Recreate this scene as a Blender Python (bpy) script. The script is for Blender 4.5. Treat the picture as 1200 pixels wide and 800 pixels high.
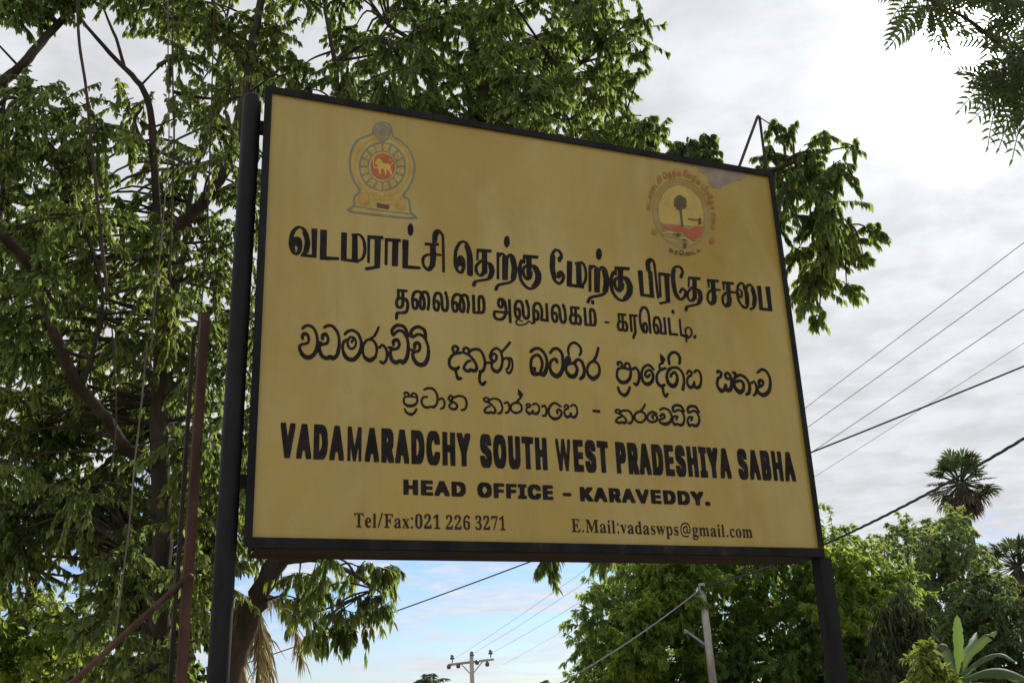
import bpy, math, random
import numpy as np
from mathutils import Vector, Matrix

for o in list(bpy.data.objects):
    bpy.data.objects.remove(o)
random.seed(7)
RNG = np.random.default_rng(11)
scene = bpy.context.scene
COL = scene.collection

# ------------------------------------------------------------------ camera
F_PX = 1214.0                                   # focal length in photo pixels (1200 wide)
CAM_Z = 1.6
up = Vector((461 - 600, -3040 - 400, F_PX)).normalized()     # zenith seen from the camera (x right, y down, z ahead)
fwd = Vector((0, 0, 1))
ahead = (fwd - up * fwd.dot(up)).normalized()
right = ahead.cross(up)
R = Matrix((right, ahead, up))                  # camera space -> world
cam = bpy.data.cameras.new('camera')
cam.sensor_width = 36.0
cam.lens = 36.0 * F_PX / 1200.0
cam.clip_start = 0.05
cam.clip_end = 5000
cam_ob = bpy.data.objects.new('camera', cam)
COL.objects.link(cam_ob)
ax, ay, az = R @ Vector((1, 0, 0)), R @ Vector((0, -1, 0)), R @ Vector((0, 0, -1))
cam_ob.matrix_world = Matrix(((ax.x, ay.x, az.x, 0), (ax.y, ay.y, az.y, 0), (ax.z, ay.z, az.z, CAM_Z), (0, 0, 0, 1)))
scene.camera = cam_ob
CAM = Vector((0, 0, CAM_Z))


def ray(x, y):
    return R @ Vector((x - 600, y - 400, F_PX))


def at(x, y, Y):
    """world point seen at photo pixel x, y, at the distance Y ahead"""
    d = ray(x, y)
    return CAM + d * (Y / d.y)


def to_px(p):
    c = R.transposed() @ (Vector(p) - CAM)
    return 600 + F_PX * c.x / c.z, 400 + F_PX * c.y / c.z


# ------------------------------------------------------------------ sky, sun, exposure
sun_dir = ray(1130, 38).normalized()
SUN_EL = math.asin(sun_dir.z)
SUN_AZ = math.atan2(sun_dir.x, sun_dir.y)       # clockwise from +Y
world = bpy.data.worlds.new('World')
scene.world = world
world.use_nodes = True
nt = world.node_tree
nt.nodes.clear()


def N(tree, kind, **kw):
    n = tree.nodes.new(kind)
    for k, v in kw.items():
        if k == 'op':
            n.operation = v
        elif hasattr(n, k):
            setattr(n, k, v)
        else:
            n.inputs[k].default_value = v
    return n


def math_node(tree, op, a, b=None, c=None, clamp=False):
    n = tree.nodes.new('ShaderNodeMath')
    n.operation = op
    n.use_clamp = clamp
    for i, v in enumerate((a, b, c)):
        if v is None:
            continue
        if isinstance(v, (int, float)):
            n.inputs[i].default_value = v
        else:
            tree.links.new(v, n.inputs[i])
    return n.outputs[0]


def mix_col(tree, fac, a, b, blend='MIX'):
    n = tree.nodes.new('ShaderNodeMix')
    n.data_type = 'RGBA'
    n.blend_type = blend
    for i, v in ((0, fac), (6, a), (7, b)):
        if isinstance(v, (int, float)):
            n.inputs[i].default_value = v
        elif isinstance(v, tuple):
            n.inputs[i].default_value = (*v, 1)[:4]
        else:
            tree.links.new(v, n.inputs[i])
    return n.outputs[2]


def maprange(tree, v, a, b, c, d, smooth=True):
    n = tree.nodes.new('ShaderNodeMapRange')
    n.interpolation_type = 'SMOOTHSTEP' if smooth else 'LINEAR'
    tree.links.new(v, n.inputs[0])
    for i, x in enumerate((a, b, c, d)):
        n.inputs[i + 1].default_value = x
    return n.outputs[0]


SKY_STRENGTH = 0.10
sky = nt.nodes.new('ShaderNodeTexSky')
sky.sky_type = 'NISHITA'
sky.sun_disc = False
sky.sun_elevation = SUN_EL
sky.sun_rotation = SUN_AZ
sky.air_density = 1.1
sky.dust_density = 0.35
sky.ozone_density = 2.0
tc = nt.nodes.new('ShaderNodeTexCoord')
sep = nt.nodes.new('ShaderNodeSeparateXYZ')
nt.links.new(tc.outputs['Generated'], sep.inputs[0])
zc = math_node(nt, 'ADD', math_node(nt, 'MAXIMUM', sep.outputs[2], 0.0), 0.10)
cx = math_node(nt, 'DIVIDE', sep.outputs[0], zc)
cy = math_node(nt, 'DIVIDE', sep.outputs[1], zc)
comb = nt.nodes.new('ShaderNodeCombineXYZ')
nt.links.new(cx, comb.inputs[0])
nt.links.new(cy, comb.inputs[1])
mp = nt.nodes.new('ShaderNodeMapping')
mp.inputs['Rotation'].default_value = (0, 0, math.radians(24))
mp.inputs['Scale'].default_value = (1.6, 1.75, 1)
nt.links.new(comb.outputs[0], mp.inputs[0])
n1 = N(nt, 'ShaderNodeTexNoise', Scale=0.75, Detail=9.0, Roughness=0.60, Distortion=0.55)
nt.links.new(mp.outputs[0], n1.inputs['Vector'])
n2 = N(nt, 'ShaderNodeTexNoise', Scale=3.6, Detail=8.0, Roughness=0.62, Distortion=0.35)
nt.links.new(mp.outputs[0], n2.inputs['Vector'])
dot = nt.nodes.new('ShaderNodeVectorMath')
dot.operation = 'DOT_PRODUCT'
nt.links.new(tc.outputs['Generated'], dot.inputs[0])
dot.inputs[1].default_value = sun_dir
cosang = dot.outputs['Value']
off = math_node(nt, 'SUBTRACT', 1.0, cosang)
low = maprange(nt, sep.outputs[2], 0.10, 0.40, 1.0, 0.0)
away = maprange(nt, off, 0.05, 0.17, 0.0, 1.0)
cover = math_node(nt, 'SUBTRACT', 0.26, math_node(nt, 'MULTIPLY', math_node(nt, 'MULTIPLY', low, away), 0.278))   # the veil is whole overhead and round the sun and breaks up low down away from it
dens = math_node(nt, 'ADD', math_node(nt, 'ADD', math_node(nt, 'MULTIPLY', n1.outputs[0], 0.75), math_node(nt, 'MULTIPLY', n2.outputs[0], 0.25)), cover)
mask = maprange(nt, dens, 0.41, 0.62, 0.0, 1.0)
# light scattered forward through the cloud round the sun
def lobe(k, amp):
    return math_node(nt, 'MULTIPLY', math_node(nt, 'POWER', 2.718, math_node(nt, 'MULTIPLY', off, -1.0 / k)), amp)
CLOUD = 4.45
glow = math_node(nt, 'ADD', math_node(nt, 'ADD', lobe(0.0004, 60.0), lobe(0.0036, 4.5)), lobe(0.030, 1.2))
anti = maprange(nt, off, 0.9, 1.7, 0.0, 2.6)             # clouds opposite the sun are lit from the front
lum = math_node(nt, 'ADD', math_node(nt, 'ADD', glow, anti), CLOUD)
shade = maprange(nt, math_node(nt, 'ADD', math_node(nt, 'MULTIPLY', n2.outputs[0], 0.6), math_node(nt, 'MULTIPLY', n1.outputs[0], 0.4)), 0.36, 0.64, 0.88, 1.11)
lum = math_node(nt, 'MULTIPLY', lum, shade)
ctint = nt.nodes.new('ShaderNodeMix')
ctint.data_type = 'RGBA'
ctint.blend_type = 'MULTIPLY'
ctint.inputs[0].default_value = 1.0
ctint.inputs[6].default_value = (0.965, 0.985, 1.03, 1)
nt.links.new(lum, ctint.inputs[7])
clear = mix_col(nt, 1.0, sky.outputs[0], (0.43, 0.53, 0.78), 'MULTIPLY')
skycol = mix_col(nt, mask, clear, ctint.outputs[2])
bg = nt.nodes.new('ShaderNodeBackground')
bg.inputs[1].default_value = SKY_STRENGTH
nt.links.new(skycol, bg.inputs[0])
wo = nt.nodes.new('ShaderNodeOutputWorld')
nt.links.new(bg.outputs[0], wo.inputs[0])

sun = bpy.data.lights.new('sun', 'SUN')
sun.energy = 3.4
sun.angle = math.radians(3.0)       # the disc is blurred by the thin cloud before it
sun.color = (1.0, 0.95, 0.86)
sun_ob = bpy.data.objects.new('sun', sun)
COL.objects.link(sun_ob)
sun_ob.rotation_euler = sun_dir.to_track_quat('Z', 'Y').to_euler()
sun_ob.location = (0, 0, 30)

scene.view_settings.view_transform = 'Standard'
scene.view_settings.look = 'None'
scene.view_settings.exposure = 0.80
scene.view_settings.gamma = 1.0
scene.view_settings.use_curve_mapping = False
scene.cycles.use_denoising = True
scene.cycles.max_bounces = 10
scene.cycles.transmission_bounces = 6
scene.cycles.transparent_max_bounces = 8


# ------------------------------------------------------------------ helpers
def mat_new(name):
    m = bpy.data.materials.new(name)
    m.use_nodes = True
    t = m.node_tree
    t.nodes.clear()
    out = t.nodes.new('ShaderNodeOutputMaterial')
    return m, t, out


def principled(t, col, rough=0.6, spec=0.4, metal=0.0):
    p = t.nodes.new('ShaderNodeBsdfPrincipled')
    if isinstance(col, tuple):
        p.inputs['Base Color'].default_value = (*col, 1)
    else:
        t.links.new(col, p.inputs['Base Color'])
    if isinstance(rough, (int, float)):
        p.inputs['Roughness'].default_value = rough
    else:
        t.links.new(rough, p.inputs['Roughness'])
    p.inputs['Specular IOR Level'].default_value = spec
    p.inputs['Metallic'].default_value = metal
    return p


def noise(t, scale, detail=5, rough=0.6, vec=None, stretch=None, dist=0.0):
    n = t.nodes.new('ShaderNodeTexNoise')
    n.inputs['Scale'].default_value = scale
    n.inputs['Detail'].default_value = detail
    n.inputs['Roughness'].default_value = rough
    n.inputs['Distortion'].default_value = dist
    tcn = t.nodes.new('ShaderNodeTexCoord')
    v = tcn.outputs['Object']
    if stretch:
        m = t.nodes.new('ShaderNodeMapping')
        m.inputs['Scale'].default_value = stretch
        t.links.new(v, m.inputs[0])
        v = m.outputs[0]
    t.links.new(v, n.inputs['Vector'])
    return n.outputs[0]


def bump(t, h, strength=0.3, dist=0.01):
    b = t.nodes.new('ShaderNodeBump')
    b.inputs['Strength'].default_value = strength
    b.inputs['Distance'].default_value = dist
    t.links.new(h, b.inputs['Height'])
    return b.outputs[0]


def surface(name, c1, c2, scale=6, rough=0.6, spec=0.4, bumpy=0.3, metal=0.0, stretch=None, lo=0.35, hi=0.65, bdist=0.01):
    m, t, out = mat_new(name)
    n = noise(t, scale, 7, 0.65, stretch=stretch)
    f = maprange(t, n, lo, hi, 0, 1)
    p = principled(t, mix_col(t, f, c1, c2), rough, spec, metal)
    n2_ = noise(t, scale * 5, 6, 0.7, stretch=stretch)
    if bumpy:
        t.links.new(bump(t, n2_, bumpy, bdist), p.inputs['Normal'])
    t.links.new(p.outputs[0], out.inputs[0])
    return m


def leaf_material(name, dark, light, trans, tfac=0.42, rough=0.6, spec=0.18, extra=None):
    """a leaf: each one has its own green, light passes through the blade"""
    m, t, out = mat_new(name)
    g = t.nodes.new('ShaderNodeNewGeometry')
    rnd = g.outputs['Random Per Island']
    col = mix_col(t, rnd, dark, light)
    if extra:                                   # a few old leaves
        col = mix_col(t, maprange(t, rnd, extra[1], extra[1] + 0.01, 0, 1, False), col, extra[0])
    clump = maprange(t, noise(t, 1.1, 3, 0.55), 0.45, 0.66, 0.0, 1.0)      # sprays of younger, yellower leaves
    col = mix_col(t, math_node(t, 'MULTIPLY', clump, 0.6), col, (light[0] * 1.12, light[1] * 1.06, light[2] * .7))
    p = principled(t, col, rough, spec)
    tr = t.nodes.new('ShaderNodeBsdfTranslucent')
    tc_ = mix_col(t, rnd, trans, tuple(min(1, x * 1.55) for x in trans))
    tc_ = mix_col(t, math_node(t, 'MULTIPLY', clump, 0.6), tc_, (trans[0] * 1.7, trans[1] * 1.5, trans[2]))
    t.links.new(tc_, tr.inputs[0])
    mx = t.nodes.new('ShaderNodeMixShader')
    mx.inputs[0].default_value = tfac
    t.links.new(p.outputs[0], mx.inputs[1])
    t.links.new(tr.outputs[0], mx.inputs[2])
    t.links.new(mx.outputs[0], out.inputs[0])
    return m


def tag(o, label=None, cat=None, group=None, kind=None):
    if label:
        o['label'] = label
    if cat:
        o['category'] = cat
    if group:
        o['group'] = group
    if kind:
        o['kind'] = kind
    return o


def empty(name, loc=(0, 0, 0), rz=0.0):
    e = bpy.data.objects.new(name, None)
    e.location = loc
    e.rotation_euler = (0, 0, rz)
    e.empty_display_size = 0.2
    COL.objects.link(e)
    return e


class MB:
    """collects geometry and links it as one mesh object"""

    def __init__(self):
        self.v, self.f, self.mi = [], [], []
        self.n = 0

    def add(self, verts, faces, mi=0):
        verts = np.asarray(verts, float).reshape(-1, 3)
        self.v.append(verts)
        b = self.n
        for q in faces:
            self.f.append([i + b for i in q])
            self.mi.append(mi)
        self.n += len(verts)

    def box(self, c, s, rot=None, mi=0, bevel=0.0):
        sx, sy, sz = (x / 2 for x in s)
        v = [Vector((x, y, z)) for x in (-sx, sx) for y in (-sy, sy) for z in (-sz, sz)]
        if rot is not None:
            v = [rot @ p for p in v]
        v = [p + Vector(c) for p in v]
        self.add([tuple(p) for p in v], [(0, 1, 3, 2), (4, 6, 7, 5), (0, 4, 5, 1), (2, 3, 7, 6), (0, 2, 6, 4), (1, 5, 7, 3)], mi)

    def bar(self, a, b, w, h, mi=0, roll=0.0):
        a, b = Vector(a), Vector(b)
        d = b - a
        q = d.to_track_quat('Z', 'Y').to_matrix() @ Matrix.Rotation(roll, 3, 'Z')
        self.box((a + b) / 2, (w, h, d.length), q, mi)

    def tube(self, pts, radii, sides=8, mi=0, caps=True, wob=0.0, rng=None):
        P = [Vector(p) for p in pts]
        n = len(P)
        if isinstance(radii, (int, float)):
            radii = [radii] * n
        ref = None
        verts = []
        for i in range(n):
            t_ = (P[min(i + 1, n - 1)] - P[max(i - 1, 0)])
            t_ = t_.normalized() if t_.length > 1e-9 else Vector((0, 0, 1))
            if ref is None:
                ref = t_.orthogonal().normalized()
            ref = (ref - t_ * ref.dot(t_))
            ref = ref.normalized() if ref.length > 1e-6 else t_.orthogonal().normalized()
            bi = t_.cross(ref)
            for k in range(sides):
                a = 2 * math.pi * k / sides
                r = radii[i] * (1 + (wob * random.uniform(-1, 1) if wob else 0))
                verts.append(tuple(P[i] + ref * math.cos(a) * r + bi * math.sin(a) * r))
        faces = []
        for i in range(n - 1):
            for k in range(sides):
                k2 = (k + 1) % sides
                faces.append((i * sides + k, i * sides + k2, (i + 1) * sides + k2, (i + 1) * sides + k))
        if caps:
            faces.append(tuple(range(sides))[::-1])
            faces.append(tuple((n - 1) * sides + k for k in range(sides)))
        self.add(verts, faces, mi)

    def build(self, name, mats, parent=None, smooth=False, loc=None):
        me = bpy.data.meshes.new(name)
        V = np.vstack(self.v) if self.v else np.zeros((0, 3))
        me.from_pydata(V.tolist(), [], self.f)
        if not isinstance(mats, (list, tuple)):
            mats = [mats]
        for m in mats:
            me.materials.append(m)
        if len(mats) > 1:
            me.polygons.foreach_set('material_index', np.array(self.mi, dtype=np.int32))
        if smooth:
            me.polygons.foreach_set('use_smooth', np.ones(len(me.polygons), dtype=bool))
        me.update()
        o = bpy.data.objects.new(name, me)
        COL.objects.link(o)
        if parent is not None:
            o.parent = parent
        if loc is not None:
            o.location = loc
        return o


def quads_object(name, V, Q, mats, parent=None, mi=None):
    """fast mesh from numpy arrays: V (n,3), Q (m,4)"""
    me = bpy.data.meshes.new(name)
    me.vertices.add(len(V))
    me.vertices.foreach_set('co', np.ascontiguousarray(V, dtype=np.float32).ravel())
    me.loops.add(len(Q) * 4)
    me.loops.foreach_set('vertex_index', np.ascontiguousarray(Q, dtype=np.int32).ravel())
    me.polygons.add(len(Q))
    me.polygons.foreach_set('loop_start', np.arange(0, len(Q) * 4, 4, dtype=np.int32))
    for m in (mats if isinstance(mats, (list, tuple)) else [mats]):
        me.materials.append(m)
    me.polygons.foreach_set('use_smooth', np.ones(len(Q), dtype=bool))
    me.update(calc_edges=True)
    me.validate()
    o = bpy.data.objects.new(name, me)
    COL.objects.link(o)
    if parent is not None:
        o.parent = parent
    return o


def norm(a):
    return a / np.maximum(np.linalg.norm(a, axis=-1, keepdims=True), 1e-9)


class Leaves:
    """many separate leaf blades, folded along the midrib and drooping at the tip"""

    def __init__(self):
        self.V, self.n = [], 0

    def add(self, base, d, nrm, L, W, droop=0.18, fold=0.12, sickle=0.0):
        base = np.asarray(base, float)
        d = norm(np.asarray(d, float))
        nrm = np.asarray(nrm, float)
        side = norm(np.cross(d, nrm))
        nn = np.cross(side, d)
        L = np.broadcast_to(np.asarray(L, float), (len(base),))[:, None]
        W = np.broadcast_to(np.asarray(W, float), (len(base),))[:, None]
        dn = np.array([[0, 0, -1.0]])
        sk = side * L * sickle
        mk = lambda t, s: base + d * L * t + side * W * s + nn * W * fold * abs(s) * 2 + dn * L * droop * t * t + sk * t * t
        v = np.stack([mk(0, 0), mk(.33, .48), mk(.68, .36), mk(1, 0), mk(.68, -.36), mk(.33, -.48)], axis=1)
        self.V.append(v.reshape(-1, 3))
        self.n += len(base)

    def build(self, name, mat, parent=None):
        V = np.vstack(self.V)
        b = np.arange(self.n)[:, None] * 6
        Q = np.concatenate([b + np.array([[0, 1, 2, 3]]), b + np.array([[0, 3, 4, 5]])], axis=0)
        return quads_object(name, V, Q, mat, parent)


def in_poly(x, y, poly):
    c = False
    j = len(poly) - 1
    for i in range(len(poly)):
        xi, yi = poly[i]
        xj, yj = poly[j]
        if (yi > y) != (yj > y) and x < (xj - xi) * (y - yi) / (yj - yi) + xi:
            c = not c
        j = i
    return c


def clumps_in(poly, n, Y, r, gaps=(), rng=random):
    """clump centres with real depth spread through the part of a crown that the outline covers"""
    xs = [p[0] for p in poly]
    ys = [p[1] for p in poly]
    out = []
    tries = 0
    while len(out) < n and tries < n * 60:
        tries += 1
        best, bd = None, -1
        for _ in range(6):
            x, y = rng.uniform(min(xs), max(xs)), rng.uniform(min(ys), max(ys))
            if not in_poly(x, y, poly) or any(((x - g[0]) / g[2]) ** 2 + ((y - g[1]) / g[3]) ** 2 < 1 for g in gaps):
                continue
            d = min([((x - q[0]) ** 2 + (y - q[1]) ** 2) for q in out] or [1e9])
            if d > bd:
                best, bd = (x, y), d
        if best:
            out.append((*best, rng.uniform(*Y), rng.uniform(*r)))
    return [(np.array(at(x, y, Yd)), rr) for x, y, Yd, rr in out]


def nearest_on(limbs, p):
    best, bd = None, 1e9
    for pts, rad in limbs:
        for i in range(len(pts)):
            q = np.array(pts[i])
            d = np.linalg.norm(q - p) + max(0, q[2] - p[2]) * 0.8
            if d < bd:
                bd, best = d, (q, rad[i])
    return best


def spline(pts, n=6):
    """Catmull-Rom through rows (x, y, z, radius)"""
    P = [np.array(p, float) for p in pts]
    Q = [2 * P[0] - P[1]] + P + [2 * P[-1] - P[-2]]
    out = []
    for i in range(1, len(Q) - 2):
        p0, p1, p2, p3 = Q[i - 1:i + 3]
        for k in range(n):
            t = k / n
            out.append(.5 * ((2 * p1) + (p2 - p0) * t + (2 * p0 - 5 * p1 + 4 * p2 - p3) * t * t + (3 * p1 - p0 - 3 * p2 + p3) * t ** 3))
    out.append(Q[-2])
    return np.array(out)


def limb_px(rows, n=5, jit=0.0):
    """rows (px, py, Y, radius) -> spline points and radii in the world"""
    s = spline([(*at(x, y, Y), r) for x, y, Y, r in rows], n)
    if jit:
        s[1:-1, :3] += RNG.normal(0, jit, (len(s) - 2, 3)) * s[1:-1, 3:4]
    return [tuple(q[:3]) for q in s], [max(0.004, float(q[3])) for q in s]


def grow(clumps, limbs, leaves, twigs, leafL, leafW, per_twig=16, twigs_per=(8, 12), droop=0.35, flat=0.8, spread=0.9,
         tw_r=0.006, hang=0.25, connect=True, leaf_droop=0.28, tier=1.0, whorl=0.0):
    """branches to every clump, twigs through it, leaves along every twig"""
    for c, r in clumps:
        if connect:
            hit = nearest_on(limbs, c)
            if hit is not None:
                q, qr = hit
                L = np.linalg.norm(c - q)
                mid = (q + c) / 2 + np.array([0, 0, 0.10 * L]) + RNG.normal(0, 0.07 * L + 1e-4, 3)
                s = spline([(*q, min(qr * .6, 0.009 + 0.006 * L)), (*mid, 0.007 + 0.003 * L), (*c, 0.004)], 4)
                twigs.tube([tuple(k[:3]) for k in s], [float(max(k[3], .003)) for k in s], 5, caps=False)
        nt_ = RNG.integers(*twigs_per)
        for _ in range(nt_):
            e = RNG.normal(0, 1, 3)
            e = e / np.linalg.norm(e) * r * RNG.uniform(.55, 1.1)
            e[2] *= flat
            e[2] -= hang * r * RNG.uniform(0, 1)
            st = c + RNG.normal(0, .12 * r, 3)
            en = c + e
            mid = (st + en) / 2 + np.array([0, 0, .12 * r])
            tt = np.linspace(0, 1, 5)[:, None]
            path = (1 - tt) ** 2 * st + 2 * tt * (1 - tt) * mid + tt ** 2 * en
            twigs.tube([tuple(p) for p in path], [tw_r, tw_r * .8, tw_r * .6, tw_r * .45, tw_r * .3], 3, caps=False)
            k = int(per_twig * RNG.uniform(.75, 1.25))
            t = RNG.uniform(.03, 1.0, k) ** .75 if not whorl else 1 - np.abs(RNG.normal(0, whorl, k))
            t = np.clip(t, 0.02, 1.02)[:, None]
            pos = (1 - t) ** 2 * st + 2 * t * (1 - t) * mid + t ** 2 * en
            tan = norm(2 * (1 - t) * (mid - st) + 2 * t * (en - mid))
            lat = norm(np.cross(tan, RNG.normal(0, 1, (k, 3))))
            d = tan * RNG.uniform(.1, .9, (k, 1)) + lat * spread * RNG.uniform(.4, 1.1, (k, 1)) + np.array([[0, 0, -droop]]) * RNG.uniform(.4, 1.6, (k, 1))
            nrm = np.array([[0, 0, 1.0]]) + RNG.normal(0, .55, (k, 3))
            sz = RNG.uniform(.45, 1.2, k)
            leaves.add(pos, d, nrm, leafL * sz, leafW * sz * RNG.uniform(.85, 1.15, k), droop=leaf_droop)


def to_local(o_list, root):
    """re-express world-space children in the frame of their root Empty"""
    m = Matrix.Translation(root.location) @ root.rotation_euler.to_matrix().to_4x4()
    inv = m.inverted()
    for o in o_list:
        o.data.transform(inv)


def tree(name, label, loc, leafmat, barkmat, limbs_rows, clump_sets, group=None, cat='tree', limb_sides=9, n=5, jit=0.12, crown_name='crown', **kw):
    root = empty(name, loc)
    tag(root, label, cat, group)
    limbs = [limb_px(rows, n, jit) for rows in limbs_rows]
    kids = []
    for i, (p, r) in enumerate(limbs):
        b = MB()
        b.tube(p, r, limb_sides if i == 0 else max(6, limb_sides - 2), wob=0.07)
        kids.append(b.build('trunk' if i == 0 else 'branch', barkmat, root, smooth=True))
    lv, tw = Leaves(), MB()
    for cs, k2 in clump_sets:
        a = dict(kw)
        a.update(k2)
        grow(cs, limbs, lv, tw, **a)
    kids.append(tw.build('twigs', barkmat, root, smooth=True))
    kids.append(lv.build(crown_name, leafmat, root))
    to_local(kids, root)
    return root


def cable(name, label, p0, p1, sag, r, mat, cat='cable', group=None, n=24, twist=0):
    """one wire hanging between two world points"""
    p0, p1 = Vector(p0), Vector(p1)
    b = MB()
    pts = []
    for i in range(n + 1):
        t = i / n
        p = p0.lerp(p1, t)
        p.z -= sag * 4 * t * (1 - t)
        pts.append(p)
    if twist:
        L = (p1 - p0).length
        m = int(L / 0.12)
        for ph in range(twist):
            q = []
            for i in range(m + 1):
                t = i / m
                p = p0.lerp(p1, t)
                p.z -= sag * 4 * t * (1 - t)
                a = i * 0.9 + ph * 2 * math.pi / twist
                q.append(p + Vector((math.cos(a) * r * .9, 0, math.sin(a) * r * .9)))
            b.tube(q, r * .8, 4, caps=False)
    else:
        b.tube(pts, r, 6)
    o = b.build(name, mat, smooth=True)
    return tag(o, label, cat, group)


from mathutils.geometry import delaunay_2d_cdt

# ------------------------------------------------------------------ materials
M = {}
M['sand'] = surface('sandy_ground', (0.30, 0.24, 0.16), (0.42, 0.36, 0.26), 0.6, 0.95, 0.1, 0.4)
M['grass'] = surface('dry_grass', (0.05, 0.075, 0.02), (0.12, 0.12, 0.045), 2.5, 0.9, 0.1, 0.4)
M['bark'] = surface('bark', (0.026, 0.019, 0.014), (0.066, 0.051, 0.038), 5, 0.9, 0.15, 0.8, stretch=(1, 1, .25), bdist=0.02)
M['bark_grey'] = surface('bark_grey', (0.07, 0.06, 0.048), (0.15, 0.13, 0.105), 4, 0.9, 0.15, 0.8, stretch=(1, 1, .3), bdist=0.02)
M['black_paint'] = surface('black_paint', (0.006, 0.006, 0.007), (0.014, 0.013, 0.013), 9, 0.55, 0.10, 0.12, stretch=(1, 1, .3))
m_, t_p, out_ = mat_new('black_paint_rusting')
base_ = mix_col(t_p, maprange(t_p, noise(t_p, 9, 6, .65, stretch=(1, 1, .3)), .35, .65, 0, 1), (0.006, 0.006, 0.007), (0.015, 0.014, 0.014))
fl_ = noise(t_p, 5, 9, .75, stretch=(1, 1, .5))
base_ = mix_col(t_p, maprange(t_p, fl_, .60, .68, 0, .8), base_, (0.055, 0.030, 0.020))
base_ = mix_col(t_p, maprange(t_p, noise(t_p, 7, 8, .8), .69, .73, 0, .7), base_, (0.10, 0.095, 0.09))
p_p = principled(t_p, base_, .6, .12)
t_p.links.new(bump(t_p, fl_, .25, .004), p_p.inputs['Normal'])
t_p.links.new(p_p.outputs[0], out_.inputs[0])
M['black_paint'] = m_
M['brown_paint'] = surface('worn_brown_paint', (0.010, 0.007, 0.006), (0.024, 0.016, 0.013), 5, 0.8, 0.03, 0.2, stretch=(.4, 1, 1))
M['rust'] = surface('rusty_iron', (0.045, 0.022, 0.016), (0.095, 0.048, 0.035), 7, 0.8, 0.3, 0.5, stretch=(1, 1, .35))
M['dark_rust'] = surface('dark_iron', (0.015, 0.011, 0.010), (0.045, 0.026, 0.020), 8, 0.75, 0.3, 0.3, stretch=(1, 1, .35))
M['concrete'] = surface('concrete', (0.19, 0.165, 0.14), (0.40, 0.365, 0.32), 2.2, 0.9, 0.2, 0.4, stretch=(1, 1, .3))
M['wire'] = surface('cable_black', (0.02, 0.02, 0.022), (0.035, 0.035, 0.037), 20, 0.6, 0.4, 0.0)
M['wire_grey'] = surface('aluminium_wire', (0.20, 0.20, 0.21), (0.28, 0.28, 0.29), 20, 0.5, 0.5, 0.0)
M['vine'] = surface('vine', (0.03, 0.02, 0.014), (0.06, 0.045, 0.03), 12, 0.9, 0.2, 0.3)
M['porcelain'] = surface('porcelain', (0.05, 0.034, 0.028), (0.08, 0.055, 0.045), 8, 0.25, 0.5, 0.0)

# leaves: dark blade, light blade, transmitted colour
M['leaf_a'] = leaf_material('leaf_dark_green', (0.040, 0.060, 0.025), (0.090, 0.118, 0.048), (0.24, 0.31, 0.07), 0.48, extra=((0.16, 0.14, 0.03), 0.965))
M['leaf_b'] = leaf_material('leaf_mid_green', (0.044, 0.066, 0.030), (0.095, 0.125, 0.055), (0.24, 0.32, 0.07), 0.52, extra=((0.15, 0.11, 0.04), 0.975))
M['leaf_c'] = leaf_material('leaf_light_green', (0.045, 0.080, 0.022), (0.095, 0.135, 0.036), (0.28, 0.36, 0.06), 0.52)
M['leaf_mango'] = leaf_material('leaf_mango', (0.055, 0.110, 0.036), (0.105, 0.165, 0.055), (0.28, 0.38, 0.075), 0.55)
M['leaf_mango_lit'] = leaf_material('leaf_mango_painted_lit', (0.080, 0.135, 0.030), (0.140, 0.190, 0.045), (0.30, 0.40, 0.06), 0.5)  # yellow green mango leaf, lightened so its colour carries the light on the crown
M['leaf_far'] = leaf_material('leaf_far_tree', (0.080, 0.120, 0.055), (0.125, 0.165, 0.075), (0.24, 0.32, 0.09), 0.48)
M['leaf_shade'] = leaf_material('leaf_deep_green', (0.045, 0.070, 0.038), (0.085, 0.115, 0.056), (0.14, 0.20, 0.06), 0.40)
M['leaf_weep'] = leaf_material('leaf_dull_olive', (0.026, 0.034, 0.018), (0.060, 0.070, 0.036), (0.09, 0.11, 0.04), 0.34)
M['leaf_neem'] = leaf_material('leaf_neem', (0.030, 0.044, 0.018), (0.055, 0.075, 0.026), (0.09, 0.12, 0.03), 0.36)
M['leaf_lime'] = leaf_material('leaf_lime', (0.10, 0.14, 0.030), (0.16, 0.19, 0.045), (0.22, 0.27, 0.04), 0.40)
M['palm_green'] = leaf_material('palm_green', (0.030, 0.042, 0.024), (0.055, 0.072, 0.040), (0.09, 0.12, 0.04), 0.25, rough=0.75, spec=0.1)
M['palm_dry'] = leaf_material('palm_dry', (0.20, 0.16, 0.085), (0.32, 0.26, 0.14), (0.28, 0.22, 0.10), 0.30)
M['palm_brown'] = leaf_material('palm_brown', (0.06, 0.045, 0.034), (0.12, 0.095, 0.07), (0.10, 0.07, 0.04), 0.2, rough=0.85, spec=0.08)
M['banana_leaf'] = leaf_material('banana_leaf', (0.035, 0.058, 0.030), (0.070, 0.095, 0.052), (0.10, 0.16, 0.05), 0.30, rough=0.7, spec=0.15)
M['banana_young'] = leaf_material('banana_young_leaf', (0.065, 0.12, 0.025), (0.085, 0.14, 0.03), (0.13, 0.22, 0.035), 0.36, rough=0.4, spec=0.4)


def flat(name, col, rough=0.45, spec=0.3):
    m, t, out = mat_new(name)
    n = noise(t, 14, 5, 0.7)
    c2 = tuple(min(1, x * 1.25 + 0.01) for x in col)
    p = principled(t, mix_col(t, maprange(t, n, .35, .7, 0, 1), col, c2), rough, spec)
    t.links.new(p.outputs[0], out.inputs[0])
    return m


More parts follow.
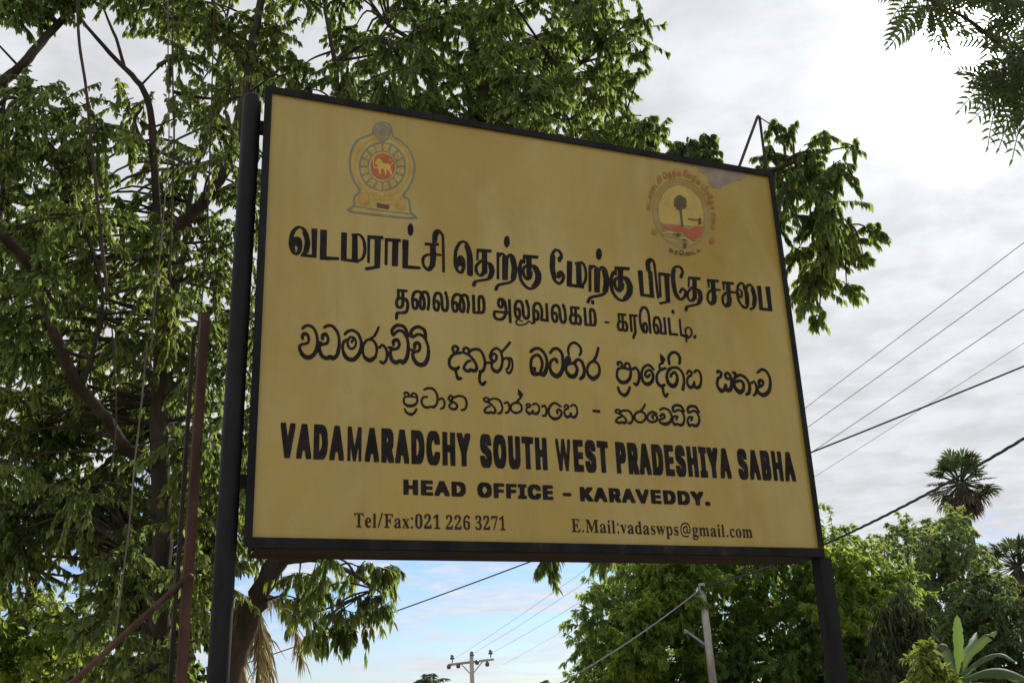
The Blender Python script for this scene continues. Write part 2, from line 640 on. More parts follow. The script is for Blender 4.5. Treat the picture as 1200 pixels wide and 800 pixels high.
M['ink'] = flat('black_vinyl_lettering', (0.008, 0.006, 0.005), 0.6, 0.12)
M['ink_brown'] = flat('dark_brown_lettering', (0.026, 0.014, 0.010), 0.6, 0.12)
EMB = {'field': (0.44, 0.32, 0.085), 'blue_grey': (0.15, 0.17, 0.15), 'ochre': (0.36, 0.24, 0.055), 'red': (0.40, 0.075, 0.035),
       'gold': (0.66, 0.40, 0.08), 'dark': (0.035, 0.028, 0.022), 'orange': (0.46, 0.24, 0.07), 'disc': (0.47, 0.355, 0.10),
       'green': (0.20, 0.20, 0.075), 'brown_ring': (0.25, 0.15, 0.055), 'pale': (0.55, 0.45, 0.20), 'red_brown': (0.36, 0.12, 0.04), 'black': (0.06, 0.035, 0.02)}
for k, c in EMB.items():
    M['print_' + k] = flat('print_' + k, tuple(x * .72 * (.88 if k in ('dark', 'red', 'black', 'red_brown', 'blue_grey') else .72) + v_ * (.12 if k in ('dark', 'red', 'black', 'red_brown', 'blue_grey') else .28) for x, v_ in zip(c, (0.40, 0.26, 0.035))))

# yellow sign sheet: weathered vinyl with runs of dirt, faint seams and specks
m, t, out = mat_new('yellow_vinyl')
big = noise(t, 0.9, 4, 0.55)
col = mix_col(t, maprange(t, big, 0.35, 0.65, 0, 1), (0.300, 0.202, 0.030), (0.346, 0.242, 0.045))
run = noise(t, 3.0, 6, 0.7, stretch=(2.6, 1, 0.22))
col = mix_col(t, maprange(t, run, 0.50, 0.72, 0, 0.55), col, (0.25, 0.155, 0.045))
pale = noise(t, 1.7, 6, 0.7, stretch=(1.2, 1, 0.5), dist=0.6)
col = mix_col(t, maprange(t, pale, 0.45, 0.68, 0, 0.6), col, (0.385, 0.305, 0.105))
speck = noise(t, 55, 3, 0.6)
col = mix_col(t, maprange(t, speck, 0.72, 0.78, 0, 0.7), col, (0.16, 0.10, 0.04))
blotch = noise(t, 9, 6, 0.75)
col = mix_col(t, maprange(t, blotch, 0.55, 0.75, 0, 0.25), col, (0.31, 0.21, 0.07))
p = principled(t, col, maprange(t, blotch, 0.3, 0.7, 0.24, 0.40), 0.5)
fine = noise(t, 2.2, 5, 0.7, stretch=(12, 1, 0.25))
col = mix_col(t, maprange(t, fine, 0.60, 0.74, 0, 0.45), col, (0.20, 0.13, 0.045))
t.links.new(col, p.inputs['Base Color'])
wav = noise(t, 1.4, 3, 0.5, stretch=(2.2, 1, 1.0))
b1 = bump(t, wav, 0.25, 0.02)
t.links.new(b1, p.inputs['Normal'])
t.links.new(p.outputs[0], out.inputs[0])
M['vinyl'] = m
M['torn'] = surface('bare_grey_backing', (0.19, 0.150, 0.120), (0.27, 0.215, 0.165), 12, 0.6, 0.3, 0.2)

# ------------------------------------------------------------------ ground
g = MB()
NG = 60
xs = np.sign(np.linspace(-1, 1, NG)) * np.abs(np.linspace(-1, 1, NG)) ** 3 * 1500
gv = [(x, y, 0.05 * math.sin(x * .35) * math.cos(y * .4) if abs(x) < 60 and abs(y) < 60 else 0.0) for y in xs for x in xs]
g.add(gv, [(j * NG + i, j * NG + i + 1, (j + 1) * NG + i + 1, (j + 1) * NG + i) for j in range(NG - 1) for i in range(NG - 1)])
gm, t, out = mat_new('sandy_verge')
a_ = noise(t, 0.25, 8, 0.65)
soil = mix_col(t, maprange(t, noise(t, 3, 8, .7), .3, .7, 0, 1), (0.27, 0.22, 0.15), (0.40, 0.34, 0.25))
grs = mix_col(t, maprange(t, noise(t, 14, 6, .7), .3, .7, 0, 1), (0.05, 0.08, 0.02), (0.13, 0.13, 0.05))
p = principled(t, mix_col(t, maprange(t, a_, .50, .60, 0, 1), soil, grs), 0.95, 0.1)
t.links.new(bump(t, noise(t, 30, 6, .7), .5, .02), p.inputs['Normal'])
t.links.new(p.outputs[0], out.inputs[0])
tag(g.build('ground', gm, smooth=True), kind='structure')


# outlines of the writing and the emblems on the sheet,in millimetres: every row is one closed outline,its first point and then the steps
GLYPHS = {
    'sinhala_name': [
        [904,632,5,1,4,3,7,10,2,5,-2,3,-4,2,-4,-2,-8,-7,-1,-1,-2,1,-2,4,-2,5,1,16,3,13,10,5,5,9,5,13,1,12,2,2,16,2,0,-15,3,-8,5,-7,4,-4,6,-3,7,-1,7,0,8,6,8,9,6,15,4,24,7,9,5,1,6,-4,2,-5,0,-6,-5,-19,-9,-7,0,-3,3,-5,-3,-3,1,-3,8,-8,5,-2,6,2,7,7,6,14,4,17,0,11,-3,15,-5,8,-5,2,-5,0,-5,-2,-11,1,-8,-4,-1,1,-3,18,18,21,20,24,1,4,-2,4,-4,1,-4,-2,-21,-27,-14,-14,-8,8,-5,3,-6,2,-5,0,-6,-3,-10,-7,-8,-11,-6,-16,-1,-8,2,-11,2,-3,5,-2,0,-2,-7,-2,-13,-1,-4,19,-8,20,-8,9,-5,4,-5,2,-11,1,-11,-2,-8,-2,-8,-5,-3,5,-5,3,-7,3,-6,-1,-6,-3,-6,-6,-1,-5,0,-8,-1,-2,-5,2,-9,-2,4,10,0,5,-5,7,-8,5,-5,1,-4,-1,-7,-4,-4,-5,-2,-5,0,-6,4,-10,3,-5,-10,-9,-9,-13,-4,-13,1,-16,3,-10,5,-6,8,-6,10,-2,3,-14,4,-16,5,-7,6,-2,8,3,6,4,2,3,-1,3,-3,3,-3,1,-6,-3,-2,1,-4,10,-2,8,-1,8,6,3,3,3,4,6,0,5,-3,4,-4,1,-8,-7,-12,-2,-6,3,-4,3,-2,6,0,11,2,8,6,10,4,5,7,4,9,4,18,4,5,5,5,-5,11,-2,6,-3,11,-9,14,-19,5,-11,-1,-10,-2,-3,-3,-2,-8,3,-5,1,-4,-2,-7,-4,-8,1,-4,3,1,6,8,13,5,5,9,3,3,3,0,4,-1,2,-5,2,-14,-6,-8,-9,-9,-17,-1,-6,1,-6,6,-8,12,-5,10,0,8,6,8,-4,6,0,8,4,6,8,2,8,-1,10,-5,13,-8,13,-10,12,-11,10,11,12,7,3,9,2,8,-1,5,-1,5,-4,6,-11,5,-16,2,-13,-1,-11,-2,-10,-5,-10,-3,-3,-8,-2,-4,-4,0,-3,1,-5,-3,-13,-1,-13,2,-12,4,-8,7,-7],
        [1530,632,6,-2,7,2,8,5,7,7,4,7,5,11,4,14,-2,5,-4,2,-3,-2,-11,-23,-8,-8,-7,-3,-6,1,-9,8,-7,20,-5,1,-4,-2,-1,-5,3,-13,2,-8,10,-11],
        [1729,643,7,-2,5,2,11,13,0,4,-2,4,-4,1,-3,-1,-7,-6,-2,1,-2,9,0,21,8,7,1,3,0,3,-3,3,-3,0,-15,-5,-8,5,-4,5,-2,6,0,10,0,8,6,13,10,11,5,3,8,2,14,6,3,3,1,4,-2,4,-5,1,-21,-6,-2,1,0,4,3,7,2,2,14,6,1,3,-1,5,7,6,1,2,-3,14,-20,16,-2,-1,0,-32,0,-2,4,-3,-1,-2,-9,-5,-5,-8,-2,-11,2,-9,-10,-12,-8,-12,-3,-12,-1,-14,2,-13,5,-9,9,-8,11,-5,0,-15,2,-11,4,-9],
        [1819,680,4,-2,3,0,3,2,2,3,8,32,1,14,0,16,-2,10,-5,11,-5,8,-7,6,-8,6,-6,2,-10,1,-9,-1,-10,-2,-8,-4,-5,0,-3,-1,-2,-2,-12,-21,-5,-14,-1,-8,1,-13,2,-11,4,-10,5,-6,8,-6,6,-3,7,0,5,0,6,3,6,4,6,6,7,15,3,11,1,11,-1,7,-2,8,-7,11,-3,2,-5,2,-7,-1,-4,-3,-12,-9,-6,-12,0,-3,2,-3,3,-2,5,0,3,2,4,9,2,3,8,5,3,-3,3,-10,-2,-11,-5,-13,-7,-7,-5,-2,-3,0,-6,3,-4,3,-5,13,-2,14,3,9,6,11,13,12,5,2,9,2,13,-1,8,-4,7,-8,5,-8,2,-10,1,-14,-1,-11,-11,-32,0,-5],
        [2142,680,6,-1,9,3,5,3,5,4,4,10,4,14,0,11,-1,12,6,-1,11,7,1,0,1,-2,4,-8,0,-4,0,-8,-3,-12,-4,-9,-13,-13,0,-3,3,-4,4,0,11,5,5,5,4,5,11,-10,8,-3,11,-2,7,1,7,2,15,10,9,10,7,11,5,15,3,19,1,17,-2,13,-6,16,-6,10,-6,6,-8,5,-8,2,-8,1,-7,-2,-6,-4,-19,-15,0,-3,1,-4,3,-2,4,0,22,15,5,1,5,-1,8,-4,6,-6,4,-8,3,-10,1,-11,-1,-11,-4,-16,-5,-12,-6,-10,-8,-7,-10,-6,-8,-2,-8,1,-4,2,-5,6,-3,5,3,5,11,4,9,4,6,5,4,6,3,8,0,8,-4,7,-5,4,-7,2,-4,0,-7,-3,-6,-5,-3,-5,-1,-5,1,-11,2,-5,-4,-1,-6,14,-3,5,-4,3,-5,1,-4,-1,-13,-7,-3,-4,-4,10,-6,9,-6,7,-8,6,-12,5,-11,2,-8,-1,-9,-5,-2,7,-3,4,-5,3,-8,1,-5,-2,-2,-4,0,-4,2,-3,7,-3,-2,-10,-6,-8,-2,1,-2,9,-2,6,-4,5,-6,5,-7,3,-6,0,-7,-3,-5,-5,-3,-5,-1,-4,2,-12,4,-6,5,-4,6,-1,12,0,1,-1,-2,-15,-7,-16,-7,-6,-1,1,-2,16,-3,4,-5,1,-3,-1,-3,-4,-8,-18,-5,-2,-3,-1,-7,5,-5,7,-1,5,0,8,6,17,11,6,6,7,3,10,1,8,-2,4,-3,4,-8,4,-9,3,-7,-3,-5,-8,-1,-3,2,-3,3,-2,3,-1,3,1,5,4,5,-4,-4,-9,-11,-6,-5,-6,-3,-9,-4,-14,0,-12,2,-9,5,-11,7,-8,6,-4,7,-1,9,3,10,7,5,-3,4,-2,7,0,6,2,7,3,4,4,4,5,4,12,4,-8,4,-8,12,-11,6,-3,6,-1,7,2,6,3,11,9,4,7,2,6,2,18,0,6,-2,6,-4,6,-5,4,-11,4,-10,0,-16,-6,5,7,18,10,8,2,11,-4,10,-7,7,-11,5,-14,0,-11,-6,-18,-3,-5,-10,-6,-2,-3,0,-5],
        [1594,683,3,-1,5,1,6,5,7,11,6,19,3,-13,4,-6,8,-7,9,-4,10,-1,8,3,8,5,8,8,5,7,3,8,2,10,1,9,-1,7,-4,9,-4,7,-5,4,-5,2,-5,1,-8,-3,-5,-2,-5,-4,-3,-5,-6,-11,0,-8,3,-6,6,-5,8,-1,8,5,8,8,1,4,-2,5,-5,1,-3,-2,-8,-8,-2,0,-2,2,3,8,4,5,6,3,5,1,4,-4,4,-10,-1,-9,-5,-13,-7,-8,-8,-4,-4,-1,-7,1,-5,2,-4,8,-3,16,2,15,6,13,6,8,9,6,7,2,5,0,16,-15,4,-1,4,1,2,3,-1,5,-16,16,-6,3,-8,1,-10,-3,-9,-5,-7,-6,-5,-6,-6,-11,-3,-10,-2,-2,-1,7,-5,8,-5,6,-6,4,-5,1,-5,-2,-13,-8,-4,17,-4,6,-5,3,-6,1,-8,-2,-5,-5,-5,-9,-5,12,-6,5,-5,1,-6,-1,-5,-2,-4,-3,-1,-3,-1,-5,2,-8,3,-3,3,-1,3,3,2,3,-1,6,2,2,4,0,3,-7,-2,-4,-5,-6,-8,-1,-4,-3,-5,-8,-3,-10,-2,-12,0,-12,2,-8,5,-9,9,-9,11,-4,14,1,13,4,12,11,9,16,3,13,2,22,3,-1,3,0,10,7,1,0,6,-6,3,-8,0,-17,-2,-13,-4,-10,-6,-8,-9,4,-4,-2,-2,-3,1,-5],
        [198,684,6,0,8,0,8,3,4,4,10,10,10,18,3,-11,6,-9,8,-7,11,-4,10,0,8,4,8,-3,5,0,9,5,7,8,4,6,4,12,4,25,-2,32,-3,18,-5,13,-8,12,-10,10,-5,3,-6,2,-8,0,-7,-1,-6,-3,-10,-8,-1,-4,1,-4,5,-2,13,9,8,2,6,-2,5,-3,6,-7,6,-8,3,-8,4,-11,1,-11,-1,-26,-6,-30,-3,-6,-7,-5,-5,3,-6,1,-5,-1,-8,-6,-8,2,-3,2,-4,5,-7,16,-1,8,1,5,22,7,5,4,3,7,2,9,0,8,-5,13,-5,7,-6,3,-7,-1,-6,-4,-5,-7,-2,-4,1,-5,2,-10,2,-3,5,-1,3,3,2,3,-1,9,4,5,4,-3,3,-8,-1,-8,-3,-6,-14,-4,0,4,-3,2,-9,1,-2,17,-5,18,-7,13,-8,9,-12,6,-5,1,-7,0,-12,-5,-10,-11,-1,-3,1,-3,2,-2,3,-1,3,1,8,9,6,3,7,1,9,-4,5,-4,5,-8,5,-13,2,-11,2,-15,-1,-5,1,-3,-1,-5,-2,-12,-3,-12,-5,-9,-6,-8,-6,-4,-8,-2,-8,3,-8,7,-7,12,-1,9,1,4,2,1,8,3,11,3,6,5,3,7,2,8,0,6,-2,8,-3,8,-4,5,-5,3,-5,1,-5,0,-4,-2,-5,-5,-3,-5,-1,-5,0,-5,3,-9,2,-3,5,0,3,3,0,12,5,5,3,-2,3,-4,2,-6,0,-5,-2,-7,-3,-3,-17,-5,-8,-5,-5,-9,1,-13,5,-14,6,-10,9,-8],
        [368,689,12,1,8,4,4,3,11,13,9,18,4,-13,0,-5,13,-12,7,-4,4,-1,5,0,8,2,8,7,11,13,0,5,4,16,1,19,3,-3,4,0,3,2,6,8,5,-3,5,-7,3,-10,1,-11,-2,-18,-6,-11,-3,-2,-9,5,-3,-1,-3,-2,0,-3,1,-3,10,-7,4,-1,4,1,4,3,5,5,6,11,4,18,3,-13,3,-8,6,-6,7,-4,8,-3,6,1,6,3,6,4,8,-5,4,-1,5,2,9,8,8,14,4,14,3,22,9,-1,-3,-5,-2,-4,1,-13,2,-10,4,-9,8,-12,9,-6,11,-4,8,1,11,3,9,6,7,12,6,17,2,16,0,16,-2,16,-5,19,-5,13,1,19,-2,13,-3,8,-6,7,-12,6,-13,3,-9,-1,-11,-6,-10,-9,-5,-8,-5,-12,-5,15,-6,9,-6,6,-8,3,-13,2,-10,-1,-9,-5,-8,-7,-8,-11,-2,-10,1,-8,6,-13,4,-2,4,1,16,18,8,3,6,-1,6,-5,8,-12,5,-13,2,-13,0,-17,-2,-21,-3,-15,-4,-9,-7,-10,-5,3,-6,1,-5,-1,-11,-6,-7,2,-4,4,-5,18,0,11,1,2,22,6,7,7,4,9,2,8,-1,7,-3,8,-5,8,-8,3,-8,-1,-7,-5,-4,-5,-2,-7,3,-16,2,-2,3,-1,5,3,1,14,4,3,3,2,2,-3,3,-5,-1,-8,-5,-8,-12,-3,-5,5,-14,0,-3,-1,-3,-4,1,-3,3,-2,7,-1,-3,-5,-2,-7,-2,-1,-2,10,-5,9,-6,7,-6,4,-5,1,-5,-1,-11,-12,-1,1,-3,10,-5,8,-5,6,-7,5,12,13,9,18,6,19,0,3,-3,2,-3,1,-3,-3,-8,-21,-10,-18,-14,-11,-8,-3,-6,-4,-7,-7,-5,-9,-3,15,-5,13,-5,10,-6,6,-9,6,-12,4,-8,-1,-9,-3,-10,-7,-8,-10,-1,-5,1,-3,3,-2,5,1,8,11,10,6,6,1,7,-1,9,-6,6,-7,6,-14,3,-15,0,-9,-2,-12,-6,-19,-7,-10,-6,-7,-5,-4,-6,-2,-7,1,-6,3,-5,5,-5,8,-4,8,-2,8,0,9,1,10,3,6,4,5,2,-16,3,-6,4,-5,5,-3,5,-2,6,1,5,2,8,8,4,12,1,8,-1,6,-3,11,-6,6,-4,3,-5,1,-7,0,-5,-3,-7,-8,-12,-5,-5,-5,-4,-6,-3,-12,0,-14,2,-14,4,-16,5,-9,6,-6,8,-5],
        [1226,689,5,0,7,2,6,3,6,5,5,6,6,10,5,15,8,-21,6,-9,5,-4,8,-3,8,0,10,2,6,4,5,5,5,9,5,18,0,6,-2,10,-4,8,-4,6,6,8,5,4,7,-2,5,-7,5,-16,1,-12,-1,-10,-6,-14,-13,-13,-1,-5,2,-3,4,-2,4,1,9,5,6,4,6,11,4,18,3,-15,6,-9,5,-5,9,-6,6,-2,8,0,6,4,12,9,6,8,6,11,2,9,1,8,0,10,-3,13,-3,6,-5,6,-4,4,-6,3,8,14,5,12,9,28,0,5,-5,4,-3,-1,-4,-3,-9,-29,-5,-11,-13,-18,-11,-6,-11,-11,-7,-14,-3,-16,-2,17,-4,15,-5,8,-10,8,-8,3,-8,-1,-8,-5,-11,-13,-9,0,0,11,-2,8,-5,5,-6,1,-7,-3,-4,-3,-6,-10,-1,-3,-1,16,-2,11,-4,8,-6,7,-8,7,-9,4,-11,-1,-10,-4,-6,-5,-12,-16,0,-5,2,-3,3,-1,5,1,14,17,7,3,5,0,8,-4,6,-6,4,-8,1,-10,0,-25,-2,-15,-3,-11,-3,-8,-5,-7,-6,-6,-7,-4,-8,3,-8,7,-4,10,-1,11,4,15,4,7,5,3,5,1,3,-8,3,-4,5,0,4,2,1,5,-2,8,-2,5,-2,3,-5,2,-7,1,-11,-4,-9,-9,-7,-12,-2,19,-6,16,-6,11,-11,11,-10,6,-10,2,-12,-2,-8,-3,-7,-4,-13,-12,0,-4,2,-5,3,-1,5,1,13,11,9,4,8,2,7,-2,11,-9,7,-11,5,-14,1,-16,-2,-11,-3,-13,-5,-11,-6,-10,-1,2,7,24,2,12,-2,16,-5,13,-9,10,-6,3,-5,1,-12,-3,-11,-8,-6,-6,-5,-10,-4,-22,0,-13,1,-14,3,-11,3,-7,5,-4,6,-2,15,1,11,4,11,-5,8,0,5,3,7,8,5,11,4,15,2,-2,4,-16,5,-10,10,-7],
        [1859,689,4,0,6,1,10,7,11,-6,11,0,8,4,7,7,4,10,4,12,2,13,1,13,-1,10,-2,9,-5,8,-5,4,-8,3,-11,-2,-6,-5,-6,-9,2,-5,5,-1,3,2,7,7,6,1,4,-3,4,-8,2,-19,-3,-14,-6,-13,-6,-6,-3,-2,-5,-1,-3,1,-1,17,-4,5,-3,0,-3,-3,-7,-16,-6,-4,-3,-1,-3,2,-6,9,1,12,5,12,12,5,4,3,3,5,2,11,-1,5,-3,4,-8,5,-5,1,-4,-1,-5,-4,-8,-11,-1,-3,1,-4,3,-2,3,0,3,2,8,11,5,-3,-1,-6,-2,-3,-10,-3,-5,-5,-5,-11,-3,-13,0,-11,3,-10,7,-10],
        [1018,701,-6,4,-1,2,8,5,4,6,5,19,0,8,-2,7,2,1,4,-14,-1,-15,-5,-14,-3,-5],
        [1532,703,-5,2,-5,3,-4,5,-3,7,0,6,1,11,6,13,6,1,5,3,18,0,8,-3,11,0,0,-9,-2,-11,-3,-8,-5,-6,-6,-7,-6,-4,-7,-2],
        [962,706,-6,4,-4,5,-2,5,0,3,4,9,9,5,6,7,4,11,1,8,-3,6,-5,7,-6,2,-8,0,0,1,7,8,5,3,4,2,5,-2,5,-3,4,-5,2,-6,3,-16,0,-16,-3,-16,-5,-12,-9,-9,-3,-2],
        [2109,707,-6,5,-4,4,-6,15,23,9,8,-1,4,-3,1,-4,0,-9,-3,-8,-3,-5,-6,-4,-5,-1],
        [1128,708,0,3,7,-3,-5,0],
        [642,709,-8,6,-5,7,-5,10,-2,10,1,2,19,8,5,4,3,8,2,8,-1,12,-4,8,-5,4,-8,2,-6,-1,-8,-7,-4,-8,0,-6,4,-12,-15,0,-2,26,-4,16,3,5,2,5,0,-4,3,-3,3,-1,3,0,5,-2,4,2,14,11,6,2,6,-1,7,-4,5,-5,5,-8,4,-11,4,-13,1,-15,-2,-19,-3,-12,-5,-12,-6,-8,-8,-4,-5,0],
        [1136,709,-1,1,2,2,3,8,0,6,-2,3,-3,2,-8,1,-3,-1,-1,5,1,14,3,11,4,7,7,6,10,4,6,-4,5,-8,2,-13,0,-13,-9,-28],
        [440,711,-14,7,-4,13,-1,16,3,14,6,11,4,5,5,3,8,2,5,-2,4,-3,6,-9,4,-12,0,-17,-1,-8,-4,-10,-14,-9,-3,-1],
        [1298,712,-3,0,-5,4,-8,10,-2,8,2,10,1,3,13,6,12,2,3,-2,4,-6,3,-8,0,-7,-4,-9,-5,-7,-5,-3],
        [1394,711,-15,10,-2,11,1,12,5,12,8,9,9,6,8,0,5,-2,4,-3,5,-10,1,-14,-1,-11,-2,-5,-13,-10,-10,-6],
        [1125,717,0,5,3,-2,-1,-3],
        [2226,737,0,8,5,4,1,1,2,-1,1,-2,-2,-5],
        [954,745,-5,10,1,3,4,8,5,1,3,-4,0,-7,-3,-7],
        [372,747,-5,1,-3,5,-3,7,0,6,1,8,3,3,1,5,4,3,3,1,2,-1,-8,-14,1,-5,4,-2,3,0,8,13,2,-9,-1,-8,-3,-7,-5,-5],
        [1269,749,-1,4,1,5,2,-2],
        [247,750,-1,2,1,0,1,0],
        [1026,752,-1,3,1,0,1,-2],
        [624,758,-1,4,5,1,2,3,1,13,3,3,2,1,1,-1,3,-8,-2,-8,-2,-4],
        [2056,759,-1,2,-2,5,2,3,3,2,6,-3,3,-7,-1,-2],
        [1560,763,-3,2,-2,4,5,8,4,1,3,-4,3,-11,-2,-1],
        [1543,764,-1,2,1,2,1,-2],
        [836,769,-4,2,0,7,5,4,5,-1,2,-2,-1,-10,-1,-1],
        [791,770,-2,1,-1,3,-1,6,2,4,3,1,5,-3,1,-2,-4,-9,-2,-1],
        [1284,774,1,3,1,-1,0,-2],
        [1766,790,6,0,3,5,-2,24,3,9,4,7,6,6,5,3,6,2,5,0,5,-2,8,-10,2,-9,-5,-24,1,-3,3,-2,4,0,4,2,6,19,1,13,-5,13,-6,8,-5,4,-10,4,-6,0,-8,-1,-7,-2,-6,-4,-11,-11,-5,-9,-3,-12,3,-25,1,-3],
        [1287,795,1,-1,4,0,3,2,1,2,-2,21,2,6,4,8,9,11,5,2,6,1,5,-1,6,-3,7,-7,2,-4,3,-8,0,-8,-7,-13,-1,-3,2,-4,2,-1,2,-1,3,1,8,13,3,9,-2,15,-3,8,-4,4,-10,9,-11,6,-5,0,-8,-1,-11,-6,-10,-12,-7,-15,-1,-13,2,-14],
        [618,821,-1,1,-1,6,1,7,6,8,9,6,7,2,6,-1,10,-4,4,-5,2,-6,1,-8,-12,5,-11,1,-11,-4],
        [540,826,-2,2,1,4,5,9,7,6,8,3,8,0,8,-2,5,-5,4,-8,-1,-1,-5,4,-6,3,-12,0,-6,-2,-6,-4],
    ],
    'sinhala_address': [
        [601,491,6,-1,5,1,6,4,5,4,4,5,3,5,3,9,-1,4,-3,1,-3,-1,-7,-13,-6,-5,-6,-2,-7,1,-6,3,-4,3,-5,9,-2,1,-3,-1,-1,-1,0,-3,5,-13,7,-5],
        [1205,510,7,-1,6,1,13,6,7,6,4,5,4,7,2,7,-1,8,-3,6,-7,5,-6,2,-5,-2,-5,-4,-3,-4,-1,-3,3,-11,4,-3,4,1,1,2,1,3,-2,6,1,2,3,2,5,-4,1,-3,-2,-6,-5,-9,-10,-5,-9,-2,-12,3,-4,3,-3,3,-3,10,1,11,7,14,7,7,7,4,4,1,7,-3,14,-9,3,0,4,2,0,3,-1,3,-15,10,-8,4,-10,-1,-6,-2,-7,-5,-9,-10,-7,-14,-5,12,-3,4,-3,2,-3,0,-5,-2,-8,-4,-2,-3,2,-5,3,-1,10,5,1,-1,3,-6,1,-7,-1,-9,-3,-8,-1,-2,-8,-1,-3,-1,-2,-4,2,-3,3,-1,13,1,4,5,4,9,1,-1,3,-8,5,-7,8,-6],
        [1496,512,12,-1,8,4,8,-3,4,0,7,3,5,4,2,4,0,5,-3,10,-9,10,-14,10,-1,2,10,6,15,2,8,-1,5,-2,6,-8,4,-10,-1,-11,-3,-6,-5,-5,-9,-2,-3,-3,1,-5,5,-3,9,2,6,3,5,6,5,13,5,-8,6,-4,7,-3,9,-1,10,1,10,5,6,5,6,8,5,-6,7,-5,4,-2,8,-2,12,2,11,4,6,6,3,6,1,-9,5,-7,10,-6,12,-3,9,0,11,3,10,6,8,9,5,-11,3,-4,3,-1,7,0,6,5,10,-5,8,-1,6,1,5,2,5,5,4,7,4,9,2,10,1,6,-2,12,-5,12,4,0,3,2,1,3,0,3,-7,15,-5,6,-7,5,-8,2,-11,1,-11,-3,-10,-6,-6,-7,-1,-5,0,-6,2,-10,2,-3,11,-2,15,8,6,2,7,-3,6,-8,5,-13,0,-11,-3,-8,-5,-8,-4,-3,-4,-1,-7,0,-9,3,-10,-3,-2,1,-3,5,-2,6,3,8,5,5,4,1,1,-1,-4,-7,0,-3,3,-4,5,1,8,13,1,3,-1,3,-2,3,-3,1,-8,1,-7,-1,-6,-4,-5,15,-6,10,-10,7,-13,4,-8,1,-5,-2,-15,-7,-3,-4,1,-5,3,-1,3,0,16,8,5,0,7,-2,6,-3,4,-3,7,-11,2,-12,-1,-4,-4,-7,-5,-6,-5,-3,-8,-4,-8,-2,-14,1,-5,1,-1,2,0,2,20,8,6,6,1,6,-1,8,-4,5,-5,2,-6,0,-6,-2,-9,-9,-1,-4,3,-4,3,-2,3,1,8,7,4,0,0,-4,-21,-9,-5,-4,0,11,-4,8,2,4,0,4,-3,2,-14,8,-8,0,-11,-5,-10,-7,-6,-9,-8,11,-11,6,9,10,10,16,0,4,-4,4,-4,-2,-10,-16,-9,-10,-6,-4,-11,-4,-8,-4,-6,-7,-6,-10,-4,9,-4,6,-7,6,-5,2,-9,2,-10,-1,-11,-2,-6,-3,-10,6,-10,0,-6,-3,-4,-4,-1,-5,1,-6,4,-4,13,-2,11,-5,-16,-6,-8,-8,-6,-7,-1,-5,2,-5,3,-3],
        [919,517,9,0,7,4,8,-3,5,0,6,3,5,5,1,5,0,5,-4,10,-13,14,-11,8,0,2,9,7,10,2,9,0,8,-3,7,-8,5,-13,1,-9,-2,-8,-6,-8,-8,-2,-2,-2,-2,-3,1,-3,5,-2,9,2,6,3,4,7,2,6,1,18,-4,14,-5,10,-5,4,-7,4,-12,2,-15,-2,-9,-4,-5,5,-10,2,-6,-2,-5,-3,-2,-3,-1,-5,1,-5,2,-3,5,-3,11,-2,11,-6,13,-11,3,-5,1,-5,-1,-5,-3,-2,-11,2,-5,-1,-5,-3,-11,2,-1,2,1,2,6,8,4,3,9,3,2,2,0,4,-3,2,-13,-5,-6,-4,-5,-7,-3,-5,-1,-4,1,-5,3,-4,4,-2],
        [1836,520,3,-1,5,0,8,6,4,-4,5,-2,7,0,8,1,4,2,5,4,7,12,4,12,0,10,-1,10,-5,12,6,3,2,2,0,3,-10,20,-4,4,-5,3,-15,3,-11,-1,-7,-3,-7,-4,-4,-4,-3,-5,-1,-8,2,-11,3,-5,11,-1,17,9,4,1,4,-2,5,-3,4,-7,4,-10,1,-8,-1,-6,-3,-6,-4,-8,-4,-4,-11,-1,-11,2,-10,-2,-3,5,-3,6,1,5,3,5,5,4,4,0,-5,-9,3,-5,5,0,2,2,6,9,2,7,-2,4,-7,3,-9,0,-7,-3,-8,-11,-3,-11,0,-6,3,-8,3,-7],
        [1263,522,5,-1,4,1,10,5,8,-4,10,-1,4,2,5,4,7,13,2,14,-2,16,-3,7,-4,4,-6,3,-10,0,-5,-3,-7,-8,1,-3,5,-1,8,6,6,0,5,-3,2,-5,2,-11,-2,-10,-6,-9,-4,-3,-3,-1,-5,1,-1,11,-2,2,-3,1,-4,-2,-4,-9,-2,-3,-6,-2,-6,5,-2,3,-1,3,3,10,2,2,8,2,4,3,3,5,0,7,-3,6,-7,3,-6,0,-6,-4,-5,-8,0,-4,2,-1,4,0,2,1,4,7,4,0,2,-2,-1,-4,-9,-3,-4,-3,-3,-6,-2,-8,0,-8,2,-7,5,-7],
        [601,523,11,1,10,4,9,8,5,10,2,9,-2,15,-5,10,-7,5,-6,1,-6,-2,-5,-5,-2,-7,-1,-1,-3,10,-3,3,-4,2,-5,1,-6,-1,-3,-2,-3,-3,2,-8,2,-2,3,0,2,3,0,4,2,1,4,-1,3,-4,-4,-4,-10,-2,-4,-5,-3,-11,1,-13,4,-6,7,-6,8,-3],
        [667,523,9,0,11,5,9,-3,7,2,6,6,6,9,5,18,5,0,8,5,4,-5,2,-6,-1,-13,-3,-7,-10,-4,-1,-5,4,-3,10,4,5,4,2,4,2,8,1,10,-1,6,-4,8,-5,6,-5,2,-5,-2,-8,-4,-1,12,-6,14,-7,10,-8,6,-11,2,-13,-1,-8,-4,-9,-5,0,-5,4,-2,16,7,13,0,6,-2,4,-3,5,-7,3,-8,2,-8,1,-8,-2,-11,-2,-8,-4,-5,-7,-6,-11,1,-11,-4,-8,1,-6,3,-4,7,-2,8,2,6,4,6,3,1,11,1,3,4,-1,3,-4,2,-11,-1,-5,-1,-3,-3,-5,-7,-2,-6,-1,-7,1,-6,3,-6,4,-7,6,-5],
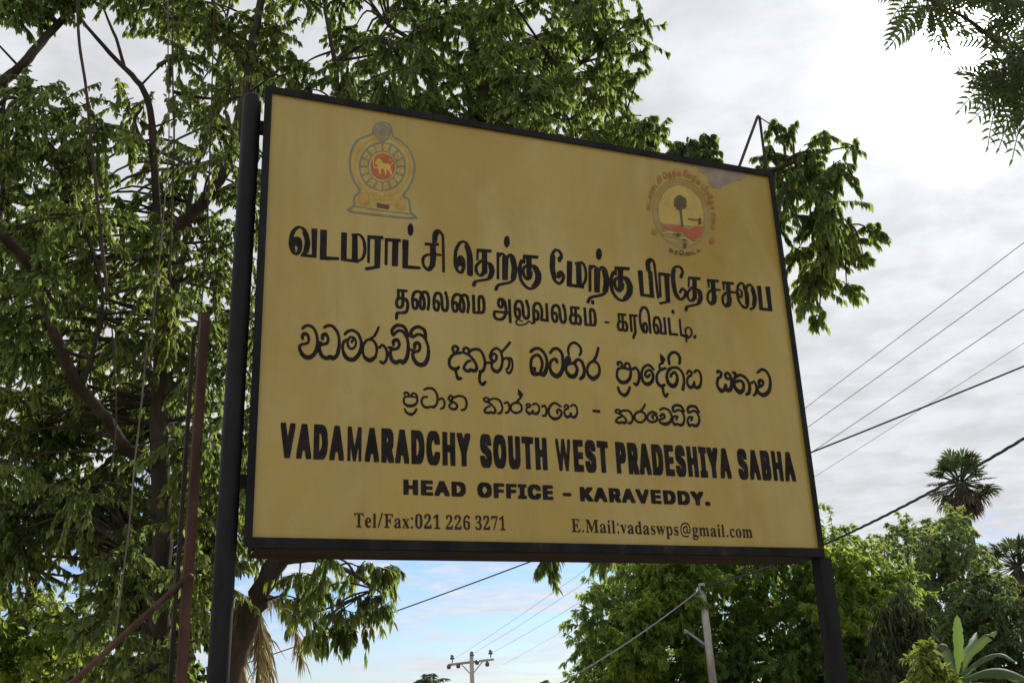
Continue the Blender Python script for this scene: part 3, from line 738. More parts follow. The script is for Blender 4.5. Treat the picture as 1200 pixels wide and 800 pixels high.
        [776,523,8,0,7,2,7,8,2,8,0,5,-4,6,-10,8,-8,3,0,2,3,5,15,7,8,3,11,-1,8,-4,4,-5,3,-12,-1,-11,-4,-11,-4,-3,-11,-3,-2,-2,1,-3,1,-2,3,-1,12,3,6,4,6,12,3,14,-3,15,-4,8,-4,4,-9,5,-15,2,-9,-2,-15,-6,-1,0,-4,4,-4,2,-7,-1,-4,-4,-6,-11,0,-3,2,-3,5,0,-2,-3,1,-4,3,-2,3,-1,0,-1,-6,-5,-2,-3,-1,-4,0,-4,2,-5,4,-5,4,-3],
        [996,523,4,0,10,3,5,5,3,8,5,-6,6,-5,7,-2,8,-1,8,2,8,3,6,5,5,6,3,11,-2,11,-6,8,-10,7,16,18,1,6,6,6,-21,24,-2,1,0,-1,-2,-26,9,-6,-20,-22,-14,-6,-5,-4,-4,-6,-6,11,-6,4,-6,-1,-11,-6,0,-4,3,-3,3,0,8,4,2,-1,4,-11,-1,-9,-2,-8,-3,-4,-8,-2,-2,-2,-1,-4],
        [1501,523,-8,2,2,2,9,8,12,4,3,6,8,-7,4,-7,0,-3,-4,-4,-13,2,-8,-3],
        [1094,526,4,-1,5,0,6,2,5,4,6,-4,10,-1,6,2,5,3,6,10,2,11,-1,13,-5,8,-7,4,-9,2,-7,-2,-7,-7,1,-5,3,-1,10,6,6,-1,4,-3,3,-6,1,-10,-2,-4,-4,-5,-5,-2,-8,-1,-2,9,-4,2,-4,-2,-4,-8,-7,-2,-3,1,-5,3,-1,3,0,3,3,5,1,1,8,2,4,2,3,6,0,5,-3,4,-7,3,-6,0,-5,-2,-6,-8,1,-3,4,-4,-4,-8,-2,-8,4,-8],
        [1592,531,-7,5,-3,6,0,8,5,8,10,7,3,1,5,0,3,1,7,-1,6,-4,4,-5,0,-7,-2,-6,-3,-5,-6,-5,-7,-3,-8,-1],
        [772,534,-5,4,0,4,13,11,4,-3,6,-6,1,-2,-1,-3,-6,-5,-6,-1],
        [596,536,-9,3,-4,5,-1,10,4,7,5,1,5,2,14,0,8,-1,11,0,0,-6,-1,-7,-2,-4,-5,-4,-6,-4,-5,-2],
        [1036,536,-7,3,-4,7,0,6,4,8,7,5,8,3,8,0,8,-4,3,-4,2,-6,-2,-7,-2,-3,-5,-5,-6,-3,-8,-1],
        [1652,536,-6,3,-3,3,0,5,2,8,5,6,10,6,6,3,5,-2,-7,-3,-6,-5,-2,-3,0,-5,5,-10,5,-2,3,2,1,2,0,3,-3,7,4,3,3,0,6,-5,-1,-5,-2,-4,-4,-4,-7,-3,-8,-1],
        [1517,544,0,3,2,-1],
        [1516,547,-2,0,2,1,1,-1],
        [1391,555,25,-1,2,1,1,10,-3,1,-32,1,-1,-10,1,-1],
        [1093,561,-1,1,1,1,1,-1],
        [1095,562,-2,1,3,4,4,-1,2,-1,-1,-2],
        [1495,564,-1,2,4,3,3,0,4,-1,-1,-5],
        [764,566,3,10,3,2,2,-2,-1,-5],
        [618,570,-3,2,-1,2,4,4,5,-1,4,-6,-1,-1],
        [920,573,-8,1,0,4,5,3,6,-2,0,-6],
        [1772,588,-1,10,7,6,8,2,10,0,6,-3,3,-3,4,-8,-1,-1,-9,5,-7,1,-8,-2],
        [1845,589,-1,8,1,3,7,5,8,2,9,0,7,-3,3,-2,4,-8,-1,-2,-10,6,-9,0,-5,-2],
    ],
    'tamil_name': [
        [1391,1039,6,-1,5,2,7,16,6,6,11,5,37,11,13,6,8,6,7,10,4,1,2,3,7,31,5,-26,5,-13,10,-14,14,-12,13,-5,15,-1,14,5,16,11,12,15,7,11,5,21,1,16,-4,13,-10,22,-10,7,-6,2,-5,1,-10,-2,3,27,1,3,30,2,4,14,-10,1,-65,-4,-1,-1,-1,-7,-2,-5,-1,-11,-7,1,-6,-4,-10,-24,-3,-11,-7,37,-5,9,-8,8,-8,2,-8,0,-7,-5,-7,-8,-13,10,-6,2,-7,1,-6,-3,-2,0,-1,2,-11,-2,-3,-20,-7,-105,3,-1,8,0,3,1,7,102,8,10,5,3,5,-3,1,-2,-5,-1,-1,-2,-7,-107,3,-2,20,1,3,0,1,2,10,100,1,3,5,6,5,-32,1,-14,-1,-18,-8,-35,1,-3,4,-3,-6,-5,-12,-6,-40,-12,-14,-7,-7,-9,-7,-16,0,-3],
        [971,1050,5,-1,5,2,6,15,5,7,12,4,33,11,11,6,8,6,7,9,3,2,2,3,8,40,3,-29,4,-16,9,-16,7,-8,7,-6,13,-7,8,-1,8,1,13,4,15,11,12,16,5,9,4,16,1,18,-3,11,-10,23,-10,7,-5,3,-6,0,-8,-2,-1,1,1,26,1,3,2,0,26,1,4,15,-9,0,-61,-3,-2,-3,0,-5,-2,-5,0,-10,-1,-1,-8,0,-4,-3,-9,-26,-3,-16,-8,46,-6,12,-5,5,-6,3,-10,0,-6,-4,-8,-9,-4,4,-9,7,-5,2,-6,-1,-7,-3,-1,4,-12,-3,-4,-121,3,-1,8,0,1,1,4,100,1,1,10,11,7,-4,-5,-2,-1,-3,-3,-96,0,-8,3,-1,22,2,7,100,5,7,1,-1,0,-3,5,-32,1,-13,-1,-14,-6,-34,2,-3,3,-2,-5,-5,-11,-6,-39,-12,-12,-7,-7,-8,-5,-15,0,-3],
        [1877,1052,5,0,4,3,4,13,3,4,50,15,9,5,11,8,9,19,2,9,0,12,-2,17,-8,9,-7,3,-9,1,-1,2,4,40,19,1,2,13,-2,1,-10,0,-52,-3,-2,-6,-6,-45,1,-2,3,-1,4,1,2,2,5,35,0,2,2,1,10,0,1,-1,-4,-32,-7,-2,-17,-17,-7,-9,-5,9,-11,6,-8,1,-6,-4,-12,-19,0,-5,5,-3,5,1,2,2,9,15,2,1,4,-5,1,-6,-4,-11,-5,-10,-9,-7,-7,-3,1,4,-11,22,-3,22,-2,40,2,20,6,27,-1,3,-2,2,4,5,10,5,8,-1,5,-5,3,-8,0,-8,-1,-3,-4,-3,-3,-5,-4,-13,1,-3,6,-4,5,1,5,5,3,9,6,13,0,8,-2,11,-6,10,-9,6,-13,1,-6,-1,-8,-3,-12,-9,-7,-12,-7,-27,-2,-32,3,-37,5,-24,3,-6,5,-9,7,-6,8,-5,5,-1,7,0,7,2,9,6,7,7,5,8,4,-12,7,-8,10,-4,6,0,5,1,8,4,6,9,9,2,4,43,2,1,1,-1,-1,-3,2,-16,0,-12,-2,-6,-8,-19,-1,-5,-11,-5,-38,-10,-10,-4,-5,-7,-5,-16,2,-3],
        [873,1058,7,-1,6,3,4,14,3,4,48,14,9,4,13,10,7,18,3,11,0,9,-5,20,-1,2,-8,8,-7,2,-11,2,1,42,17,1,3,1,1,10,-1,3,-46,-2,-21,-2,-3,-51,1,-2,3,-1,4,0,2,3,3,36,1,1,12,1,-1,-34,-5,0,-3,-1,-16,-18,-7,-9,-2,-7,-1,-9,0,-10,3,-10,5,-6,5,-4,7,-3,6,-2,7,1,8,5,7,9,9,2,1,45,2,0,1,-2,0,-5,4,-17,0,-8,-2,-10,-7,-16,1,-3,-1,-2,-11,-4,-41,-12,-8,-4,-4,-5,-3,-7,-2,-11],
        [1748,1072,3,-1,3,1,48,14,2,2,-1,7,0,9,6,108,7,1,0,11,-1,3,-48,0,-3,0,-8,-1,-2,-2,-5,-118,2,-2,10,2,4,106,18,0,-3,-119,-2,-2,-34,-11,0,-3],
        [422,1077,12,0,42,14,7,4,3,121,1,3,10,1,-1,14,-6,1,-54,-4,-4,0,-2,-2,0,-118,1,-1,8,-1,2,0,0,2,1,105,16,1,2,-1,-1,-115,-1,-2,-35,-10,-1,-2],
        [1554,1077,-7,3,-7,7,-7,8,-4,8,-3,8,-2,11,-1,14,1,5,1,-8,3,-9,5,-8,5,-5,5,-3,5,-1,6,0,6,3,10,9,6,11,4,19,-2,3,-4,4,1,12,3,3,1,-1,7,-14,4,-12,0,-12,-2,-13,-6,-15,-15,-19,0,-3,2,-3,-7,-3],
        [1124,1083,-6,4,-6,5,-11,14,-5,13,-2,19,1,2,3,-8,4,-8,5,-7,4,-2,5,-2,4,0,7,2,5,2,7,8,4,13,3,16,-2,3,-3,2,-1,5,1,9,3,2,11,-26,1,-13,-2,-12,-5,-15,-13,-17,0,-4,3,-3,-7,-2],
        [2088,1093,7,-1,10,3,10,6,6,8,3,10,4,21,0,3,-4,3,0,2,1,14,2,5,22,1,3,1,1,-1,1,-19,3,-14,7,-16,8,-12,8,-8,6,-3,13,1,8,4,5,6,4,12,3,3,4,32,0,21,-5,21,8,13,6,6,5,-2,5,-6,-5,-4,-1,-3,5,-35,0,-13,-9,-32,2,-2,3,-2,-1,-4,-4,-3,-14,-5,-2,-3,-1,-3,3,-4,5,-1,14,5,7,4,4,5,5,9,3,3,7,25,2,12,-1,14,-4,30,-9,16,-9,9,-6,2,-7,0,-8,-4,-9,-12,-7,11,-8,7,-8,1,-8,-2,-9,-7,-8,-9,-5,-15,-5,-21,-5,3,-22,-1,-1,2,2,28,0,1,20,2,1,12,-25,0,-39,-2,-1,-11,2,-3,-1,-26,2,-4,5,-1,3,3,1,28,5,1,2,-1,-1,-34,-13,-8,-9,-9,-6,-10,-3,-14,0,-15,2,-8,7,-11],
        [2009,1096,7,-1,10,3,10,6,6,8,3,10,4,21,-4,6,1,19,1,1,22,2,3,1,2,2,0,4,-5,3,-22,-1,-1,1,2,31,19,1,2,11,-1,2,-52,-2,-9,0,-2,-1,0,-11,2,-4,-1,-25,2,-3,4,-1,3,2,2,29,6,0,-1,-34,-12,-8,-8,-8,-7,-11,-3,-11,0,-14,1,-10,6,-10,4,-4],
        [1739,1098,4,-1,3,1,2,3,1,7,-1,14,-2,114,-1,30,-3,11,-6,10,-8,4,-9,1,-8,-2,-9,-8,-6,-8,-3,-11,1,-32,5,-5,1,-5,3,-5,-1,-102,-29,0,3,109,-2,2,-21,-1,-1,-1,-1,-3,2,-116,2,-4,1,0,64,-1,3,1,1,1,0,10,-1,6,2,107,-1,3,-8,1,2,4,-1,23,1,8,3,5,7,7,2,0,1,-4,2,-21,3,-147,1,-3],
        [2270,1100,2,-1,66,0,3,1,2,11,-1,16,3,94,-1,2,-24,-1,-1,-1,0,-107,-2,-1,-24,0,-1,1,4,106,-1,2,-22,-2],
        [241,1101,3,-1,24,1,41,5,8,2,0,6,-1,5,-49,-2,0,112,-1,2,-26,-2],
        [860,1103,4,-1,7,2,3,2,2,3,2,64,-2,31,-9,33,-4,5,-4,8,-4,5,-7,4,-8,2,-6,0,-11,-4,-8,-7,-9,-14,-7,-16,-4,-15,-2,-22,-1,-21,1,-19,3,-11,5,-10,5,-8,6,-4,8,-2,8,1,5,3,5,8,5,15,2,13,-1,19,-4,14,-4,5,-4,3,-4,2,-5,0,-5,-1,-3,-2,-3,-5,-4,-9,0,4,2,26,7,22,7,13,5,7,7,4,5,0,3,-3,3,-5,-5,-3,-1,-3,8,-29,2,-19,-1,-79,3,-3],
        [167,1104,49,1,12,1,1,122,-1,3,-21,-1,-2,-2,5,-106,1,-3,-3,-2,-16,-1,-4,1,2,3,4,2,3,3,5,32,0,13,-1,8,-7,26,-6,12,-4,7,-8,6,-7,3,-9,2,-8,-1,-6,-3,-6,-5,-8,-9,-6,-9,-4,-13,-3,-18,-1,-20,2,-16,6,-16,6,-10,8,-6,9,-1,5,1,5,3,7,8,3,8,2,11,1,10,-1,12,-2,12,-5,9,-5,4,-8,2,-8,-2,-5,-3,-1,1,2,11,6,16,7,9,7,6,1,1,7,-5,6,-9,-3,-7,9,-25,1,-10,0,-8,-5,-37,-5,-9,-4,-4],
        [575,1104,3,-1,22,1,44,3,4,1,3,1,0,10,-1,1,-51,-1,-1,1,4,109,-2,3,-24,-1,-1,-2],
        [678,1104,7,-1,8,2,7,6,10,13,4,9,2,21,2,3,0,19,1,1,19,1,4,3,0,3,-4,3,-19,0,-1,1,-1,32,2,1,12,2,0,11,-3,1,-14,-1,0,1,6,2,3,3,3,26,3,6,6,10,6,-10,2,-14,0,-149,3,-3,3,-1,3,1,3,3,0,119,-1,40,-2,9,-7,10,-5,6,-8,4,-7,0,-8,-3,-7,-7,-5,-8,-3,-15,0,-32,-26,-2,-7,-2,0,-11,23,1,0,-34,-16,-4,-11,-7,-7,-8,-4,-13,1,-14,4,-16,9,-11],
        [325,1106,69,-2,2,2,0,3,13,7,6,6,6,11,4,13,2,14,-1,23,-2,14,-5,15,-5,9,-8,8,-7,4,-8,0,-21,-4,-5,-3,-1,-2,1,-3,3,-3,0,-101,-1,0,-20,0,0,112,-3,1,-16,-1,-4,-1,0,-117],
        [1367,1106,11,-1,3,1,2,13,11,17,5,13,3,19,0,20,-2,17,-5,15,-3,4,-4,5,-5,3,-5,1,-11,-2,-18,-5,-3,-2,-2,-3,1,-3,5,-5,-4,-91,-2,-1,-17,0,-1,1,0,10,8,94,-2,1,-23,0,-2,-14,-6,-86,-1,-13,1,-6,2,-1,14,-1],
        [532,1108,22,1,2,2,3,105,10,2,0,11,-1,3,-62,-4,-5,-2,1,-13,-1,-102,7,-2,3,-1,2,1,2,104,1,1,17,1,-2,-99,0,-7],
        [2088,1108,-3,6,-1,5,0,8,1,9,2,7,4,6,10,11,1,-16,-3,-20,-3,-8],
        [1256,1111,5,-2,7,1,6,3,8,6,5,6,4,8,3,10,2,9,-2,8,-4,8,-8,8,-8,2,-7,-3,-11,-11,-1,-5,3,-3,-2,-6,-1,-1,-4,23,-1,16,5,54,-2,3,-3,3,0,1,4,9,6,7,3,1,3,0,5,-5,4,-8,1,-8,-5,-2,-4,-4,-3,-7,0,-4,1,-8,3,-4,3,-1,6,1,3,4,5,9,5,8,1,7,-2,14,-6,11,-9,7,-11,2,-7,0,-4,-2,-6,-5,-8,-11,-5,-13,-3,-3,-5,-50,1,-21,6,-33,4,-10,5,-8,7,-6],
        [1909,1110,-4,4,-3,5,-1,8,1,11,6,11,14,15,1,-2,-3,-35,-1,-3],
        [2194,1110,-11,6,-5,4,-7,15,-3,13,8,-1,5,1,5,4,3,7,3,14,-1,10,-10,11,-3,1,-5,-2,-1,1,3,10,5,7,4,4,7,3,3,-3,3,-5,-3,-2,-2,-3,7,-25,1,-13,0,-11,-4,-32,1,-4,4,-3,-3,-6,-2,-2],
        [2008,1112,-2,5,-1,7,0,9,2,10,6,11,8,8,1,-2,0,-12,-3,-24,-4,-8,-5,-5],
        [679,1117,-6,7,-4,9,-2,11,1,8,2,8,6,7,6,4,10,3,0,-22,-2,-17,-2,-7],
        [906,1117,-5,4,-2,4,-2,11,0,10,5,10,14,15,1,-3,-1,-36,-8,-15],
        [148,1118,-4,4,3,3,-4,13,1,14,2,-6,8,-5,-3,-16],
        [394,1119,-2,5,-2,92,0,7,1,1,3,0,3,-1,5,-5,7,-13,3,-14,2,-23,-1,-16,-5,-19,-6,-9],
        [820,1119,-5,6,-4,8,4,3,1,7,2,2,3,-2,8,-2,-5,-14,-3,-7],
        [1263,1122,-7,5,-6,8,5,3,1,5,2,-2,5,-2,8,1,3,3,5,10,1,-1,-1,-9,-4,-10,-6,-8],
        [1546,1123,-5,12,-2,16,3,11,6,6,0,-8],
        [1120,1124,0,1,2,0],
        [1116,1128,-3,4,-3,8,-2,16,2,9,6,7,0,-4],
        [1373,1128,3,87,0,5,2,0,5,-5,4,-13,2,-16,0,-13,-2,-13,-3,-12,-4,-10],
        [2175,1157,-4,13,-3,5,2,12,2,1,7,-8,1,-4,-2,-12,-1,-5],
        [1525,1162,0,3,1,7,7,16,7,-3,3,0,3,3,1,25,2,1,2,-1,-1,-29,-18,-12,-6,-7],
        [1095,1166,-1,2,1,5,6,18,7,-3,3,1,2,2,1,24,2,1,1,-1,0,-27,-1,-2,-15,-10,-4,-4],
        [1474,1205,-1,0,1,2,3,3,2,1,1,-1,0,-2],
        [1044,1210,-1,2,1,1,1,-1],
        [1045,1212,-1,1,3,3,3,-1],
        [1459,1250,5,0,6,3,5,8,4,13,1,11,-2,11,-4,8,-5,2,-6,-1,-5,-5,-4,-7,-3,-11,-1,-11,1,-10,3,-6],
        [608,1252,5,1,4,5,3,6,2,13,0,13,-2,8,-4,7,-4,3,-5,-1,-5,-7,-4,-10,-1,-10,1,-12,2,-7,4,-7],
        [1027,1255,5,-1,5,3,5,7,4,12,0,12,-2,12,-3,6,-5,3,-5,-1,-5,-5,-4,-7,-2,-11,-1,-11,2,-10,3,-6],
    ],
    'tamil_address': [
        [544,881,4,-2,8,2,1,14,1,5,3,3,6,2,16,1,5,1,7,6,4,8,4,16,0,16,-2,9,-2,5,-4,7,-4,2,-7,2,-1,2,0,19,1,2,12,1,0,10,-37,-1,-7,-1,0,-36,-3,-4,-3,-6,-2,-13,0,-6,3,-11,5,-5,4,-2,12,0,7,3,5,8,2,8,1,16,1,2,4,-5,2,-5,0,-14,-2,-11,-3,-7,-4,-3,-9,-3,-18,-1,-5,-4,-4,-6,-1,-7],
        [1599,897,3,-2,3,0,2,2,14,30,0,71,2,2,9,1,0,8,-1,2,-39,-1,-2,-1,0,-79,1,-3,8,0,3,2,0,69,1,1,2,1,3,-1,1,-1,0,-66,-13,-27,0,-3],
        [1862,905,4,-2,3,2,1,1,1,15,6,1,5,2,10,8,5,6,4,10,1,8,-1,8,-3,8,-6,6,-10,2,-8,-1,-7,-5,-5,-8,-1,-8,0,-16,-3,-1,-11,1,0,70,-2,1,-8,0,-1,-3,0,-78,1,-2,19,-1,1,-3,4,-3,0,-17],
        [1063,906,5,-1,8,0,11,2,11,3,6,3,13,12,3,0,10,-8,3,-1,2,2,1,2,7,0,3,2,1,12,10,0,4,3,4,8,2,9,0,12,-1,8,-2,4,-4,5,-12,3,2,13,4,6,5,4,4,-2,3,-3,3,-6,2,-8,1,-21,-2,-13,-2,-11,0,-8,2,-1,37,-1,1,3,-1,80,-10,1,-2,-2,0,-67,-1,-3,-11,0,-1,1,2,18,1,16,-2,14,-5,14,-5,7,-6,3,-15,0,-6,-3,-5,-7,-4,-8,-3,-11,-1,-65,-1,-2,-10,7,-6,1,-5,-3,-10,-10,-5,-3,-11,-3,-13,-2,-6,2,-3,5,1,4,5,7,3,0,13,-6,3,0,3,3,-3,3,-13,6,4,3,3,7,2,8,0,13,-1,9,-4,7,-5,3,-10,1,2,10,3,7,3,4,4,2,3,-1,3,-4,4,-13,0,-25,2,-15,4,-11,3,-3,5,-3,12,1,5,3,3,5,3,7,1,11,0,29,-3,17,-6,18,-3,1,-4,-1,-5,-7,7,-22,2,-16,0,-16,-2,-11,-3,-5,-1,-1,-2,0,-3,9,-3,40,-1,8,-3,8,-5,6,-5,3,-15,0,-6,-4,-7,-10,-3,-9,-2,-8,-1,-18,1,-14,2,-10,4,-10,7,-4,-6,-7,-3,-8,3,-8],
        [1027,914,4,-1,8,0,1,1,0,104,-3,1,-8,0,-2,-1,0,-52,-1,-3,-2,0,-1,1,0,19,-2,11,-2,10,-4,8,-4,5,-6,4,-11,1,-6,-2,-6,-5,-3,-8,-2,-13,2,-11,5,-8,5,-2,8,0,5,2,2,2,4,10,2,-7,0,-16,-3,-1,-39,0,-6,-2,-4,-7,-1,-8,1,-11,2,-5,6,-8,7,-3,15,-1,8,1,7,3,8,7,6,9,4,13,5,1,1,-2],
        [1535,926,5,-1,9,0,7,3,6,-3,8,0,5,2,4,5,3,14,0,12,-2,6,-5,9,-7,3,-4,0,-1,2,0,20,1,0,11,1,1,3,-1,8,-41,-1,0,-37,-4,-5,-2,-5,-2,-6,0,-10,2,-11,3,-6],
        [1905,926,4,-2,3,1,5,4,2,3,1,5,-1,3,-2,3,-5,1,-3,0,-5,-4,-2,-5,0,-3,0,-3],
        [1655,927,13,0,4,2,4,5,3,11,0,19,-3,11,-4,4,-3,2,-9,-1,-5,-3,-5,-10,-1,2,-1,24,3,24,3,9,4,8,4,5,6,4,4,-2,4,-5,3,-10,2,-9,1,-87,3,-1,8,0,1,1,0,74,-2,24,-3,11,-5,10,-7,5,-5,1,-12,-1,-5,-3,-5,-5,-8,-16,-5,-24,-1,-32,4,-23,6,-16,4,-5],
        [621,929,10,-1,3,2,5,5,3,9,4,-10,4,-4,11,0,6,4,3,8,2,12,-1,16,-1,12,-7,19,5,4,3,-2,3,-4,4,-14,0,-29,-5,-19,6,-6,5,0,1,1,5,24,1,26,-4,20,-3,7,-4,5,-4,2,-10,1,-5,-1,-6,-5,-10,5,-13,-1,-7,-3,-7,-7,-4,-7,-3,-12,-1,-11,0,-17,3,-20,3,-6],
        [1711,929,5,-1,9,0,4,4,3,5,1,1,1,-8,1,0,34,0,1,4,0,76,-2,3,-9,0,-1,-1,0,-69,-1,-2,-10,1,2,22,0,14,-3,20,-5,10,-3,4,-5,2,-11,0,-6,-2,-5,-6,-4,-7,-3,-13,-2,-14,0,-13,3,-21,2,-4],
        [980,930,-5,3,-4,5,-1,8,2,5,4,1,29,0,2,-1,-5,-11,-6,-7,-8,-3],
        [709,932,11,-1,4,2,3,3,4,9,1,17,1,2,3,-19,2,-5,3,-5,5,-2,10,0,4,1,4,4,3,7,2,9,1,26,-3,21,-7,23,-6,0,-5,-7,5,-18,3,-19,-1,-26,-2,-6,-2,-2,-2,0,-3,7,-2,43,-3,11,-4,6,-6,5,-12,0,-4,-1,-3,-2,-6,-6,-3,-7,-3,-11,-2,-11,0,-16,1,-16,2,-6,3,-7],
        [1780,932,3,-2,38,1,6,1,0,8,-1,2,-30,0,-3,1,0,69,-2,2,-9,0,-2,-2],
        [1879,932,-1,8,-8,2,0,14,1,6,3,7,4,3,4,0,5,-1,3,-4,2,-7,0,-9,-1,-5,-3,-4],
        [1231,934,8,-1,6,3,4,4,3,11,0,16,-3,11,-5,6,-12,1,0,1,3,13,5,7,4,2,3,-1,2,-1,3,-8,2,-8,0,-26,2,-13,2,-6,3,-7,3,-3,4,-2,9,0,6,2,4,5,3,8,2,8,0,27,-3,23,-5,16,-2,3,-6,-1,-5,-7,5,-16,4,-21,-1,-22,-1,-7,-4,-5,-3,2,-2,6,-3,40,-1,10,-5,10,-3,3,-4,2,-5,1,-8,0,-8,-3,-7,-8,-3,-7,-3,-14,-1,-16,1,-14,2,-12,3,-6,2,-3],
        [1312,934,15,-1,8,4,1,-2,4,-1,9,-1,6,2,4,5,2,5,2,11,-2,13,-1,5,-6,7,-6,3,-7,0,0,2,0,20,2,1,11,0,1,3,0,7,-1,1,-42,0,-3,-1,0,-35,-7,-12,-1,-6,-1,-10,4,-12,4,-6],
        [787,935,5,-1,10,1,5,5,3,10,3,-8,5,-6,11,-1,5,3,4,8,2,12,0,16,-2,12,-7,20,5,4,3,-1,3,-5,4,-13,1,-14,-1,-15,-4,-20,5,-6,5,0,1,1,5,22,2,18,-1,13,-4,19,-3,6,-5,5,-5,2,-10,0,-9,-5,-8,4,-15,0,-6,-3,-7,-6,-6,-14,-4,-23,2,-24,3,-9],
        [1372,935,3,-1,41,1,7,2,5,6,4,15,0,20,0,13,-2,11,-3,8,-3,4,-4,5,-15,0,-4,-4,-2,-5,-2,-6,-1,-11,0,-45,-1,-2,-3,-1,-6,0,-1,1,0,71,-4,1,-9,-1],
        [1543,937,-4,6,0,13,4,7,6,2,2,-3,-1,-17,-4,-8],
        [562,938,-4,4,-1,3,0,11,1,5,3,3,3,2,4,1,2,-1,0,-2,-1,-18,-3,-6],
        [870,938,10,0,32,2,7,3,3,5,4,10,1,14,0,21,-1,9,-4,13,-3,6,-3,2,-7,1,-8,-1,-4,-3,-2,-5,-2,-8,-1,-8,0,-48,-2,-1,-5,-1,-2,1,-1,1,0,69,-3,2,-8,-1,-2,-1,0,-78],
        [1562,937,-1,3,3,24,3,-2,2,-4,0,-12,0,-4,-2,-4],
        [1664,939,-1,3,-1,8,0,12,2,5,3,-3,1,-10,-1,-11],
        [626,941,-3,9,-2,11,5,6,3,-3,1,-10,-1,-11,-1,-2],
        [1719,940,-2,3,-2,5,-1,13,3,4,2,1,2,-5,0,-7,0,-9],
        [656,943,-1,5,-1,6,0,18,2,8,2,-8,1,-13,-1,-11],
        [716,944,-2,2,-2,7,-1,11,3,5,2,1,1,-1,2,-5,1,-8,-2,-10],
        [1320,945,-3,1,-2,4,-1,4,0,8,1,5,2,3,3,2,7,1,1,-3,-1,-16,-3,-8],
        [1151,946,-2,2,-2,5,0,8,1,9,1,2,2,1,2,-4,2,-10,-2,-9],
        [1236,946,-4,7,-2,14,6,5,2,-2,1,-3,1,-6,-1,-10,-2,-5],
        [1340,946,-1,0,1,8,1,16,0,2,2,0,5,-5,1,-13,-1,-6,-2,-2],
        [1410,946,-1,2,0,48,2,8,1,2,1,0,4,-7,1,-8,1,-24,-2,-14,-3,-5],
        [1735,946,-3,21,-2,6,-3,4,-10,1,-2,2,2,8,3,8,4,5,3,1,5,-4,4,-12,1,-9,0,-15],
        [794,947,-2,3,-1,6,-1,11,4,5,2,-2,2,-8,0,-11,-2,-4],
        [1068,947,-4,7,-1,15,5,4,2,-3,2,-8,-1,-11,-2,-4],
        [824,949,-1,5,-1,8,0,15,2,9,2,-8,1,-9,-1,-16],
        [906,951,-2,2,0,35,1,16,3,7,2,-1,3,-9,1,-15,0,-12,-1,-15,-3,-5],
        [1468,956,22,0,2,2,0,6,-23,1,-1,-6],
        [732,965,-3,10,-3,5,-4,2,-10,1,2,8,3,8,3,5,4,2,2,0,3,-4,3,-9,1,-24],
        [640,970,-2,5,-3,3,-11,2,-1,2,3,9,3,7,3,3,7,3,5,-1,4,-4,-5,-17,-1,-10],
        [808,976,-4,7,-4,2,-8,0,-1,1,3,10,3,6,5,6,5,2,5,-2,4,-4,-3,-11,-3,-15,0,-1],
        [1546,976,-1,2,0,20,4,1,2,-3,0,-19,-2,-1],
        [565,978,-1,2,0,19,1,2,3,0,2,-3,0,-18,-2,-2],
        [1322,984,-1,2,0,20,1,1,5,0,1,-3,0,-19],
        [992,986,-2,5,0,7,2,8,2,3,2,-5,0,-11,-1,-7,-1,-1],
        [1805,1034,5,-1,5,0,2,1,1,5,1,5,-2,6,-2,3,-7,0,-3,-3,-2,-9],
        [1412,1038,3,-2,6,0,4,3,1,5,0,5,-1,5,-2,2,-8,0,-4,-2,-1,-8],
    ],
    'english_name': [
        [684,301,20,-1,6,3,6,8,5,16,1,9,0,17,-2,1,-17,0,-2,-2,-2,-11,-3,-5,-1,0,-2,4,-3,12,-2,16,1,13,2,10,4,9,1,0,2,-3,3,-14,3,-1,18,1,0,17,-4,21,-6,10,-3,3,-5,2,-17,0,-6,-4,-4,-4,-3,-7,-5,-17,-2,-28,0,-28,2,-15,3,-14,3,-8,5,-7],
        [897,301,6,-1,16,0,3,1,5,5,5,13,2,16,0,13,-2,16,-1,4,-5,8,-13,12,3,1,16,0,1,2,-1,21,-2,9,-5,11,-3,2,-3,1,-18,1,-4,-2,-6,-6,-3,-10,-2,-10,0,-24,2,-12,5,-10,15,-12,3,-6,1,-3,-1,-3,-2,-3,-2,5,-1,8,-18,0,-3,0,0,-18,2,-11,3,-10,3,-5],
        [956,301,20,-1,5,3,7,9,5,20,2,20,0,31,-2,24,-3,13,-5,9,-5,6,-5,1,-15,0,-4,-1,-5,-4,-6,-11,-4,-20,-1,-17,0,-31,1,-16,3,-16,3,-8,4,-6],
        [1016,301,5,-1,19,1,6,5,5,10,3,20,0,95,-1,3,-19,0,-1,-2,0,-81,-2,-10,-2,-5,-2,2,-3,14,0,80,0,2,-3,1,-16,-1,-2,-2,1,-100,1,-8,3,-12,3,-6],
        [1348,301,4,-1,21,1,7,7,3,8,2,8,0,27,-2,16,-5,9,-14,12,1,1,18,0,2,2,0,16,-3,16,-6,9,-3,3,-3,1,-18,0,-6,-3,-5,-9,-3,-12,-1,-26,2,-14,5,-10,15,-12,3,-4,1,-5,-1,-5,-2,-1,-2,5,-1,8,-17,0,-4,0,0,-16,2,-13,3,-10,3,-5],
        [1765,301,7,-1,19,1,6,7,4,11,1,9,1,26,-2,11,-5,11,-14,12,2,1,16,0,2,2,0,14,-3,18,-5,9,-3,3,-3,1,-18,0,-5,-2,-5,-6,-3,-10,-2,-10,0,-25,2,-11,6,-12,15,-12,3,-7,-1,-4,-2,-2,-2,5,-1,8,-18,0,-3,0,0,-20,1,-9,4,-10,3,-5],
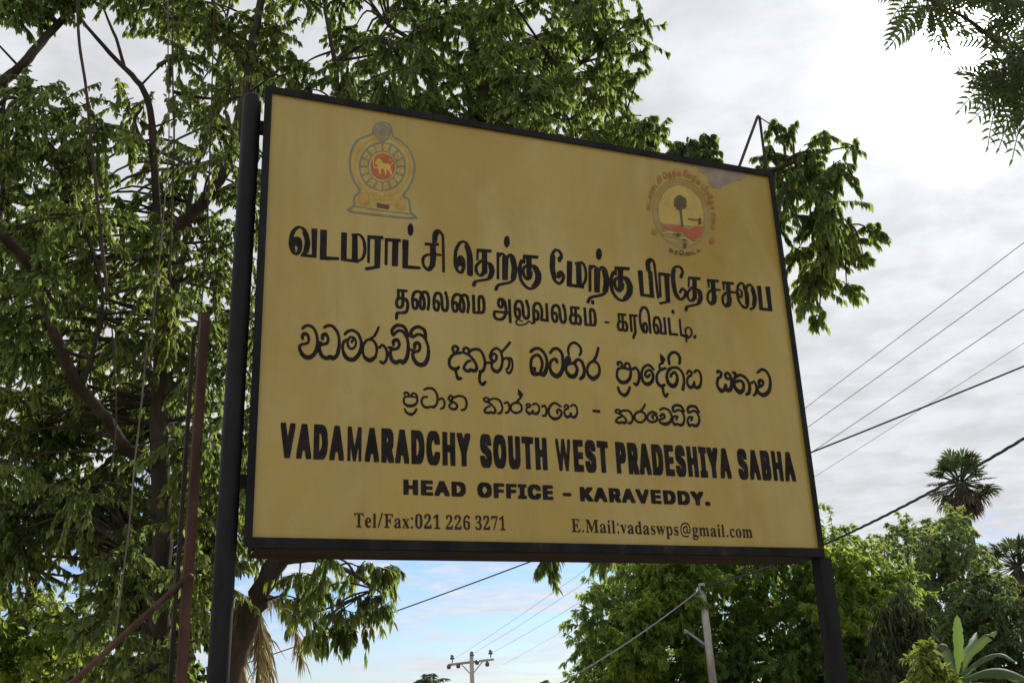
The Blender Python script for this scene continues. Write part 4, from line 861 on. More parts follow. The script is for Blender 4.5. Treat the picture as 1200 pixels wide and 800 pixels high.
        [2071,301,5,-1,20,1,7,7,5,12,1,28,-1,12,-1,7,-3,6,-4,5,-13,10,1,1,20,0,0,2,0,21,-3,12,-5,9,-7,3,-17,0,-5,-2,-5,-6,-4,-8,-1,-7,-1,-27,3,-14,4,-10,17,-13,3,-8,-1,-5,-2,-1,-2,5,-2,8,-17,0,-4,0,0,-16,2,-13,5,-13],
        [131,303,4,-1,16,1,17,117,0,12,-1,2,-16,0,-2,0,-8,-53,-8,51,-1,2,-2,1,-14,-1,-2,-2,0,-12],
        [174,303,2,-1,17,1,4,29,0,1,3,1,4,-1,5,-30,3,-1,16,1,0,14,-5,32,-12,83,-1,2,-2,0,-16,0,-2,-2,-16,-108],
        [236,303,3,-1,32,1,5,3,3,4,5,12,3,14,2,26,-2,38,-3,15,-3,8,-5,8,-5,2,-7,2,-25,0,-2,-1,-1,-2],
        [295,303,3,-1,16,1,4,30,4,1,4,-1,4,-30,3,-1,16,1,0,14,-1,10,-16,105,-2,2,-16,0,-2,-2,-16,-107,-1,-9],
        [362,303,3,-1,9,1,0,45,1,5,8,-50,3,-1,8,1,8,48,2,-3,0,-45,3,-1,8,1,0,128,0,3,-13,0,-1,-2,-12,-72,-2,5,-10,67,-1,2,-3,1,-9,-1,-2,-2],
        [428,303,3,-1,16,1,4,29,1,1,3,1,4,-1,4,-30,3,-1,16,1,0,16,-18,115,-17,0,-2,-2,-17,-112],
        [491,303,2,-1,16,0,2,1,1,23,6,-23,2,-1,20,1,0,14,-8,35,5,13,1,8,0,35,-1,8,-4,10,-3,5,-5,3,-5,1,-27,0,-2,-1,0,-2],
        [545,303,3,-1,16,1,4,30,4,1,3,-1,5,-30,3,-1,16,1,0,14,-1,10,-16,105,-2,2,-16,0,-3,-2,-15,-107,-2,-9],
        [608,303,2,-1,32,1,3,2,5,5,5,12,3,14,2,16,0,32,-2,15,-3,16,-3,8,-6,8,-6,3,-30,1,-2,-1,-1,-2],
        [731,303,4,-1,17,1,0,49,1,2,3,1,4,0,2,-1,1,-51,2,-1,16,0,2,1,1,128,-1,3,-20,0,0,-48,-1,-2,-3,0,-5,0,-2,2,0,45,0,3,-17,1,-3,-1],
        [808,303,4,-1,17,1,0,48,17,65,0,16,-1,2,-20,0,-5,-18,-2,-3,-5,18,-1,3,-20,0,-2,-2,1,-14,17,-69],
        [1076,303,3,-1,17,1,0,101,2,2,13,1,0,25,-2,2,-45,1,-2,-1,-1,-2,0,-25,13,-1,2,-2],
        [1118,303,2,-1,19,1,0,49,1,2,3,1,5,-1,0,-51,3,-1,18,1,0,128,-1,3,-19,0,-1,-48,0,-2,-4,0,-4,0,-1,2,-1,48,-20,0],
        [1220,303,3,-1,10,1,7,64,8,-64,4,-1,8,1,13,115,-1,16,-9,0,-2,-2,-6,-61,-2,0,0,2,-6,59,-2,2,-10,0,-1,-3,-6,-56,-2,-7,-7,64,-1,2,-10,0,0,-22],
        [1285,303,3,-1,37,0,4,1,-1,27,-20,1,-2,2,0,19,1,2,18,1,2,1,0,26,-2,1,-17,0,-2,3,0,19,23,2,0,25,-2,2,-40,0,-2,-2],
        [1406,303,4,-1,17,1,1,101,1,2,13,1,0,25,-2,2,-46,1,-2,-1,0,-2,0,-25,13,-1,1,-2],
        [1476,303,3,-1,17,1,0,40,2,2,11,0,5,3,4,6,3,10,2,16,-1,20,-1,15,-2,6,-3,8,-4,3,-4,2,-29,1,-3,-1,0,-2],
        [1531,303,2,-1,18,0,1,20,5,-20,19,0,3,1,0,14,-8,35,4,12,2,9,0,35,-2,10,-3,10,-5,4,-4,2,-30,1,-2,-1,0,-2],
        [1582,303,4,-1,16,1,4,30,4,1,2,-1,5,-30,3,-1,16,1,0,17,-16,111,-2,3,-18,0,-1,-2,-17,-113],
        [1643,303,4,-1,30,1,5,3,5,6,5,15,3,24,0,35,-1,14,-3,15,-4,9,-5,7,-6,3,-31,0,-2,-2],
        [1704,303,2,-1,38,0,3,1,-1,27,-21,1,-1,2,1,21,18,1,2,1,0,25,-2,2,-18,0,-1,21,1,2,22,1,0,25,-1,2,-40,1,-2,-1,-1,-2],
        [1811,303,2,-1,19,1,0,49,0,2,4,1,5,-1,0,-51,3,-1,16,0,2,1,0,128,-1,3,-19,0,-1,-48,-1,-2,-3,0,-5,0,0,2,-1,48,-20,0],
        [1870,303,2,-1,32,0,2,1,0,25,-2,2,-4,1,-1,2,0,71,1,2,6,1,0,25,-2,2,-32,1,-2,-1,0,-2,0,-25,6,-1,1,-2,0,-71,-1,-2,-5,-1,-1,-2],
        [1927,303,3,-1,18,1,0,48,16,65,1,16,-1,2,-20,0,-2,-2,-4,-17,-2,1,-4,18,-20,1,-1,-1,-1,-2,0,-16,17,-67],
        [1968,303,4,-1,16,1,4,30,4,1,2,-1,4,-30,3,-1,17,1,0,17,-16,111,-2,3,-18,0,-2,-2,-16,-113],
        [2115,303,2,-1,18,1,4,30,4,1,2,-1,5,-30,2,-1,18,1,0,13,-1,9,-16,107,-2,2,-18,0,-1,-2,-17,-112],
        [2178,303,3,-1,32,0,7,4,5,11,1,15,0,19,-1,13,-3,8,2,11,0,25,-1,10,-3,8,-4,6,-4,2,-32,0,-2,-2],
        [2235,303,4,-1,17,1,0,49,1,2,3,1,4,0,2,-1,1,-51,2,-1,16,0,2,1,1,128,-1,3,-20,0,0,-48,-1,-2,-3,0,-5,0,-2,2,0,45,0,3,-17,1,-3,-1],
        [2296,303,2,-1,17,1,5,30,2,1,4,-1,5,-30,2,-1,17,1,0,21,-16,107,-2,3,-18,0,-2,-2,-16,-108],
        [2200,332,-1,1,0,2,0,16,1,1,2,-3,2,-8,-1,-6],
        [258,334,-1,4,0,61,1,4,3,-4,4,-10,2,-21,-2,-20,-4,-10],
        [629,334,-1,4,0,61,1,4,4,-6,3,-8,2,-19,0,-11,-2,-11,-4,-10],
        [1664,336,0,63,0,1,2,1,5,-10,3,-23,-3,-22,-3,-9,-2,-2],
        [967,336,-4,12,-2,20,2,21,4,11,2,-1,3,-11,2,-20,-2,-20,-3,-10],
        [1498,378,-2,3,0,18,2,2,2,-5,1,-7,-1,-6],
        [512,379,0,4,0,20,2,-3,3,-9,-1,-7],
        [1552,380,-1,6,0,13,1,3,3,-5,1,-6,-1,-7],
        [2087,389,-4,5,1,6,1,-1,1,-2],
        [2200,388,-1,1,0,2,0,9,1,2,3,-6],
        [911,390,-3,6,1,3,2,-3],
        [1362,390,-3,6,1,4,3,-3,0,-6],
        [1780,390,-3,6,1,4,2,-4],
    ],
    'english_address': [
        [1304,183,19,0,1,13,0,2,2,0,12,-15,22,0,0,8,-18,24,18,18,-1,8,-22,0,-11,-11,-2,1,0,8,-2,2,-18,0,-1,-3,0,-52],
        [1364,183,18,0,5,13,3,1,9,0,7,-14,18,0,-1,10,-18,45,-3,3,-16,0,-3,-1,-19,-47],
        [1432,183,20,0,1,15,1,2,11,-17,21,0,0,8,-8,13,0,2,5,6,1,5,-1,14,-4,6,-5,3,-6,1,-36,0],
        [1490,183,18,0,5,13,3,1,10,0,6,-14,18,0,0,8,-21,50,-16,0,-3,-1,-20,-47],
        [1575,183,19,0,20,47,1,4,-1,7,-15,0,-3,-1,-11,-27,-13,28,-14,0,-4,0,0,-8],
        [1623,183,45,0,3,0,0,13,-25,1,-2,0,-1,2,1,5,2,2,20,0,3,1,0,10,-1,2,-22,0,-2,1,-1,5,1,2,2,0,24,1,1,3,-1,10,-44,0,-3,0,0,-55],
        [1682,183,31,0,9,1,10,6,5,8,2,8,0,16,-2,6,-3,5,-7,5,-11,3,-34,0,-1,-3,0,-52],
        [1749,183,36,0,9,3,7,5,3,5,2,6,0,18,-2,8,-4,6,-9,6,-8,1,-34,0,-1,-3,0,-52],
        [1832,183,17,0,3,0,1,21,20,29,0,8,-21,0,-10,-12,-1,1,-9,11,-20,0,-1,-8,20,-29],
        [1881,183,16,-1,3,2,2,4,0,6,-1,4,-4,2,-13,0,-3,-1,-3,-3,0,-8,1,-3],
        [576,185,2,-1,18,0,1,22,2,0,13,0,1,-20,1,-2,16,0,3,1,0,56,-3,1,-17,-1,-1,-19,-3,-2,-11,0,-1,2,-1,19,-18,1,-2,-1],
        [644,185,3,-1,42,0,3,1,0,9,-2,3,-24,0,-1,1,-1,3,1,4,1,1,21,0,3,1,0,10,-1,2,-23,1,-1,0,-1,5,1,2,1,1,24,0,1,2,0,11,-2,1,-42,0,-3,-1],
        [697,185,3,-1,16,0,5,12,3,2,10,-1,4,-12,2,-1,16,0,1,1,0,9,-20,47,-20,0,-19,-48],
        [765,185,2,-1,34,0,8,2,6,4,6,8,2,9,-1,18,-5,9,-7,5,-8,2,-36,0,-1,-2],
        [883,185,7,-2,23,1,7,4,6,6,3,12,-1,19,-4,9,-6,6,-10,3,-18,0,-9,-3,-7,-7,-3,-7,-2,-9,2,-18,5,-9],
        [936,185,2,-1,16,0,2,1,0,19,2,1,19,1,1,1,0,11,-20,1,-2,1,0,6,2,2,22,1,1,2,-1,11,-42,0,-2,-1],
        [988,185,3,-1,16,0,1,20,1,1,19,1,2,0,0,13,-21,0,-1,1,0,6,1,2,22,1,1,2,0,10,-1,1,-43,-1],
        [1037,185,2,-1,32,0,3,1,0,11,-1,1,-7,0,-1,4,0,25,1,2,7,1,1,1,0,9,-1,3,-34,0,-2,-1,0,-11,1,-1,6,-1,1,-3,0,-26,-1,-2,-6,0,-1,-1],
        [1092,185,8,-2,16,0,6,1,7,4,5,6,1,10,-1,4,-18,0,-5,-7,-3,-2,-3,1,-4,4,-3,8,3,10,5,5,2,0,3,-2,5,-7,18,0,1,7,-1,6,-3,5,-5,4,-10,3,-18,0,-9,-4,-7,-6,-3,-7,-1,-4,1,-21,5,-11],
        [1142,185,3,-1,41,0,1,2,-1,11,-22,0,-2,1,0,3,0,5,2,0,21,1,0,12,-2,1,-19,0,-2,2,0,4,2,2,22,1,1,2,-1,11,-41,0,-3,-1],
        [1703,197,-1,2,0,26,0,1,1,1,7,-2,3,-2,3,-5,2,-6,-2,-6,-3,-5,-3,-2],
        [1770,197,-1,2,0,26,0,1,3,1,5,-2,5,-3,3,-7,1,-3,-2,-6,-3,-4,-4,-3],
        [786,198,0,3,0,24,0,3,5,-1,6,-4,4,-6,1,-5,-2,-6,-3,-4,-4,-3],
        [898,199,-3,2,-3,5,-2,8,4,9,3,3,3,1,7,-7,2,-8,-4,-9,-5,-4],
        [1228,202,2,-1,1,0,32,0,2,1,1,12,-3,1,-33,-1],
        [1454,216,-1,2,0,8,1,1,3,0,4,-2,1,-3,-2,-4],
    ],
    'contact_line': [
        [1810,40,6,-1,8,2,4,3,2,3,1,6,-1,4,-2,2,-6,2,-9,1,-2,2,1,2,2,1,8,1,5,3,1,5,0,8,3,2,0,1,0,2,-1,1,-16,2,-6,-2,-4,-6,0,-9,5,-7,-5,-5,0,-6,2,-4,-3,-3,0,-4,2,-4],
        [1680,41,16,0,0,3,-4,2,1,12,5,-3,3,0,5,3,3,5,1,7,0,11,-3,7,-3,4,-6,1,-6,-5,-2,4,-10,0,0,-3,2,-1,1,-4,0,-37,-3,-5],
        [1814,44,-5,2,-1,2,2,3,11,0,4,-1,0,-3,-2,-2],
        [1764,50,10,-1,6,1,3,2,1,4,-1,2,-11,-3,-10,1,-4,4,-4,5,-3,11,1,11,4,8,5,5,9,4,6,0,4,-1,5,-3,4,-5,2,-11,-2,-12,-3,-2,-2,0,-2,4,0,20,-9,2,-7,-2,-4,-4,-3,-8,1,-10,2,-4,2,-3,7,-1,5,2,2,3,4,-4,4,-1,5,3,4,8,0,14,-2,9,-5,7,-4,3,-6,2,-10,0,-10,-5,-7,-9,-3,-9,-1,-12,2,-11,5,-9,5,-3],
        [1969,53,3,1,2,3,0,5,-3,2,-3,-1,-2,-4,1,-5],
        [1991,53,5,0,4,1,4,2,3,4,-1,2,-5,-2,-5,0,-3,3,-2,6,0,12,3,5,2,1,2,-1,1,-6,1,-3,4,0,2,1,0,4,-1,4,-4,4,-6,0,-6,-2,-4,-5,-2,-5,0,-14,4,-7],
        [2021,53,5,-1,6,2,4,5,3,6,0,10,-2,6,-3,6,-5,3,-7,0,-5,-3,-3,-4,-2,-6,-1,-9,2,-6,3,-5],
        [2066,53,10,0,0,3,-3,3,0,19,2,4,3,1,2,-2,1,-4,0,-17,0,-2,-3,-2,1,-3,13,0,0,3,-1,1,-1,2,0,19,-2,8,-2,2,-3,2,-6,-2,-4,-3,-3,3,-4,2,-4,-1,-4,-3,-3,3,-9,0,-1,-2,2,-3,1,-2,0,-22,-1,-2,-3,-4,3,-1,11,0,1,1,-3,5,0,19,2,4,3,1,3,-1,0,-4,0,-19,-3,-5,1,-1],
        [1893,54,6,0,6,3,3,-3,3,-1,4,1,2,3,0,2,-2,1,-1,23,-1,4,-3,2,-5,2,-7,0,-5,-3,-2,-3,0,-7,3,-2,4,2,1,4,-2,4,1,1,5,0,3,-4,-1,-6,-9,-4,-6,-5,-1,-4,0,-5],
        [1924,54,12,0,2,2,-3,4,0,28,-1,2,-11,-1,3,-6,0,-21,-1,-4,-2,-1],
        [1943,54,14,0,1,2,-3,3,0,3,-1,44,-9,0,-2,-1,3,-4,0,-3,0,-36,-1,-4,-2,-1],
        [1648,56,2,2,5,17,2,2,5,-20,2,-1,13,36,-8,0,3,-5,-4,-12,-2,1,-3,11,3,5,-14,0,-1,-2,3,-2,1,-5,-3,-8,-1,-1,-4,13,2,3,-1,2,-13,0,0,-2,2,-3,10,-30],
        [1718,56,4,1,4,-2,5,0,4,2,2,3,1,8,-1,6,-3,3,-8,5,-2,4,2,2,4,1,3,-2,3,-6,1,1,0,10,-3,-1,-6,2,-4,-1,-5,-5,-1,-6,1,-5,4,-4,7,-6,2,-3,-2,-4,-4,0,-3,2,-4,7,-1,0],
        [1835,56,15,0,-3,4,0,21,3,3,2,1,2,-1,1,-2,0,-20,-3,-6,4,-1,11,1,-3,4,0,21,2,3,3,1,2,-2,1,-3,0,-17,-3,-7,3,-1,11,1,-2,4,-1,23,-2,6,-3,2,-5,0,-7,-5,-3,4,-4,2,-4,-1,-4,-4,-2,4,-10,-1,0,-2,2,-1,0,-3,1,-21,-1,-3,-2,-3],
        [1525,57,5,0,3,3,0,2,-3,2,0,23,-3,5,-2,1,-5,1,-6,0,-5,-2,-2,-3,-1,-5,1,-3,2,-2,4,1,1,3,-1,6,3,2,4,-2,2,-3,-1,-5,-9,-5,-5,-4,-2,-3,0,-7,3,-4,2,-1,6,1,5,3],
        [1547,57,5,0,5,3,1,-3,12,2,-1,3,-2,1,0,2,-1,42,0,2,-12,0,0,-2,3,-3,0,-12,-6,2,-5,-1,-3,-3,-3,-4,-1,-9,0,-8,3,-9],
        [1579,57,6,-1,6,4,3,-4,4,0,5,3,0,3,-3,2,0,23,-2,3,-4,3,-10,0,-5,-2,-2,-3,-1,-6,2,-2,2,-1,2,0,2,2,0,8,2,1,4,-1,2,-3,-1,-6,-10,-5,-5,-5,-1,-5,0,-3,1,-3],
        [1611,57,4,1,7,-2,4,1,3,3,2,6,-1,9,-3,3,-8,5,-2,4,3,3,3,-1,6,-7,0,11,-2,-1,-10,1,-5,-4,-1,-6,1,-7,3,-4,8,-4,2,-4,-2,-4,-5,0,-3,3,-4,6],
        [2024,56,-3,4,-1,15,1,8,2,3,2,1,3,-1,1,-4,1,-16,-2,-8,-2,-2],
        [439,58,5,-1,4,2,4,3,2,4,-1,2,-3,-3,-5,0,-3,1,-1,4,-1,6,13,1,1,1,-2,11,-3,4,-3,2,-5,0,-4,-2,-4,-5,-2,-6,0,-8,1,-8,3,-5],
        [545,58,4,0,6,3,1,0,3,-3,3,0,5,4,0,2,-3,1,0,23,-2,4,-3,2,-6,2,-6,-2,-4,-3,-1,-3,0,-6,1,-1,3,-1,2,1,1,2,-1,6,1,2,5,0,2,-4,-1,-6,-11,-6,-3,-5,0,-7,1,-3],
        [608,58,3,1,1,3,0,4,-3,3,-2,-1,-2,-3,0,-5],
        [1387,58,6,1,5,3,2,-4,4,0,3,1,3,3,0,1,-3,1,0,1,-1,23,-2,4,-3,2,-6,2,-6,-1,-3,-2,-3,-4,0,-6,3,-3,3,1,2,2,-1,6,0,2,4,1,2,-1,2,-4,0,-6,-11,-5,-4,-3,-1,-3,0,-7,1,-3],
        [1460,58,4,-1,2,2,0,5,-2,4,-4,0,-1,-3,0,-5],
        [1486,58,0,-1,2,1,9,28,4,6,0,1,-7,1,-2,-1,3,-5,-5,-14,-5,15,3,3,0,1,-15,1,-1,-1,4,-6],
        [398,59,2,-1,16,0,3,1,-1,2,-3,2,-2,5,0,37,1,1,2,0,5,-2,3,-4,2,-6,0,6,0,10,-35,0,1,-16,2,6,3,4,5,2,2,-1,0,-37,-1,-5,-4,-2],
        [459,59,3,-1,11,1,-2,5,0,44,-1,2,-10,0,2,-5,0,-40,0,-2,-3,-3],
        [478,59,4,-1,1,2,15,50,0,3,-4,0,-2,-3],
        [503,59,20,0,0,3,-4,0,-2,3,0,17,1,1,1,0,4,-1,4,-10,1,3,0,21,-2,2,-1,-6,-2,-3,-3,-1,-3,0,0,17,2,2,10,-2,4,-4,2,-6,1,6,-1,9,-30,0,-3,0,0,-2,4,-2,2,-5,0,-35,-2,-3,-3,-1],
        [571,59,9,0,1,1,-2,4,4,7,4,-7,0,-1,-3,-3,1,-1,14,0,0,3,-2,1,-8,17,5,8,3,4,0,3,-8,-1,0,-2,2,-2,-3,-6,-2,0,-2,5,1,5,-14,0,0,-2,4,-4,6,-13,-6,-11,-3,-2],
        [630,59,7,-1,6,3,4,7,2,9,0,17,-1,8,-4,9,-4,2,-3,1,-7,-1,-4,-2,-3,-5,-2,-10,0,-16,1,-10,3,-7],
        [740,59,2,-1,23,0,2,1,1,16,-3,0,-2,-5,-3,-2,-10,0,-2,1,13,17,5,9,0,7,-1,5,-2,4,-5,2,-6,1,-6,-2,-3,-2,-2,-4,0,-7,4,-4,2,0,2,10,3,3,2,0,2,-2,2,-6,-1,-6,-3,-8,-13,-18],
        [774,59,2,-1,26,1,0,15,-1,1,-2,0,-2,-5,-2,-2,-12,0,-1,1,14,18,4,9,1,8,-2,4,-4,4,-3,2,-8,0,-3,-1,-4,-3,-2,-3,0,-6,1,-3,2,-2,3,-1,1,1,1,8,3,4,2,0,2,-2,2,-6,-1,-7,-3,-6,-13,-19],
        [818,59,5,-1,6,1,5,4,2,7,0,12,-2,7,-6,3,-6,0,-4,-1,-1,1,2,9,4,7,2,0,2,-1,2,-7,1,-1,5,2,1,4,-1,5,-5,4,-8,0,-5,-3,-4,-5,-2,-7,-2,-12,1,-16,3,-7],
        [864,59,7,0,6,1,4,4,2,6,0,11,-2,3,-5,5,5,5,1,4,0,9,-4,5,-6,3,-10,-2,-2,-2,-2,-5,1,-6,5,-3,1,2,1,7,2,2,2,1,2,-1,2,-4,0,-6,-2,-5,-2,-2,-6,-1,-1,-2,1,-3,7,-1,3,-3,1,-6,-2,-7,-5,-3,-3,1,-4,8,-2,-1,-2,-3,2,-7],
        [1306,59,3,0,2,1,1,6,-2,3,-4,0,-1,-1,0,-6],
        [1356,59,19,0,1,1,0,2,-5,2,0,5,0,35,1,2,4,2,0,2,-2,1,-14,0,-12,-33,-1,2,-12,31,-14,0,-1,-3,4,-1,1,-2,0,-37,-1,-4,-3,-2,-1,-2,2,-1,11,0,1,1,0,2,-4,2,-1,2,-1,29,1,4,14,-39,2,-1,15,42,1,-35,-2,-3,-4,-1],
        [1415,59,10,-1,5,1,-3,5,-1,30,-11,0,0,-2,2,-2,1,-2,0,-23],
        [1435,59,2,-1,13,1,-3,5,0,46,-12,0,3,-6,0,-38,0,-3,-3,-3],
        [655,60,2,-1,24,0,3,1,0,15,-2,1,-2,-1,-1,-4,-3,-2,-13,0,14,18,4,8,1,6,0,6,-3,4,-4,3,-6,1,-6,-1,-3,-2,-3,-4,-1,-7,2,-4,5,-1,1,9,1,2,3,2,4,-2,1,-7,-1,-7,-3,-6,-14,-19],
        [694,60,3,-1,20,0,2,1,-1,4,-6,1,-1,3,0,44,-1,2,-6,0,-13,-10,1,-5,2,-1,3,1,5,5,0,-2,0,-34,-2,-3,-5,-1],
        [890,60,2,0,24,0,0,15,-1,2,-2,-1,-1,-4,-3,-3,-11,0,-1,1,14,19,3,9,1,7,-2,5,-3,3,-3,1,-7,1,-4,-1,-4,-3,-1,-3,-1,-6,2,-4,4,-1,1,1,1,8,2,2,2,1,2,-1,2,-2,0,-7,-4,-12,-12,-19],
        [929,60,4,0,2,3,14,47,0,4,-22,1,-3,-1,-1,-1,0,-13,1,-2,2,1,1,5,1,1,15,0],
        [958,60,21,0,1,2,0,3,-6,1,-1,3,0,44,-1,2,-5,0,-12,-10,0,-4,2,-2,3,1,4,5,1,-1,0,-35,-2,-3,-5,-1],
        [1258,60,24,0,12,0,3,15,-1,1,-5,-7,-5,-4,-10,-1,-1,1,-1,4,0,15,5,0,2,-2,3,-8,1,0,0,3,0,22,-1,-1,-1,-4,-3,-4,-2,-1,-4,0,0,17,1,1,3,1,8,-2,4,-2,3,-8,0,15,-32,1,-2,-1,0,-1,4,-3,1,-3,0,-35,-2,-5,-3,-1],
        [1899,60,-1,4,1,5,3,2,3,2,0,-10,-2,-3],
        [1694,61,-2,4,0,17,2,4,4,1,3,-4,1,-13,-3,-8,-3,-1],
        [1551,62,-2,2,-1,4,0,14,2,5,4,2,2,-2,2,-3,0,-16,-3,-5],
        [1586,62,-2,3,1,5,2,4,4,1,1,-1,-1,-9,-3,-3],
        [552,64,-2,1,-1,3,1,4,3,4,2,1,1,-1,0,-10],
        [1393,64,-2,1,-1,3,1,4,3,4,4,1,0,-9,-2,-3],
        [1515,64,-1,4,1,3,3,4,3,1,0,-10,-3,-3],
        [633,65,-3,6,0,21,1,13,2,3,3,0,2,-1,1,-5,1,-21,-2,-15,-2,-2],
        [822,65,-3,5,-2,13,3,3,4,1,2,-2,2,-3,0,-11,-2,-6,-2,-1],
        [1768,70,-2,2,-1,3,-1,5,1,4,5,5,6,1,1,-3,-1,-12,-3,-5],
        [1814,71,-2,4,0,9,2,3,2,1,3,-2,0,-12,-1,-3],
        [442,81,-2,1,0,4,2,4,3,1,1,-2,1,-7,-1,-1],
        [607,90,3,0,2,3,0,6,-3,2,-3,-1,-1,-2,0,-5],
        [1460,90,4,-1,2,3,0,4,-2,4,-4,0,-1,-2,0,-5],
        [1928,95,4,0,3,3,0,6,-3,3,-4,-1,-2,-2,0,-6],
        [1420,100,4,-1,3,3,0,6,-3,3,-4,0,-1,-3,-1,-4],
    ],
    'l:field': [
        [366,1327,254,7,-9,25,-8,55,-23,14,20,38,21,55,7,67,-21,59,-36,37,-35,21,-13,47,-1,1,-30,7,-32,-19,-11,-45,-35,-19,-33,-26,-22,-54,-4,-69,17,-60,26,-43,-22,-31,0,-38],
    ],
    'l:blue_grey': [
        [366,1322,74,-1,148,5,33,3,13,3,3,1,4,5,-1,4,-20,14,-4,4,-5,39,-4,18,-6,6,-5,3,-11,1,-1,2,3,7,18,30,14,34,7,20,6,34,1,20,0,14,-5,22,-13,31,-8,14,-8,10,-26,23,-7,5,-18,7,-8,7,-5,13,-5,28,-4,7,-5,5,-5,3,-14,3,-16,-3,-14,-5,-11,-9,-5,-6,-3,-7,-9,-37,-45,-26,-16,-13,-10,-14,-13,-29,-6,-21,-4,-33,0,-23,2,-21,6,-23,10,-29,5,-9,16,-22,5,-11,-1,-3,-3,-5,-14,-15,-4,-7,-2,-11,2,-27,-3,-3,-6,0,-1,-6,-10,-6,-6,-8,0,-3,4,-6],
        [378,1330,-12,1,-10,2,20,15,118,-3,122,2,13,-7,-10,-2,-28,-3,-49,-2,-104,-3],
        [441,1352,-61,2,1,8,-2,20,1,10,2,5,15,15,4,6,2,7,-2,9,-4,6,-17,22,-4,9,-13,38,-4,22,-1,20,2,22,3,21,9,29,13,25,6,8,8,6,23,15,30,16,5,24,0,-21,2,-7,4,-8,5,-6,7,-5,7,-2,8,0,-4,-1,-20,-7,-22,-13,-20,-19,-15,-23,-11,-25,-6,-26,-1,-28,5,-25,8,-20,13,-19,16,-13,20,-10,22,-4,21,2,23,8,19,11,13,11,10,11,10,13,7,13,6,14,4,13,5,36,-4,30,-3,13,-8,16,-12,17,-14,12,-18,9,-20,4,-19,1,3,0,9,6,10,12,7,14,2,18,3,-9,3,-8,5,-5,31,-16,19,-16,11,-13,14,-24,10,-30,2,-11,0,-21,-3,-22,-7,-31,-7,-19,-11,-26,-17,-28,-3,-6,-1,-6,3,-7,16,-4,2,-1,3,-4,3,-14,5,-40,3,-5,-91,-2],
        [468,1444,-7,2,0,1,10,30,15,-2,1,-1,0,-30,-7,0],
        [496,1446,0,31,16,6,11,-27,-11,-5],
        [451,1449,-12,6,-10,7,21,26,12,-9],
        [531,1461,-11,27,15,13,19,-18,-10,-11],
        [423,1470,-1,0,-6,7,-8,15,26,16,8,-14],
        [475,1482,-12,3,-10,7,-7,7,-7,11,-4,12,-3,16,1,14,3,14,5,13,6,12,9,11,10,9,11,6,12,4,11,1,12,-1,10,-4,9,-7,8,-10,6,-10,3,-10,3,-19,-4,-25,-6,-14,-7,-12,-9,-10,-7,-7,-11,-6,-12,-5,-11,-1],
        [560,1490,-20,19,10,18,25,-7,-5,-14],
        [405,1502,-3,8,-3,21,28,5,3,-19],
        [577,1529,-25,8,3,19,1,1,28,4,-4,-29,-1,-2],
        [399,1541,1,15,4,16,25,-6,-2,-21],
        [555,1567,-2,19,26,16,5,-30],
        [430,1575,-23,7,7,16,8,13,20,-18,-9,-19],
        [549,1594,-9,15,21,26,8,-11,7,-13],
        [447,1601,-19,19,11,12,12,9,11,-26,-14,-14],
        [532,1616,-12,7,11,32,1,1,11,-6,11,-8,-20,-27],
        [470,1619,-11,28,15,7,12,4,0,-31],
        [508,1627,-12,1,-1,31,1,1,17,0,9,-2,-11,-31],
        [483,1676,5,15,1,-15,-1,-1],
        [494,1676,0,18,5,-14,0,-2],
        [476,1678,-3,3,9,11,-4,-14,-1,-1],
        [504,1683,-5,13,1,1,9,-10,-4,-4],
        [469,1686,-2,4,10,7,1,-1,-8,-11],
        [512,1692,-10,10,0,1,13,-4],
        [465,1695,-1,8,12,2,1,-1],
        [516,1705,-12,5,14,2,-1,-7],
        [464,1708,1,8,15,-5],
        [505,1715,-1,1,3,2,10,7,0,-1,1,-6],
        [458,1717,-1,2,2,7,5,12,7,8,11,7,11,3,14,0,9,-3,5,-7,3,-15,0,-3,-6,13,-5,5,-6,4,-6,2,-7,1,-12,-4,-8,-5,-7,-8,-6,-11],
        [480,1717,-12,4,-1,1,3,6,11,-11],
        [483,1722,-10,10,4,5,1,0],
        [504,1722,0,1,1,0],
        [505,1723,-1,1,8,11,1,0,3,-5],
        [488,1727,-5,14,5,3],
        [494,1728,-1,16,1,1,4,0,1,-1],
        [501,1729,-1,2,5,12,4,-3],
    ],
    'l:ochre': [
        [560,1354,8,0,9,4,8,7,5,12,2,12,-3,13,-5,9,-8,5,-11,1,-10,-5,-7,-10,-5,-13,-23,-4,-15,-3,-16,0,-13,3,-25,9,-3,-1,2,-3,25,-9,14,-3,21,0,32,6,2,-12,3,-8,6,-6],
        [411,1356,9,1,9,6,8,9,3,12,1,8,-1,7,-3,9,-7,9,-10,4,-11,-2,-9,-6,-7,-9,-4,-14,0,-12,4,-11,7,-8],
        [561,1359,-7,4,-5,8,-2,13,7,3,1,1,-2,2,-4,0,-1,2,5,10,6,6,7,4,7,0,7,-4,5,-8,2,-11,-1,-9,-4,-10,-6,-7,-8,-4],
        [410,1360,-8,4,-6,7,-3,10,1,12,4,10,6,8,8,5,9,0,7,-4,6,-8,3,-12,-1,-9,-3,-8,-7,-9,-8,-5],
        [465,1396,24,-1,18,2,15,3,3,4,3,3,1,16,14,9,16,12,14,16,11,15,13,24,6,15,4,14,6,42,-5,39,-4,14,-4,11,-14,22,-15,17,-21,14,-22,7,-23,2,-24,-3,-24,-10,-23,-15,-22,-21,-15,-22,-13,-28,-8,-27,-4,-27,1,-25,5,-28,9,-23,11,-17,12,-14,19,-14,22,-9,1,-11,6,-5],
        [469,1401,-1,1,0,8,13,-1,1,-6,1,-1,2,2,1,6,13,1,0,-5,2,-2,2,2,-1,6,21,7,0,-9,-5,-5,-11,-3,-15,-1],
        [460,1402,-3,4,0,5,7,-1,0,-8],
